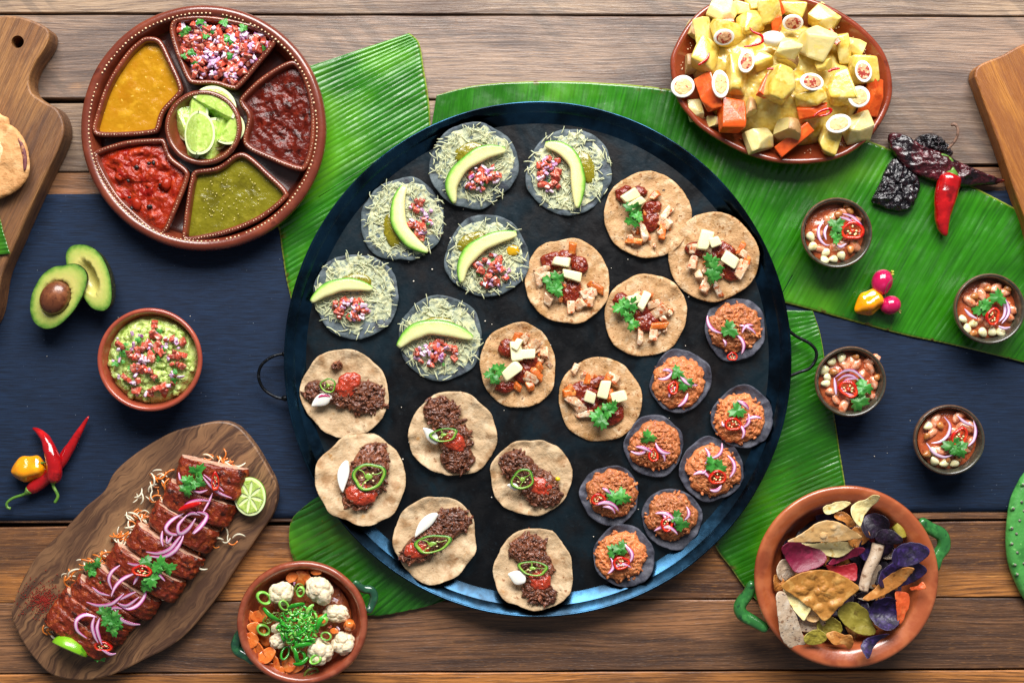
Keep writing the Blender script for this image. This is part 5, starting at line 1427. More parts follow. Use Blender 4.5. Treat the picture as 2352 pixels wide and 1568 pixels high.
# ================================================================== flatbreads, leaf strip, cactus
BREAD = mat('flatbread', '#c8935c', .7, [('#dcae78', 40, .5, .7), ('#b07a44', 30, .52, .68), ('#8a5030', 12, .68, .78)], bump=((16, 3), (5, 1.2)), sss=.05)
BCREAM = mat('flatbread_crumb', '#e8cfa0', .8, [('#d8b480', 12, .5, .7)], bump=((6, 3), (3, 1.5)))
def flatbread(label, pts, z, seed, th=14):
    q = np.array(pts, float); cx, cy = q.mean(0)
    t = thing('flatbread', label, 'flatbread', cx, cy, z, zr=z + th)
    O = curve(ccw(np.stack([q[:, 0] - cx, cy - q[:, 1]], 1)), 130); O *= (1 + .02 * fbm(lz(O / 5, 0), 1, seed))[:, None]
    V, F, U = sheet(O, th, 5, 20, lambda V: 5 * fbm(V, 50, seed, 4) * (.4 + V[:, 2] / th))
    add('crust', mesh('crust', V, F, BREAD), t); return t, cx, cy
flatbread('flatbread folded at the top of the stack on the paddle board, partly under the others', [(-120, 230), (-40, 225), (0, 262), (18, 275), (12, 330), (-40, 380), (-120, 360)], 66, 3)
t, cx, cy = flatbread('flatbread with a dark scorched streak resting on the paddle board at the left edge', [(-100, 300), (-30, 282), (20, 286), (48, 312), (62, 350), (64, 395), (45, 428), (15, 448), (-20, 456), (-90, 430)], 80, 7)
SC = mat('scorch', '#6a3438', .6, [('#a8704c', 12, .5, .62)], bump=(5, .8))
V, F, U = etube(bez((42 - cx, cy - 318), (56 - cx, cy - 392), .08, 16, 13.5, 13.5), 5.5 * taper(16, .3), 2.4, 8); add('scorched_streak', mesh('scorched_streak', V, F, SC), t)
V, F, U = pool(circle(52, 42, 70, .25, 4), 14, 7, 14, 5, 18, 9); add('torn_crumb', mesh('torn_crumb', V, F, BCREAM), t, (-44 - cx, cy - 345, 0))
banana_leaf('narrow strip of banana leaf crossing the corner of the paddle board at the left edge', [(-3, 488), (8, 530), (24, 583)], [(-70, 490), (-68, 540), (-60, 590)], LEAF_D, z=68, rib=9, amp=1, seed=21, wave=2)

CAC = mat('cactus_skin', '#4d9a48', .36, [('#62b058', 40, .5, .7), ('#3a8038', 50, .52, .68), ('#7cc06a', 12, .66, .76)], bump=((30, 2.5), (7, .5)), coat=.25, sss=.05)
q = np.array([(2352, 1086), (2334, 1115), (2319, 1150), (2311, 1200), (2309, 1245), (2314, 1290), (2328, 1330), (2350, 1372), (2390, 1420), (2450, 1430), (2520, 1360), (2540, 1250), (2510, 1140), (2450, 1050), (2392, 1050)], float)
cx, cy = q.mean(0)
t = thing('cactus_paddle', 'spiny bright green cactus paddle at the right edge below the runner', 'cactus', cx, cy, 2, zr=18)
O = curve(ccw(np.stack([q[:, 0] - cx, cy - q[:, 1]], 1)), 150)
V, F, U = sheet(O, 30, 12, 18, lambda V: 5 * (1 - (np.hypot(V[:, 0], V[:, 1]) / 150) ** 2) + 2 * fbm(V, 40, 4))
add('pad', mesh('pad', V, F, CAC), t)
AR = mat('areole', '#8a8a78', .7, [('#4c4a40', 4, .5, .6)]); AM = mesh('areole', *blob(3.4, 2.8, 4, .2, .5, 2, 2), AR); CB = mesh('bump', *blob(6.5, 5, 4.5, .1, .6, 2, 2), CAC)
for (ax, ay) in [(2354, 1130), (2344, 1110), (2321, 1165), (2340, 1150), (2335, 1192), (2352, 1205), (2318, 1210), (2328, 1222), (2350, 1247), (2318, 1245), (2330, 1265), (2345, 1290), (2325, 1293), (2330, 1315), (2348, 1335), (2370, 1160), (2380, 1230), (2375, 1300), (2345, 1170)]:
    add('bump', CB, t, (ax - cx, cy - ay, 29), (0, 0, rnd.uniform(0, 90))); add('areole', AM, t, (ax - cx, cy - ay, 33.5), (0, 0, rnd.uniform(0, 90)))

# ================================================================== oval platter contents
POT = mat('potato_flesh', '#d6c482', .38, [('#e2d49c', 30, .5, .7), ('#d9c56a', 26, .55, .7)], bump=((10, .8), (4, .3)), sss=.3, coat=.15, rv=.05)
POT_Y = mat('potato_yellow_side', '#e4cd74', .36, [('#eedf9c', 26, .5, .7), ('#caa83c', 30, .55, .7)], bump=((10, .8), (4, .3)), sss=.25, coat=.2, rv=.05)
SKIN = mat('potato_skin', '#a07848', .5, [('#b98f5c', 18, .5, .65), ('#7c5630', 22, .54, .7), ('#5c3c20', 5, .7, .78)], bump=((8, 1.0), (3, .5)), coat=.15)
SAUCED = mat('mustard_sauce', '#d8bc58', .24, [('#e2cf80', 30, .46, .64), ('#c8a234', 24, .5, .68), ('#8a7420', 3, .72, .78)], bump=((24, 2.0), (7, .6)), coat=.4, sss=.15, rv=.05)
CARR = mat('carrot_flesh', '#d8571a', .28, [('#e8702a', 22, .5, .7), ('#c04410', 26, .55, .7)], bump=((9, .7), (4, .3)), coat=.35, sss=.25, rv=.07)
EGGW = mat('egg_white', '#f1ece2', .25, coat=.35, sss=.35)
YOLK = mat('egg_yolk', '#d8bc80', .55, [('#e6d4a0', 8, .5, .65), ('#b83c20', 7, .62, .7)], bump=((5, 1.4), (2, .6)))
PAPR = mat('egg_yolk_paprika', '#d09a6c', .55, [('#9c2410', 9, .48, .56), ('#ead8b8', 6, .6, .68)], bump=((5, 1.4), (2, .6)))

def qz(x, y):
    dx, dy = rot2([(x - PX, PY - y)], 17)[0]
    return 50 + 46 * max(0, 1 - (dx / 235) ** 2 - (dy / 170) ** 2) ** .6
sauce = thing('mustard_cream_sauce', 'thick yellow cream sauce pooled among the potato chunks on the oval platter', 'sauce', PX, PY, 24, zr=70)
O = rot2(circle(205, 145, 150, .08, 3, 1.4), -17)
V, F, U = pool(O, 0, 15, 38, 6, 60, 74, False, 4, edge=.3, power=.5)
add('pool', mesh('pool', V, F, SAUCED), sauce)

def potato(label, cx, cy, w, h, rot, kind, dz=0, th=None, tilt=None, seed=None):
    x, y = fp('Q', cx, cy); k = .246; seed = int(cx * 7 + cy) if seed is None else seed
    r = random.Random(seed); w *= k * .96; h *= k * .96; th = th or min(w, h) * .8
    m = {'p': POT, 'y': POT_Y, 's': SAUCED, 'k': POT, 'b': POT, 'c': CARR}[kind]
    z = qz(x, y) + dz
    s = Sh()
    if kind in 'kb':      # cut piece with peel on its rounded side
        bm = bmesh.new(); bmesh.ops.create_icosphere(bm, subdivisions=4, radius=.5)
        cuts = [(Vector((r.uniform(-.3, .3), -1, .12)).normalized(), r.uniform(.02, .14)), (Vector((r.choice((-1, 1)), .25, .35)).normalized(), r.uniform(.2, .32)), (Vector((0, 1, .1)).normalized(), r.uniform(.3, .42))]
        for nn, dd in cuts[:3 if kind == 'k' else 2]:
            bmesh.ops.bisect_plane(bm, geom=bm.verts[:] + bm.edges[:] + bm.faces[:], dist=1e-5, plane_co=nn * dd, plane_no=nn, clear_outer=True)
            ed = [e for e in bm.edges if e.is_boundary]
            if ed: bmesh.ops.contextual_create(bm, geom=ed)
        for v in bm.verts: v.co = Vector((v.co.x * w * 1.45, v.co.y * h * 1.35, v.co.z * max(th, 34) * 1.4))
        bmesh.ops.recalc_face_normals(bm, faces=bm.faces)
        V = np.array([v.co[:] for v in bm.verts]); F = [tuple(v.index for v in f.verts) for f in bm.faces]; bm.free()
        mi = [0 if len(f) > 6 else 1 for f in F]
        V = V + .9 * np.stack([fbm(V, 16, seed), fbm(V, 16, seed + 1), fbm(V, 16, seed + 2)], 1) * 0.6
        s.add((V, F), mi)
        me = s.mesh('potato_chunk', [m, SKIN], smooth=True); [setattr(p_, 'use_smooth', p_.material_index == 1) for p_ in me.polygons]
    else:
        w *= 1.16; h *= 1.16; V, F = hewn(w, h, th * 1.1, seed, 3 if kind != 'c' else 2, .1 if kind in 'pyc' else .18)
        if kind == 's': V = V + 3.0 * np.stack([fbm(V, 22, seed), fbm(V, 22, seed + 1), fbm(V, 22, seed + 2)], 1)
        s.add((V, F)); me = s.mesh('chunk', [m], smooth=(kind == 's'))
        if kind != 's': me.polygons.foreach_set('use_smooth', [False] * len(me.polygons))
    tl = tilt or ((r.uniform(-20, 20), r.uniform(-20, 20)) if kind not in 'kb' else (r.uniform(-12, 8), r.uniform(-18, 18)))
    nm, cat, g = ('carrot_chunk', 'carrot', 'carrot chunks on the oval platter') if kind == 'c' else ('potato_chunk', 'potato', 'potato chunks on the oval platter')
    o = solo(nm, me, label, cat, x, y, z, rot=(*tl, rot), group=g)
    if kind == 's': md = o.modifiers.new('rounding', 'SUBSURF'); md.levels = md.render_levels = 2
    return o
for a in [
 ('square pale potato chunk at the upper left rim of the oval platter', 545, 110, 235, 190, -28, 'p', 8),
 ('small potato chunk between the square one and the top rim of the platter', 725, 75, 140, 120, 10, 'y', 0),
 ('deep yellow potato chunk cut off by the top edge of the photo', 880, 40, 190, 110, 5, 'y', 6),
 ('rounded creamy potato chunk just above the topmost whole egg white', 985, 110, 190, 190, 15, 's', 22),
 ('long sauced potato chunk along the top rim, right of the carrot sliver', 1190, 70, 250, 130, -22, 's', 4),
 ('potato chunk under sauce at the upper right rim with a sharp corner', 1500, 175, 230, 190, -38, 'y', 0),
 ('tall potato wedge beside the peel covered one at the left rim', 365, 305, 120, 230, 8, 'y', 2),
 ('potato piece with brown peel facing the upper left rim', 255, 330, 130, 250, -12, 'k', -4),
 ('saucy potato chunk under the curled red chili strip', 815, 205, 220, 200, 12, 's', 4),
 ('large pale chunk under the tilted egg at the upper left', 600, 330, 290, 220, -12, 's', 0),
 ('sauced potato under the small chili strip at the left', 400, 520, 230, 250, -25, 's', 6),
 ('narrow peel covered potato piece at the far left rim of the heap', 240, 610, 110, 250, 8, 'k', -6),
 ('biggest bright potato slab right of the centre, tilted', 1405, 395, 250, 270, -24, 'p', 22),
 ('small bright topped potato chunk left of the biggest slab', 1165, 455, 180, 160, -22, 'p', 34),
 ('potato chunk with sauce running down, below the small bright one', 1130, 560, 190, 170, -10, 'b', 8),
 ('big sauced potato cube at the centre of the heap', 1110, 800, 280, 270, -20, 's', 30),
 ('sauced potato column left of centre under the paprika egg', 685, 690, 180, 330, -4, 's', 4),
 ('curved potato slice right of the biggest slab', 1680, 460, 110, 260, 10, 's', 6),
 ('folded potato piece at the right rim under sauce', 1765, 430, 180, 120, -25, 'y', 2),
 ('square sauced potato carrying the dark red paprika egg at the right', 1855, 655, 230, 240, 5, 's', 2),
 ('sauced potato chunk between the two right hand paprika eggs', 1640, 830, 210, 290, 15, 's', 4),
 ('sauced potato slab above the lower chili slice', 1385, 920, 270, 150, 12, 's', 16),
 ('small potato cube with pale top and yellow side at the lower left rim', 290, 1030, 125, 175, 10, 'p', 2),
 ('brown peeled potato block beside the large carrot chunk at the lower left', 490, 1160, 170, 190, 0, 'k', -2),
 ('thin potato slice with peel edge right of the large carrot chunk', 800, 1060, 100, 240, -4, 'b', 4),
 ('pale potato block with yellow sides at the bottom rim', 885, 1295, 230, 190, 14, 'p', 6),
 ('potato piece with round brown peel at the bottom rim, leaning on carrot', 1150, 1235, 180, 270, -6, 'k', 14, 50),
 ('large pale rounded potato piece at the lower right rim', 1800, 1190, 230, 220, 10, 'p', 2),
 ('sauced potato piece running down to the bottom rim', 1545, 1290, 170, 250, -18, 's', 0),
 ('small sauced lump above the centre cube with a dark edge', 905, 560, 170, 150, 20, 's', 8),
 ('small sauced lump left of the right hand chili slice', 1490, 610, 150, 90, 10, 's', 16),
 ('carrot chunk beside the upright egg at the left', 420, 880, 160, 300, 22, 'c', 6),
 ('large squarish carrot chunk at the lower left of the heap', 630, 1085, 205, 240, -4, 'c', 12),
 ('long curved carrot piece lying along the bottom rim', 1215, 1310, 330, 130, 38, 'c', 4),
 ('tall carrot chunk behind the paprika egg at the right rim', 1950, 905, 130, 310, -8, 'c', 6),
 ('narrow carrot piece leaning on the left side of the centre cube', 960, 780, 90, 240, -26, 'c', 24),
 ('small dark carrot piece under the upper eggs', 1050, 235, 90, 130, 10, 'c', 6),
 ('carrot sliver against the biggest potato slab', 1575, 345, 60, 150, 32, 'c', 24),
 ('carrot slab under the lower chili slice', 1385, 1035, 230, 110, 8, 'c', 8),
 ('carrot sliver at the top edge beside the creamy potato', 1075, 65, 60, 150, 25, 'c', 16),
 ('tiny carrot corner below the square pale potato', 600, 200, 90, 60, 5, 'c', 12)]: potato(*a)

def egg(label, cx, cy, rx, ry, rot, tilt, pap, dz, back=False):
    x, y = fp('Q', cx, cy); rx *= .246; ry *= .246
    t = thing('egg_half', label, 'egg', x, y, qz(x, y) + dz, group='small boiled egg halves on the oval platter')
    t.rotation_euler = (R(tilt[0] + (180 if back else 0)), R(tilt[1]), R(rot))
    O = circle(rx, ry, 48, .015, int(cx))
    V, F, U = loft([lz(O * k, z) for k, z in [(.3, -17), (.6, -15), (.85, -10), (.97, -4), (1.0, 0), (.97, 1.6), (.9, 2), (.3, 2)]])
    add('white', mesh('white', V, F, EGGW), t)
    if not back:
        V, F, U = pool(circle(rx * .76, ry * .74, 40, .1, int(cy)), 0, .8, 6, 3, 9, 2.2, power=.4); add('yolk', mesh('yolk', V, F, PAPR if pap else YOLK), t, (0, 0, 1.8))
for a in [
 ('egg half overhanging the left rim of the platter', 175, 808, 112, 104, 10, (4, -4), 0, 30),
 ('upright egg half in front of a carrot chunk at the left', 527, 786, 84, 132, 4, (0, 8), 0, 30),
 ('egg half dusted with paprika left of centre', 770, 575, 78, 112, -14, (-6, 4), 1, 34),
 ('egg half tilted back at the upper left, its paprika face up', 560, 350, 98, 78, 5, (32, 0), 1, 34),
 ('whole looking glossy egg white lying face down near the top', 1020, 365, 116, 74, -4, (0, 0), 0, 26, True),
 ('egg half tilted back near the top rim with a streak of paprika', 1202, 215, 98, 78, -5, (34, 0), 1, 34),
 ('egg half with a dark red paprika face right of centre', 1380, 765, 116, 82, -8, (0, 6), 1, 34),
 ('egg half with a paprika covered yolk at the upper right', 1862, 668, 76, 104, 14, (0, -8), 1, 34),
 ('egg half with a pale yolk and red rim on the right hand carrot', 1820, 905, 102, 100, 0, (4, -4), 0, 34),
 ('egg half with a dull yolk at the lower right', 1630, 1155, 122, 88, 16, (-4, 0), 0, 30)]: egg(*a)
for lb, pts, zz in [('curled red chili strip near the top of the potato heap', [(800, 260), (830, 300), (900, 330), (928, 370), (895, 405), (820, 425), (748, 438)], 34),
    ('short red chili strip on the sauced potato at the left', [(420, 495), (405, 545), (360, 585), (318, 610)], 34),
    ('red chili strip at the top of the centre cube', [(960, 648), (1005, 645), (1058, 662), (1020, 720)], 44),
    ('red chili slice beside the small sauced lump at the right', [(1532, 672), (1580, 648), (1640, 642)], 34),
    ('red chili slice on the lower carrot slab', [(1390, 1090), (1450, 1045), (1520, 1020), (1562, 1028), (1530, 1065), (1450, 1085)], 34)]:
    q = np.array([fp('Q', *p) for p in pts]); cx, cy = q.mean(0)
    P = curve([(a - cx, cy - b, 2 * math.sin(i)) for i, (a, b) in enumerate(q)], 28, False)
    solo('chili_strip', mesh('chili_strip', *etube(P, 3.4 * taper(28, .4), 2.2, 9)[:2], CHI_R), lb, 'chili', cx, cy, qz(cx, cy) + zz, group='red chili strips on the potatoes')

# ================================================================== chips
def chipmat(name, base, layers, b=((12, 1.2), (4, .5)), rough=.5): return mat(name, base, rough, layers, b, coat=.08, sss=.04, rv=.08)
CH = {'tort': chipmat('tortilla_chip', '#b87c34', [('#d09a50', 22, .5, .66), ('#9c6428', 14, .56, .7), ('#5c3a16', 4, .74, .79)]),
 'tan': chipmat('pale_tortilla_chip', '#dcae70', [('#e6c696', 24, .5, .7), ('#c2884a', 20, .58, .72)]),
 'cream': chipmat('cream_chip', '#e8d494', [('#ece0ac', 18, .5, .7), ('#caa652', 16, .58, .7)]),
 'beet': chipmat('beet_chip', '#7c1236', [('#9a2048', 20, .5, .7), ('#560a24', 18, .54, .7)]),
 'red': chipmat('red_beet_chip', '#a81c28', [('#c43838', 20, .5, .7)]),
 'purp': chipmat('purple_potato_chip', '#241540', [('#3c2866', 12, .5, .66), ('#150c26', 18, .48, .64), ('#8a80b8', 3, .72, .78)]),
 'dark': chipmat('dark_purple_chip', '#1e1424', [('#34203c', 16, .5, .66)]),
 'taro': chipmat('taro_chip', '#c4ab90', [('#d8c6b0', 22, .5, .7), ('#8a6a50', 18, .6, .72), ('#3c2638', 3.2, .62, .68, (.35, 1, 1))]),
 'orange': chipmat('sweet_potato_chip', '#c85020', [('#d86c38', 18, .5, .7), ('#a83c14', 14, .56, .7)]),
 'caramel': chipmat('caramel_chip', '#c07c38', [('#d49a58', 18, .5, .7), ('#8c5220', 14, .58, .7)]),
 'olive': chipmat('yellow_green_chip', '#94862e', [('#a89c44', 22, .5, .7), ('#6e5c1c', 20, .54, .7)])}
def chip(label, pts, m, z, curl=0.0, ax=0.0, tilt=(0, 0), seed=1, fr='C', buck=3.0, bub=0, th=2.6, curl2=0.0):
    q = np.array([fp(fr, *p) for p in pts]); q = (q - (1938, 1310)) * 1.05 + (1940, 1314); cx, cy = q.mean(0); z += max(0, math.hypot(cx - 1945, cy - 1325) - 85) * .55
    O = ccw(np.stack([q[:, 0] - cx, cy - q[:, 1]], 1))
    O = curve(O, 110); O = O + 1.6 * np.stack([fbm(lz(O, 0), 9, seed), fbm(lz(O, 0), 9, seed + 1)], 1); size = np.abs(O).max()
    r = random.Random(seed); B = [(r.uniform(-.6, .6) * size, r.uniform(-.5, .5) * size, r.uniform(.06, .15) * size) for _ in range(bub)]
    curl *= 1.7; curl2 = curl * .4 * math.sin(seed); a = R(ax)
    def fn(V):
        u = (V[:, 0] * math.cos(a) + V[:, 1] * math.sin(a)) / size; v = (-V[:, 0] * math.sin(a) + V[:, 1] * math.cos(a)) / size
        h = curl * u * u + curl2 * v * v + buck * fbm(V * (1, 1, 0), size * .55, seed, 3)
        for bx, by, br in B: h = h + br * .34 * np.clip(1 - ((V[:, 0] - bx) ** 2 + (V[:, 1] - by) ** 2) / br ** 2, 0, 1) ** .6
        return h
    V, F, U = sheet(O, th, .8, 20, fn, (0, 0))
    solo('chip', mesh('chip', V, F, CH[m]), label, 'chip', cx, cy, z, rot=(tilt[0], tilt[1], 0), group='vegetable and tortilla chips in the clay bowl')
def ell(cx, cy, rx, ry, rot=0, n=14, wob=.05, seed=1):
    o = rot2(circle(rx, ry, n, wob, seed), -rot); return [(cx + a, cy + b) for a, b in o]
r = random.Random(77)
fill = thing('chip_pile', 'layer of dark purple and brown chips lying deepest in the clay bowl', 'chips', 1945, 1325, 30, zr=50)
for i in range(80):
    a = r.uniform(0, 6.28); q = math.sqrt(r.random()) * 138
    me = CH[r.choice(['dark', 'purp', 'dark', 'dark', 'taro', 'caramel', 'dark'])]
    V, F, U = sheet(circle(38, 28, 50, .1, i), 2.4, .8, 8, lambda V: .01 * V[:, 0] ** 2 + 3 * fbm(V, 24, i))
    add('chip', mesh('chip', V, F, me), fill, (q * math.cos(a), q * math.sin(a), r.uniform(0, 16)), (r.uniform(-30, 30), r.uniform(-30, 30), r.uniform(0, 360)))
for a in [
 ('grey speckled taro chip half hidden at the left wall', ell(570, 770, 75, 75, 0, seed=2), 'taro', 60, 8, 30, (10, 20), 3),
 ('small brown chip curl at the left wall under the taro chip', ell(520, 860, 40, 55, 0, seed=4), 'caramel', 56, 10, 0, (0, 20), 4),
 ('long speckled taro chip standing against the lower left wall', [(500, 930), (560, 918), (600, 1000), (650, 1080), (690, 1180), (730, 1270), (690, 1288), (620, 1292), (560, 1240), (530, 1180), (510, 1080)], 'taro', 74, 10, 10, (6, 18), 5),
 ('brown speckled taro chip behind the pointed tortilla chip', ell(740, 1120, 95, 60, 10, seed=6), 'taro', 66, 6, 30, (10, 0), 6),
 ('magenta beet chip at the left under the upper tortilla chip', [(528, 625), (570, 592), (640, 588), (740, 620), (815, 650), (838, 700), (800, 745), (730, 770), (640, 792), (600, 745), (565, 690)], 'beet', 82, 16, 120, (-6, 6), 7),
 ('narrow magenta beet chip curling below the upper tortilla chips', [(845, 718), (900, 680), (980, 640), (1060, 612), (1085, 625), (1050, 672), (970, 708), (890, 730)], 'beet', 88, 10, 20, (8, 0), 8),
 ('bright red beet chip just above the pointed tortilla chip', [(840, 738), (900, 745), (970, 738), (1032, 728), (1048, 780), (1030, 842), (960, 820), (880, 790)], 'red', 80, 12, 90, (0, 0), 9),
 ('dark purple chip at the top right of the heap', ell(1165, 480, 92, 82, 20, seed=8), 'dark', 66, 14, 40, (0, -10), 10),
 ('second dark chip lying below the rolled yellow one', ell(1245, 555, 92, 52, -10, seed=9), 'dark', 76, 10, 0, (8, 0), 11),
 ('red chip corner beside the top curl', [(1090, 490), (1130, 500), (1160, 570), (1150, 600), (1115, 560)], 'red', 74, 4, 0, (0, 0), 12),
 ('flat brown spotted chip beside the upper tortilla chip', ell(1045, 555, 75, 62, 30, seed=10), 'caramel', 78, 12, 20, (0, 0), 13),
 ('violet potato chip left of the speckled roll', ell(1110, 640, 80, 72, -30, seed=11), 'purp', 78, 10, 20, (0, 10), 14),
 ('bright violet oval potato chip at the right wall', ell(1375, 672, 132, 76, 12, seed=12), 'purp', 96, 12, 10, (-6, 6), 15),
 ('dark violet potato chip right below the bright violet one', ell(1320, 800, 165, 82, 16, seed=13), 'purp', 84, 14, 10, (0, 4), 16),
 ('orange chip scrap at the right wall', [(1390, 885), (1440, 880), (1480, 850), (1492, 890), (1440, 905), (1400, 905)], 'orange', 80, 4, 0, (0, 0), 17),
 ('orange red chip leaning behind the dark purple one at the lower right', [(1295, 925), (1340, 915), (1388, 935), (1392, 1000), (1370, 1060), (1335, 1130), (1310, 1110), (1300, 1020)], 'orange', 78, 8, 0, (0, 10), 18),
 ('dark purple rounded chip at the lower right of the heap', ell(1228, 1050, 104, 108, 10, seed=14), 'purp', 84, 16, 90, (-4, 0), 19),
 ('yellow green leaf shaped chip below the pointed tortilla chip', [(912, 1045), (950, 1000), (1010, 980), (1080, 1010), (1125, 1060), (1150, 1130), (1165, 1180), (1110, 1200), (1040, 1185), (975, 1140), (930, 1090)], 'olive', 84, 8, 40, (0, 0), 20),
 ('olive chip between the leaf shaped one and the taro chip', ell(860, 1145, 85, 72, -20, seed=15), 'olive', 72, 8, 40, (6, 0), 21),
 ('small round yellow chip at the bottom wall', ell(765, 1215, 76, 52, 8, seed=16), 'olive', 76, 6, 0, (8, 0), 22),
 ('caramel brown broken chip at the bottom of the heap', [(840, 1190), (900, 1175), (960, 1195), (1000, 1190), (1020, 1255), (1000, 1300), (960, 1265), (900, 1262), (865, 1235)], 'caramel', 74, 10, 30, (8, 0), 23),
 ('purple chip pointing down at the bottom wall', [(1070, 1268), (1130, 1215), (1230, 1175), (1215, 1210), (1160, 1270), (1130, 1320), (1092, 1335)], 'purp', 88, 12, 60, (0, 0), 24),
 ('cream coloured chip fold under the pointed tortilla chip', [(560, 890), (610, 910), (680, 965), (740, 1020), (720, 1070), (695, 1102), (650, 1060), (600, 985)], 'cream', 92, 10, 45, (0, -8), 25),
 ('tan inner flap below the pointed tortilla chip', [(720, 1020), (780, 1050), (800, 1085), (770, 1112), (710, 1095)], 'tan', 84, 5, 45, (0, 0), 26),
 ('small cream chip lying at the top left of the heap', [(820, 358), (880, 335), (950, 320), (1000, 328), (960, 365), (900, 395), (838, 402)], 'cream', 88, 10, 100, (6, 0), 27),
 ('pale chip standing at the top wall with a pointed corner', [(992, 352), (1040, 322), (1100, 300), (1130, 262), (1162, 268), (1160, 320), (1120, 385), (1062, 472), (1020, 450), (985, 400)], 'cream', 100, 16, 40, (10, 10), 28),
 ('orange brown curl between the top chips', [(890, 412), (930, 390), (975, 398), (1015, 440), (1040, 480), (1000, 495), (960, 460), (915, 440)], 'caramel', 92, 14, 30, (0, 0), 29),
 ('lower lip of the upper folded tortilla chip', [(680, 602), (760, 600), (880, 590), (980, 590), (1040, 612), (1000, 650), (930, 690), (840, 678), (770, 645)], 'cream', 94, 10, 90, (-8, 0), 30)]:
    lb, pts, m, z, cu, ax, ti, sd = a; chip(lb, pts, m, z, cu, ax, ti, sd, th=2.4)
chip('broad pale tortilla chip with pointed ends across the upper heap', [(582, 568), (640, 545), (720, 500), (775, 462), (850, 442), (930, 455), (1000, 492), (1066, 536), (1000, 565), (900, 592), (800, 592), (690, 588), (620, 580)], 'tan', 106, 10, 0, (14, 0), 31, bub=5, buck=5)
chip('curved golden chip edge lying across the violet chips at the right', [(1075, 945), (1150, 900), (1215, 840), (1290, 780), (1350, 742), (1405, 740), (1380, 800), (1340, 862), (1270, 915), (1180, 950), (1110, 960)], 'caramel', 112, 12, 40, (6, -6), 32, buck=4)
chip('big golden wedge shaped tortilla chip with bubbles at the lower left', [(540, 878), (600, 820), (690, 780), (790, 765), (890, 780), (985, 828), (1057, 890), (1000, 945), (925, 1020), (838, 1106), (780, 1060), (690, 985), (610, 925)], 'tort', 118, 8, 90, (4, 2), 33, bub=26, buck=3, th=3.2)
def roll(label, pts, fr, m, w, z):
    q = [fp(fr, *p) for p in pts]; cx, cy = np.mean(q, 0); n = 26
    P = curve([(a - cx, cy - b, 3 * i) for i, (a, b) in enumerate(q)], n, False)
    o = etube(P, np.linspace(w * 1.05, w * .85, n), np.linspace(w * .8, w * .7, n), 22, cap=False)
    i_ = etube(P, np.linspace(w * 1.05, w * .85, n) - 2, np.linspace(w * .8, w * .7, n) - 2, 22, cap=False)
    s = Sh(); s.add(o[:2]); s.add((i_[0], [f[::-1] for f in i_[1]]))
    for b in (0, (n - 1) * 22):
        s.F += [(b + k, b + (k + 1) % 22, b + (k + 1) % 22 + len(o[0]), b + k + len(o[0])) for k in range(22)]; s.M += [0] * 22
    me = s.mesh('rolled_chip', [CH[m]])
    solo('rolled_chip', me, label, 'chip', cx, cy, z, group='vegetable and tortilla chips in the clay bowl')
roll('long speckled taro chip rolled into a tube, right of the centre', [(1205, 605), (1180, 690), (1130, 790), (1090, 925)], 'C', 'taro', 14, 98)
roll('yellow green chip rolled into a spiral at the upper right', [(1322, 470), (1345, 500), (1362, 560)], 'C', 'olive', 13, 88)

# ================================================================== cauliflower salad
CAUL = mat('cauliflower_curd', '#e8d6b4', .5, [('#f0e4ca', 18, .5, .7), ('#d8a878', 16, .6, .74)], bump=((5, 1.2), (2.5, .6)), sss=.3, coat=.08)
CCAR = mat('pickled_carrot', '#d8702c', .2, [('#e88c4a', 16, .5, .68), ('#c04c14', 18, .56, .7)], bump=((9, .8), (4, .3)), coat=.5, sss=.3, rv=.1)
SCAL = mat('scallion_green', '#2c9a22', .22, [('#58b83c', 12, .5, .66), ('#177018', 12, .54, .68)], coat=.5, sss=.1, rv=.22)
SCAL_L = mat('scallion_light', '#7cbf4a', .24, [('#b2dc84', 6, .55, .7)], coat=.5, sss=.2, rv=.15)
def floret_mesh(rx, ry, rz, seed, nb=7):
    """curd of many rounded knobs grouped in lobes"""
    rr = np.random.RandomState(seed); V, F = ico(5); D = V.copy()
    def knobs(k):
        i = np.arange(k) + .5; ph = np.arccos(1 - 2 * i / k); th = np.pi * (1 + 5 ** .5) * i + rr.rand() * 6
        P = np.stack([np.cos(th) * np.sin(ph), np.sin(th) * np.sin(ph), np.cos(ph)], 1) + rr.randn(k, 3) * .1
        return P / np.linalg.norm(P, axis=1)[:, None]
    h = 1 + 0 * V[:, 0]
    for k, amp in ((nb + 3, .26), (46, .10), (210, .035)):
        d = 2 - 2 * np.clip(D @ knobs(k).T, -1, 1).max(1); sz = 4.2 / k
        h = h + amp * np.sqrt(np.clip(1 - d / sz, 0, 1)) - amp * .6
    return mesh('curd', V * h[:, None] * np.array([rx, ry, rz]), F, CAUL)
FSTEM = mat('cauliflower_stem', '#dfe0b8', .45, sss=.2)
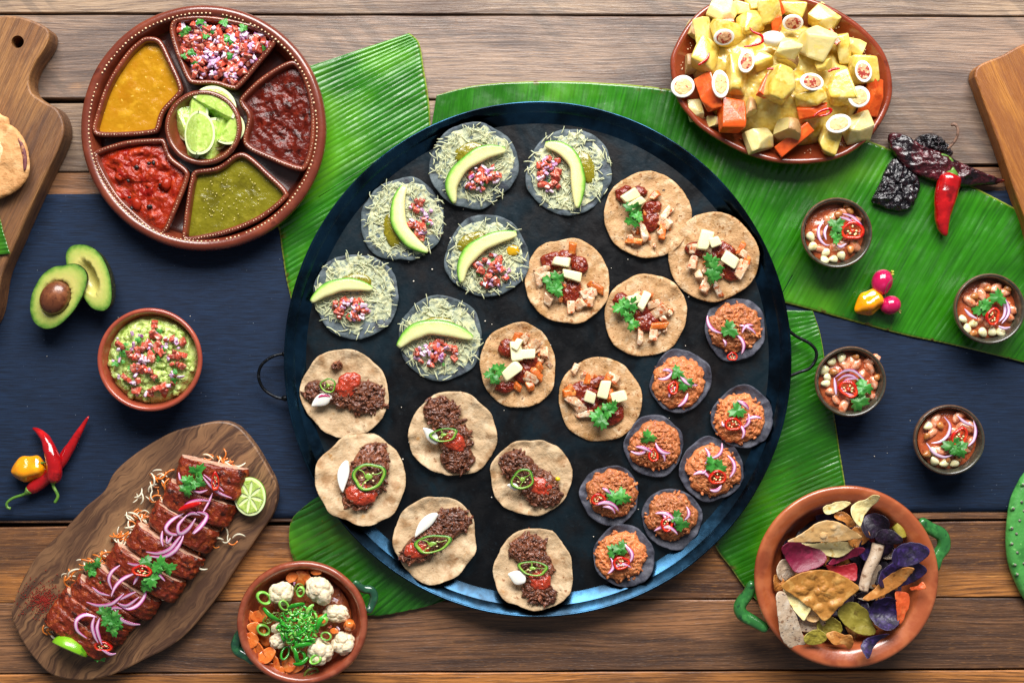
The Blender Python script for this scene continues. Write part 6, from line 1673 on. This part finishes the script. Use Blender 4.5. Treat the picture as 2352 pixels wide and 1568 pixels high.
for i, (cx, cy, w, h, z, lb) in enumerate([
    (690, 490, 300, 280, 78, 'large cauliflower floret at the upper left of the salad'),
    (1145, 455, 290, 360, 84, 'tallest cauliflower floret at the top of the salad'),
    (1350, 730, 210, 320, 70, 'knobbly cauliflower floret below the tallest one at the right'),
    (1430, 1085, 280, 280, 76, 'cauliflower floret nearest the right wall of the bowl'),
    (1155, 1190, 300, 320, 86, 'round cauliflower floret under a scallion ring at the lower right'),
    (650, 1060, 210, 190, 78, 'small cauliflower floret left of the scallion heap'),
    (620, 910, 120, 110, 76, 'tiny cauliflower floret above the small left one')]):
    x, y = fp('F', cx, cy); k = .19161
    t = thing('cauliflower_floret', lb, 'cauliflower', x, y, z, group='cauliflower florets in the two handled bowl')
    add('curd', floret_mesh(w * k * .48, h * k * .48, min(w, h) * k * .42, i, 6 + i % 3), t, (0, 0, 0), (0, 0, i * 40))
    add('stalk', mesh('stalk', *etube([(0, 0, -26), (3, 2, -8)], [7, 10], [7, 10], 10)[:2], FSTEM), t)
t = thing('pickled_vegetables', 'pickled carrot slices and chili bits lying around the cauliflower in the bowl', 'vegetables', 693, 1431, 46, zr=70)
loc = lambda cx, cy: (fp('F', cx, cy)[0] - 693, 1431 - fp('F', cx, cy)[1])
V, F, U = pool(circle(112, 104, 100, .04, 3), -8, 8, 24, 4, 24, 14, edge=.4); add('juice', mesh('juice', V, F, mat('pickle_juice', '#a8562c', .2, [('#c87844', 16, .5, .65), ('#7c3016', 12, .54, .68)], bump=((8, 2), (4, 1)), coat=.5)), t)
r = random.Random(12)
for (cx, cy, w, h, ro) in [(430, 765, 180, 130, 10), (345, 800, 90, 170, 25), (400, 900, 190, 120, -20), (330, 1040, 170, 170, 40), (470, 1010, 240, 150, -60), (430, 1160, 260, 120, -55), (330, 1120, 240, 90, -70), (530, 1220, 200, 140, 40), (560, 1345, 160, 60, -5), (640, 1340, 70, 200, 15), (700, 1440, 60, 150, 5), (780, 1330, 150, 170, 30), (850, 1400, 200, 70, 22), (900, 1330, 160, 60, 20), (920, 310, 170, 170, 60), (810, 300, 130, 100, 30), (1110, 235, 130, 50, 0), (1000, 320, 80, 160, 20), (1180, 790, 120, 90, 10), (1510, 870, 120, 130, 0), (480, 690, 120, 70, -30), (1330, 930, 90, 60, 0)]:
    k = .19161; lx, ly = loc(cx, cy)
    V, F, U = sheet(rot2(circle(w * k / 1.7, h * k / 1.7, 40, .12, int(cx)), ro), 3.4, 1, 7, lambda V: .012 * (V[:, 0] ** 2) * r.choice((-1, 1)) + 1.5 * fbm(V, 16, int(cx)))
    add('carrot_slice', mesh('carrot_slice', V, F, CCAR), t, (lx, ly, 24 + r.uniform(-4, 12)), (r.uniform(-22, 22), r.uniform(-22, 22), 0))
add('carrot_stub', mesh('carrot_stub', *etube([(0, -6, 0), (3, 10, 8)], [11, 9], [11, 9], 18)[:2], CCAR), t, (*loc(1505, 860), 34))
for (cx, cy) in [(1055, 1450), (620, 760), (905, 420), (530, 800)]:
    lx, ly = loc(cx, cy); add('pickled_chili_ring', ring_mesh(17, 15, 3.5, 3, [mat('pickled_jalapeno', '#6e7a2a', .2, coat=.5)] * 3, int(cx)), t, (lx, ly, 30), (20, 10, 30), .9 if cx == 1055 else .6)
for i in range(34):
    q = math.sqrt(r.random()) * 100; a = r.uniform(0, 6.28)
    put(TOM_ME if i % 3 else ONI_ME, t, q * math.cos(a), q * math.sin(a), 18 + r.random() * 8, 'vegetable_bit', r=r, sc=r.uniform(.35, .7))
t = thing('scallion_heap', 'heap of bright green sliced scallions on top of the cauliflower salad', 'scallions', *fp('F', 890, 890), 104)
def scr(i, m=SCAL):
    n = 26; rr = random.Random(i); a = np.linspace(0, 2 * np.pi, n, endpoint=False); e = rr.uniform(.45, .95)
    return etube(np.stack([9 * np.cos(a), 9 * e * np.sin(a), 0 * a], 1), 1.7, 4.0, 8, True)
SR = variants('scallion_ring', scr, SCAL, 4) + variants('scallion_ring', lambda i: scr(i + 9), SCAL_L, 3)
SL = variants('scallion_strip', lambda i: etube(bez((-13, 0), (13, 0), .15 * (i % 3 - 1), 10, 0, 0, 5), 3.4 * taper(10, .5), 1.0, 7), SCAL, 5) + variants('scallion_strip', lambda i: etube(bez((-11, 0), (11, 0), .2, 10, 0, 0, 4), 3.6 * taper(10, .5), 1.0, 7), SCAL_L, 2)
for i in range(210):
    q = math.sqrt(r.random()); a = r.uniform(0, 6.28); z = 18 * (1 - q * q) - 8
    if r.random() < .3: put(SR, t, 42 * q * math.cos(a), 46 * q * math.sin(a), z, 'scallion_ring', r=r, sc=r.uniform(.35, .7), tilt=70)
    else: put(SL, t, 44 * q * math.cos(a), 50 * q * math.sin(a), z, 'scallion_strip', r=r, sc=r.uniform(.5, .95), tilt=35)
for (cx, cy, z, s_) in [(460, 562, -16, 1.9), (450, 950, -20, 1.7), (712, 1235, -22, 1.7), (1100, 1285, 0, 1.5), (1220, 1012, -6, 1.3), (910, 480, -10, 1.3), (715, 640, -2, 1.4), (850, 1150, -8, 1.4), (900, 1260, -16, 1.4), (1180, 820, 0, 1.5)]:
    x, y = fp('F', cx, cy); put(SR, t, x - fp('F', 890, 890)[0], fp('F', 890, 890)[1] - y, z, 'scallion_ring', rot=(r.uniform(-35, 35), r.uniform(-35, 35), r.uniform(0, 360)), sc=s_, r=r)
for (cx, cy, ro, s_) in [(570, 740, -40, 1.8), (1180, 830, 60, 1.6), (870, 645, 15, 1.5), (1040, 690, 60, 1.3), (950, 1120, 10, 1.6), (850, 1230, -80, 1.6), (920, 1290, 25, 1.4)]:
    x, y = fp('F', cx, cy); put(SL, t, x - fp('F', 890, 890)[0], fp('F', 890, 890)[1] - y, 2, 'scallion_strip', rot=(10, 5, ro), sc=s_, r=r)

# ================================================================== ceviche in the four cups
BROTH = mat('ceviche_broth', '#b4542c', .12, [('#d07a4a', 12, .5, .66), ('#94381a', 12, .54, .68)], bump=((8, 1.6), (3, .5)), coat=.7)
SHR = mat('marinated_shrimp', '#e0926a', .2, [('#f0c0a4', 9, .5, .66), ('#d0602c', 10, .55, .68)], bump=((6, .9), (3, .3)), coat=.6, sss=.35, rv=.12)
CORN = mat('white_corn_kernel', '#e8dfae', .24, [('#f2eccc', 12, .5, .7), ('#cfc07c', 9, .58, .72)], coat=.5, sss=.35, rv=.06)
TCORN = mat('toasted_corn', '#b06c34', .28, [('#d89c5a', 7, .5, .66), ('#7c421c', 7, .58, .7)], coat=.4, rv=.15)
SHR_ME = variants('shrimp_piece', lambda i: etube(bez((-15, 0), (15, 0), .22, 14, 0, 0, 3), 8.5 * taper(14, .35, .5), 6.5 * taper(14, .35, .5), 14), SHR, 3) + variants('shrimp_piece', lambda i: blob(14, 9, 8, .3, .8, i, 3), SHR, 4)
def kern(i):
    V, F = blob(11, 8.5, 7, .08, .9, i, 3); V = V.copy(); V[:, 1] *= (1 + .35 * V[:, 0] / 11); return V, F
CORN_ME = variants('corn_kernel', kern, CORN, 4); TC_ME = variants('toasted_kernel', lambda i: (kern(i + 9)[0] * .8, kern(i + 9)[1]), TCORN, 4)
PUR_ST = {}
def onion_arc(parent, pts, fr, cx, cy, z, w=4.4, m=PURP):
    q = rel(fr, pts, cx, cy); n = 26
    P = curve([(a, b, z + 2 * math.sin(i)) for i, (a, b) in enumerate(q)], n, False)
    w = w * .86; V, F, U = etube(P, w * taper(n, .2, .8), .9, 10, roll=.35); mid = P[n // 2, :2] - (P[0, :2] + P[-1, :2]) / 2; tg = P[n // 2 + 1, :2] - P[n // 2 - 1, :2]
    if tg[0] * mid[1] - tg[1] * mid[0] < 0: U[:, 1] = 1 - U[:, 1]
    add('onion_slice', mesh('onion_slice', V, F, m, uv=U), parent)
CEV = [
 (0, dict(corn=[(803, 78), (812, 140), (893, 175), (885, 218), (940, 215), (992, 195)], toast=[(1065, 110), (1045, 155), (1023, -118), (970, -60), (1040, -80)], arcs=[[(880, -20), (845, 30), (850, 90), (885, 128), (915, 128)], [(905, 0), (880, 50), (890, 100)], [(950, 130), (980, 142), (1012, 122)], [(990, -60), (1050, -40), (1100, 10), (1110, 40)], [(970, -40), (1030, -20), (1080, 20)]], chili=(1047, 45, 0, 1.75), cil=[(950, 8, 1.2), (942, 50, .9), (948, 90, .8)], shr=[(900, -20), (1000, -60), (1080, -20), (1100, 60), (860, 150), (1090, 120), (960, 160), (1000, 100), (930, -40), (850, 60)])),
 (1, dict(corn=[(1735, 582), (1795, 610), (1858, 665), (1915, 655), (1970, 665), (1760, 640)], toast=[(1800, 445), (1882, 398), (2008, 395), (1795, 672)], arcs=[[(1965, 440), (2000, 490), (2005, 550), (1965, 610)], [(1945, 450), (1980, 500), (1978, 560), (1945, 600)], [(1735, 520), (1770, 560), (1810, 580)], [(1940, 625), (1975, 640), (2012, 632)]], chili=(1903, 568, 80, 1.35), cil=[(1840, 520, 1.3), (1935, 448, 1.2), (1860, 495, .9)], shr=[(1870, 375), (1775, 470), (2025, 520), (1985, 490), (1850, 430), (1940, 390), (1990, 440), (2010, 570), (1890, 600), (1830, 580)])),
 (2, dict(corn=[(885, 895), (930, 845), (990, 820), (893, 975), (905, 940)], toast=[(945, 905), (1075, 812), (1208, 938), (1085, 1050)], arcs=[[(945, 940), (1000, 900), (1060, 900), (1120, 950), (1140, 985)], [(960, 960), (1000, 930), (1050, 930), (1090, 960)], [(940, 940), (945, 990), (950, 1045)], [(980, 1000), (1010, 1040), (1060, 1045)], [(975, 985), (1020, 950), (1080, 945)]], chili=(1022, 1010, -35, 1.5), cil=[(1115, 995, 1.3), (1085, 1088, 1.3), (1100, 1030, .8)], shr=[(1080, 860), (1165, 885), (1020, 1122), (935, 1030), (1180, 1040), (1050, 840), (1120, 920), (1000, 880), (1190, 970), (1130, 1060), (970, 1070), (1180, 830)])),
 (3, dict(corn=[(1560, 1450), (1620, 1465), (1682, 1465), (1520, 1238), (1560, 1385)], toast=[(1510, 1300), (1595, 1235), (1510, 1408), (1705, 1430), (1640, 1440)], arcs=[[(1615, 1180), (1648, 1230), (1635, 1290), (1590, 1330), (1535, 1340)], [(1505, 1340), (1550, 1400), (1610, 1425), (1665, 1412)], [(1790, 1200), (1802, 1260), (1790, 1320), (1755, 1360)], [(1690, 1170), (1730, 1210), (1790, 1235)]], chili=(1700, 1300, 60, 1.5), cil=[(1655, 1355, 1.4), (1700, 1368, 1.2), (1680, 1385, .9)], shr=[(1585, 1210), (1720, 1190), (1775, 1245), (1680, 1270), (1795, 1345), (1740, 1260), (1560, 1290), (1760, 1400), (1720, 1390), (1600, 1370)]))]
for i, dct in CEV:
    x, y, _ = CUPS[i]; r = random.Random(900 + i)
    names = ['ceviche with pale corn along the lower left in the cup below the platter', 'ceviche with a purple onion arc in the cup at the right edge', 'ceviche with white corn at the upper left, in the cup by the pan handle', 'ceviche with long white onion arcs in the cup alone on the runner']
    zt = 48
    t = thing('ceviche', names[i], 'ceviche', x, y, 8, zr=60)
    V, F, U = pool(circle(70, 69, 80, .02, i), 42, 4, 18, i, 18, 8); add('broth', mesh('broth', V, F, BROTH), t)
    loc = lambda a, b: (fp('D', a, b)[0] - x, y - fp('D', a, b)[1])
    for a, b in dct['shr']: put(SHR_ME, t, *loc(a, b), 44 + r.random() * 5, 'shrimp_piece', r=r, sc=r.uniform(.9, 1.3), tilt=18)
    for a, b in dct['corn']: put(CORN_ME, t, *loc(a, b), 50, 'corn_kernel', r=r, sc=r.uniform(1.0, 1.2), tilt=25)
    for a, b in dct['toast']: put(TC_ME, t, *loc(a, b), 54, 'toasted_kernel', r=r, sc=r.uniform(.95, 1.25), tilt=25)
    for k, p in enumerate(dct['arcs']): onion_arc(t, p, 'D', x, y, 58 + k * 1.5)
    a, b, ro, sc = dct['chili']; add('chili_ring', CR_ME[i], t, (*loc(a, b), 66), (8, -8, ro), sc)
    for k, (a, b, sc) in enumerate(dct['cil']): put(CIL_ME, t, *loc(a, b), 67 + 2 * k, 'cilantro_leaf', r=r, sc=sc * 1.15, tilt=15)

# ================================================================== glazed meat on the olive board
CRUST = mat('red_glazed_crust', '#7a2812', .34, [('#a04820', 14, .5, .66), ('#3a120a', 20, .54, .68), ('#c06a38', 6, .68, .76)], bump=((12, 3.2), (4, 1.6)), coat=.15, crough=.2)
PORK = mat('sliced_pork', '#d0a48a', .4, [('#e4c6b0', 12, .5, .68), ('#a8644a', 10, .58, .7)], bump=((9, 1.4), (3, .5)), coat=.2, sss=.15)
def meat(label, cx, cy, L, T, Ht, rot, seed, lean=7, z=None):
    x, y = fp('R', cx, cy); k = .3908; L *= k; T *= k * 1.12; Ht *= k
    t = thing('meat_slice', label, 'meat', x, y, 33, rot, group='slices of red glazed meat on the olive board', zr=60)
    t.rotation_euler = (R(lean), 0, R(rot))
    q = np.array([(-.5, 0), (-.52, .35), (-.46, .8), (-.3, 1.0), (-.05, 1.06), (.2, 1.0), (.4, .86), (.5, .5), (.5, .05), (.2, -.02), (-.2, -.02)]) * (L, Ht)
    O = curve(ccw(q), 130)[:, :2]
    ys = np.linspace(-T / 2, T / 2, 22)
    loops = []
    for j, yy in enumerate(ys):
        e = 3.0 * (abs(yy) / (T / 2)) ** 6
        o = offs(O, e); loops.append(np.stack([o[:, 0] * (1 + .012 * math.sin(seed * 3 + j)), np.full(len(o), yy), o[:, 1]], 1))
    V, F, U = loft(loops)
    n = 4.4 * np.stack([fbm(V, 20, seed, 3), fbm(V, 24, seed + 1, 2) * .4, fbm(V, 15, seed + 2, 4, True) + .8 * fbm(V, 46, seed + 3, 2)], 1)
    V = V + n
    add('crust', mesh('crust', V, F, CRUST), t)
    for sg in (1, -1):
        o = offs(O, 4.2); z0 = sg * (T / 2 + .4)
        V, F, U = loft([np.stack([(o * f)[:, 0] + (1 - f) * 0, np.full(len(o), z0 + sg * 1.4 * (1 - f)), (o[:, 1] - Ht / 2) * f + Ht / 2], 1) for f in (1, .9, .75, .6, .4, .2)], False, True)
        if sg > 0: F = [f[::-1] for f in F]
        V = V + 1.5 * np.stack([0 * V[:, 0], fbm(V, 12, seed + 5, 3), 0 * V[:, 0]], 1)
        add('cut_face', mesh('cut_face', V, F, PORK), t)
for a in [
 ('topmost slice of glazed meat, wide with a dark ridge, beside the round lime half', 1240, 360, 400, 165, 125, -12, 1, 4),
 ('second slice from the top, pale cut edge under the cilantro', 1165, 510, 410, 125, 120, -22, 2),
 ('third slice from the top, under the pink onion tangle', 1075, 650, 400, 125, 115, -27, 3),
 ('fourth slice from the top, left of the double onion strips', 965, 790, 440, 125, 120, -30, 4),
 ('fifth slice from the top, with a pale edge near the middle of the board', 850, 915, 460, 125, 120, -31, 5),
 ('sixth slice from the top, under the central chili ring', 720, 1030, 430, 120, 115, -33, 6),
 ('seventh slice from the top, half under onion strips', 610, 1100, 420, 105, 110, -34, 7),
 ('eighth slice from the top, behind the lowest cilantro sprig', 540, 1180, 440, 100, 108, -34, 8),
 ('lowest slice of glazed meat, above the tipped lime half', 465, 1260, 420, 120, 112, -36, 9)]: meat(*a)
POWD = mat('chili_powder', '#8c1f10', .9, bump=(2, 1))
r = random.Random(3); s = Sh()
for i in range(900):
    q = abs(r.gauss(0, 1)); a = r.uniform(0, 6.28); s.add((ico(1)[0] * r.uniform(.5, 1.5), ico(1)[1]), loc=(q * 34 * math.cos(a), q * 24 * math.sin(a), r.random()))
o = solo('chili_powder', s.mesh('chili_powder', [POWD]), 'dusting of red chili powder on the left side of the olive board', 'powder', *fp('R', 265, 1080), 33.5); o['kind'] = 'stuff'
SLW = mat('carrot_shred', '#dc7a2c', .3, coat=.3, sss=.2, rv=.15); SLC = mat('cabbage_shred', '#e8dcc0', .3, coat=.3, sss=.3, rv=.06)
SLW_ME = variants('carrot_shred', lambda i: etube(bez((-13, 0), (13, 0), (-.25, .1, .3)[i % 3], 10, 0, 0, 3), 1.9, 1.6, 6), SLW, 4); SLC_ME = variants('cabbage_shred', lambda i: etube(bez((-14, 0), (14, 0), (-.3, .1, .2)[i % 3], 10, 0, 0, 4), 2.0 * taper(10, .5), 1.0, 6), SLC, 4)
def slaw(label, pts, n, seed, spread=22):
    r = random.Random(seed); q = np.array([fp('R', *p) for p in pts]); cx, cy = q.mean(0)
    t = thing('slaw', label, 'slaw', cx, cy, 35, group='shredded slaw on the olive board')
    for i in range(n):
        p = q[r.randrange(len(q))]
        put(SLW_ME if r.random() < .6 else SLC_ME, t, p[0] - cx + r.gauss(0, spread * .4), cy - p[1] + r.gauss(0, spread * .4), r.uniform(2, 12), None, r=r, sc=r.uniform(.6, 1.2), tilt=18)
slaw('white and orange slaw shreds behind the topmost meat slice', [(1250, 255), (1290, 265), (1330, 270), (1360, 280), (1420, 290), (1310, 250)], 22, 1, 20)
slaw('slaw shreds along the upper left side of the meat', [(960, 350), (900, 375), (930, 440), (850, 470), (980, 380), (1000, 400), (820, 440), (945, 480), (905, 420)], 30, 2, 18)
slaw('orange carrot shreds beside the middle slices at the left', [(830, 590), (850, 600), (860, 640), (800, 600), (740, 690), (700, 700), (720, 720), (780, 660)], 44, 3, 18)
slaw('slaw shreds at the lower left of the meat', [(610, 840), (590, 860), (520, 880), (440, 920), (400, 940), (640, 820), (560, 870)], 40, 4, 16)
slaw('loose carrot shreds on the right of the board below the round lime', [(1340, 730), (1400, 710), (1280, 760), (1170, 830), (1180, 870), (1310, 665), (1160, 800)], 18, 5, 12)
slaw('few slaw shreds near the tipped lime half', [(300, 1240), (330, 1255), (340, 1280), (290, 1260), (530, 1370)], 16, 6, 10)
def mz(cx, cy): return 96
def tangle(label, strips, seed, w=5.0):
    q = np.array([fp('R', *p) for s_ in strips for p in s_]); cx, cy = q.mean(0)
    t = thing('onion_tangle', label, 'onion', cx, cy, 92, group='pickled onion strips on the meat')
    for k, s_ in enumerate(strips): onion_arc(t, s_, 'R', cx, cy, (k % 4) * 2.5, w if len(s_) > 3 else w * .8, PINK)
tangle('pink onion strips on the topmost slice beside the cilantro', [[(1050, 330), (1060, 370), (1080, 390)], [(1190, 350), (1240, 410), (1300, 455), (1365, 480)], [(1200, 340), (1260, 390), (1320, 440)], [(1140, 435), (1180, 445), (1225, 430)], [(1250, 450), (1225, 510), (1190, 570)], [(1060, 545), (1120, 505), (1180, 492), (1240, 498)]], 1)
tangle('large tangle of pink onion rings and strips at the middle of the meat', [[(1080, 570), (1010, 610), (975, 660), (1010, 695), (1080, 690)], [(1100, 580), (1050, 640), (1060, 690), (1110, 660), (1150, 600)], [(1160, 560), (1220, 580), (1190, 640), (1140, 690)], [(960, 670), (955, 720), (965, 760)], [(1090, 590), (1130, 570), (1180, 580)], [(860, 795), (930, 805), (1000, 780), (1050, 720), (1075, 690)], [(880, 820), (960, 825), (1030, 790), (1070, 730), (1080, 700)], [(985, 700), (990, 740), (1020, 700)], [(1130, 690), (1180, 640), (1215, 590)]], 2, 6.5)
tangle('wide spread of pink onion strips around the central chili ring', [[(705, 875), (660, 910), (640, 960), (660, 1020)], [(800, 920), (730, 950), (680, 1000), (655, 1060)], [(545, 1000), (590, 1035), (650, 1050)], [(755, 860), (800, 870), (850, 865)], [(840, 980), (855, 1040), (820, 1100), (760, 1130), (700, 1110)], [(510, 1090), (580, 1110), (660, 1100), (730, 1040)], [(900, 905), (940, 930), (975, 965)], [(790, 985), (810, 950), (830, 920)], [(700, 1080), (760, 1050), (800, 1030)], [(690, 1095), (750, 1110), (820, 1060)]], 3, 6)
tangle('pink onion ring and strips near the lowest cilantro sprig', [[(570, 1180), (500, 1165), (450, 1200), (455, 1260), (510, 1305)], [(560, 1170), (545, 1230), (560, 1290), (580, 1330)], [(590, 1180), (575, 1240), (590, 1300), (605, 1340)], [(680, 1130), (720, 1190), (780, 1215), (830, 1218)], [(640, 1150), (670, 1125), (720, 1130)], [(600, 1370), (650, 1395), (685, 1390)]], 4, 6.5)
def sprig(label, lv, z, seed, dark=False):
    r = random.Random(seed); q = np.array([fp('R', a, b) for a, b, c in lv]); cx, cy = q.mean(0)
    t = thing('cilantro_sprig', label, 'cilantro', cx, cy, z, group='cilantro sprigs on the meat')
    for (a, b), (_, _, s_) in zip(q, lv):
        put(CIL_ME, t, a - cx, cy - b, 4 + r.random() * 4, 'cilantro_leaf', r=r, sc=s_, tilt=18)
        P = bez((a - cx, cy - b), (0, 0), .1, 8, 3, 1); add('stem', mesh('stem', *etube(P, 1.1, 1.1, 6)[:2], STEM), t)
sprig('cilantro sprig on the topmost meat slice', [(1160, 325, 1.35), (1105, 375, 1.0), (1100, 430, 1.2), (1180, 390, 1.0), (1150, 400, .8)], 98, 1)
sprig('dark cilantro sprig around the central chili ring', [(865, 850, 1.1), (945, 870, 1.4), (990, 890, 1.2), (890, 950, 1.4), (860, 1000, 1.1), (930, 890, 1.0)], 98, 2)
sprig('thin cilantro sprig standing at the left of the meat', [(530, 890, 1.2), (575, 860, .9), (570, 945, 1.2), (545, 915, .8)], 70, 3)
sprig('lowest cilantro sprig beside the white onion ring', [(620, 1150, 1.2), (660, 1190, 1.5), (690, 1220, 1.3), (665, 1250, 1.2), (630, 1200, 1.0)], 98, 4)
sprig('small cilantro sprig beside the tipped lime half', [(570, 1400, 1.0), (590, 1410, .9), (555, 1395, .8)], 50, 5)
for k, (cx, cy, rx, ry, ro, z, lb) in enumerate([(835, 908, 55, 30, -8, 108, 'red chili ring at the middle of the meat among cilantro'), (606, 1352, 50, 26, -10, 84, 'red chili ring at the lower end of the meat'), (1265, 385, 22, 50, 0, 106, 'narrow red chili ring on the topmost meat slice')]):
    x, y = fp('R', cx, cy)
    solo('chili_ring', CR_ME[k], lb, 'chili', x, y, z, rot=(8, 6, ro), sc=(rx * .3908 / 14.5, ry * .3908 / 10.5, 1.2), group='red chili rings on the meat')
q = np.array([fp('R', *p) for p in [(1050, 555), (1090, 535), (1140, 520), (1185, 510)]]); cx, cy = q.mean(0)
P = curve([(a - cx, cy - b, 0) for a, b in q], 20, False)
solo('chili_strip', mesh('chili_strip', *etube(P, 6.5 * taper(20, .3), 4, 12)[:2], CHI_R), 'pointed red chili piece on the second meat slice', 'chili', cx, cy, 100)

# loose crumbs on the pan and the cloth
CRM = mat('pale_crumb', '#d8cfc0', .6, rv=.2)
r = random.Random(55); s = Sh(); s2 = Sh()
for i in range(70):
    a = r.uniform(0, 6.28); q = math.sqrt(r.random()) * 500
    (V, F), k = blob(2.6, 2, 1.6, .3, .6, 2, 1), r.uniform(.4, 1.1)
    s.add((V, F), loc=(q * math.cos(a), q * math.sin(a), 0), rot=(0, 0, r.uniform(0, 360)), sc=k)
    x, y = r.choice([(r.uniform(60, 600), r.uniform(560, 960)), (r.uniform(2000, 2300), r.uniform(860, 1160))])
    if i < 12: s2.add((V, F), loc=(x - 1176, 784 - y, 0), rot=(0, 0, r.uniform(0, 360)), sc=k * .8)
o = solo('crumbs', s.mesh('crumbs', [CRM]), 'scattered tiny food crumbs lying loose on the steel pan', 'crumbs', 1235, 825, 20); o['kind'] = 'stuff'
o = solo('crumbs', s2.mesh('crumbs', [CRM]), 'scattered tiny pale crumbs lying loose on the navy runner', 'crumbs', 1176, 784, 3.5); o['kind'] = 'stuff'
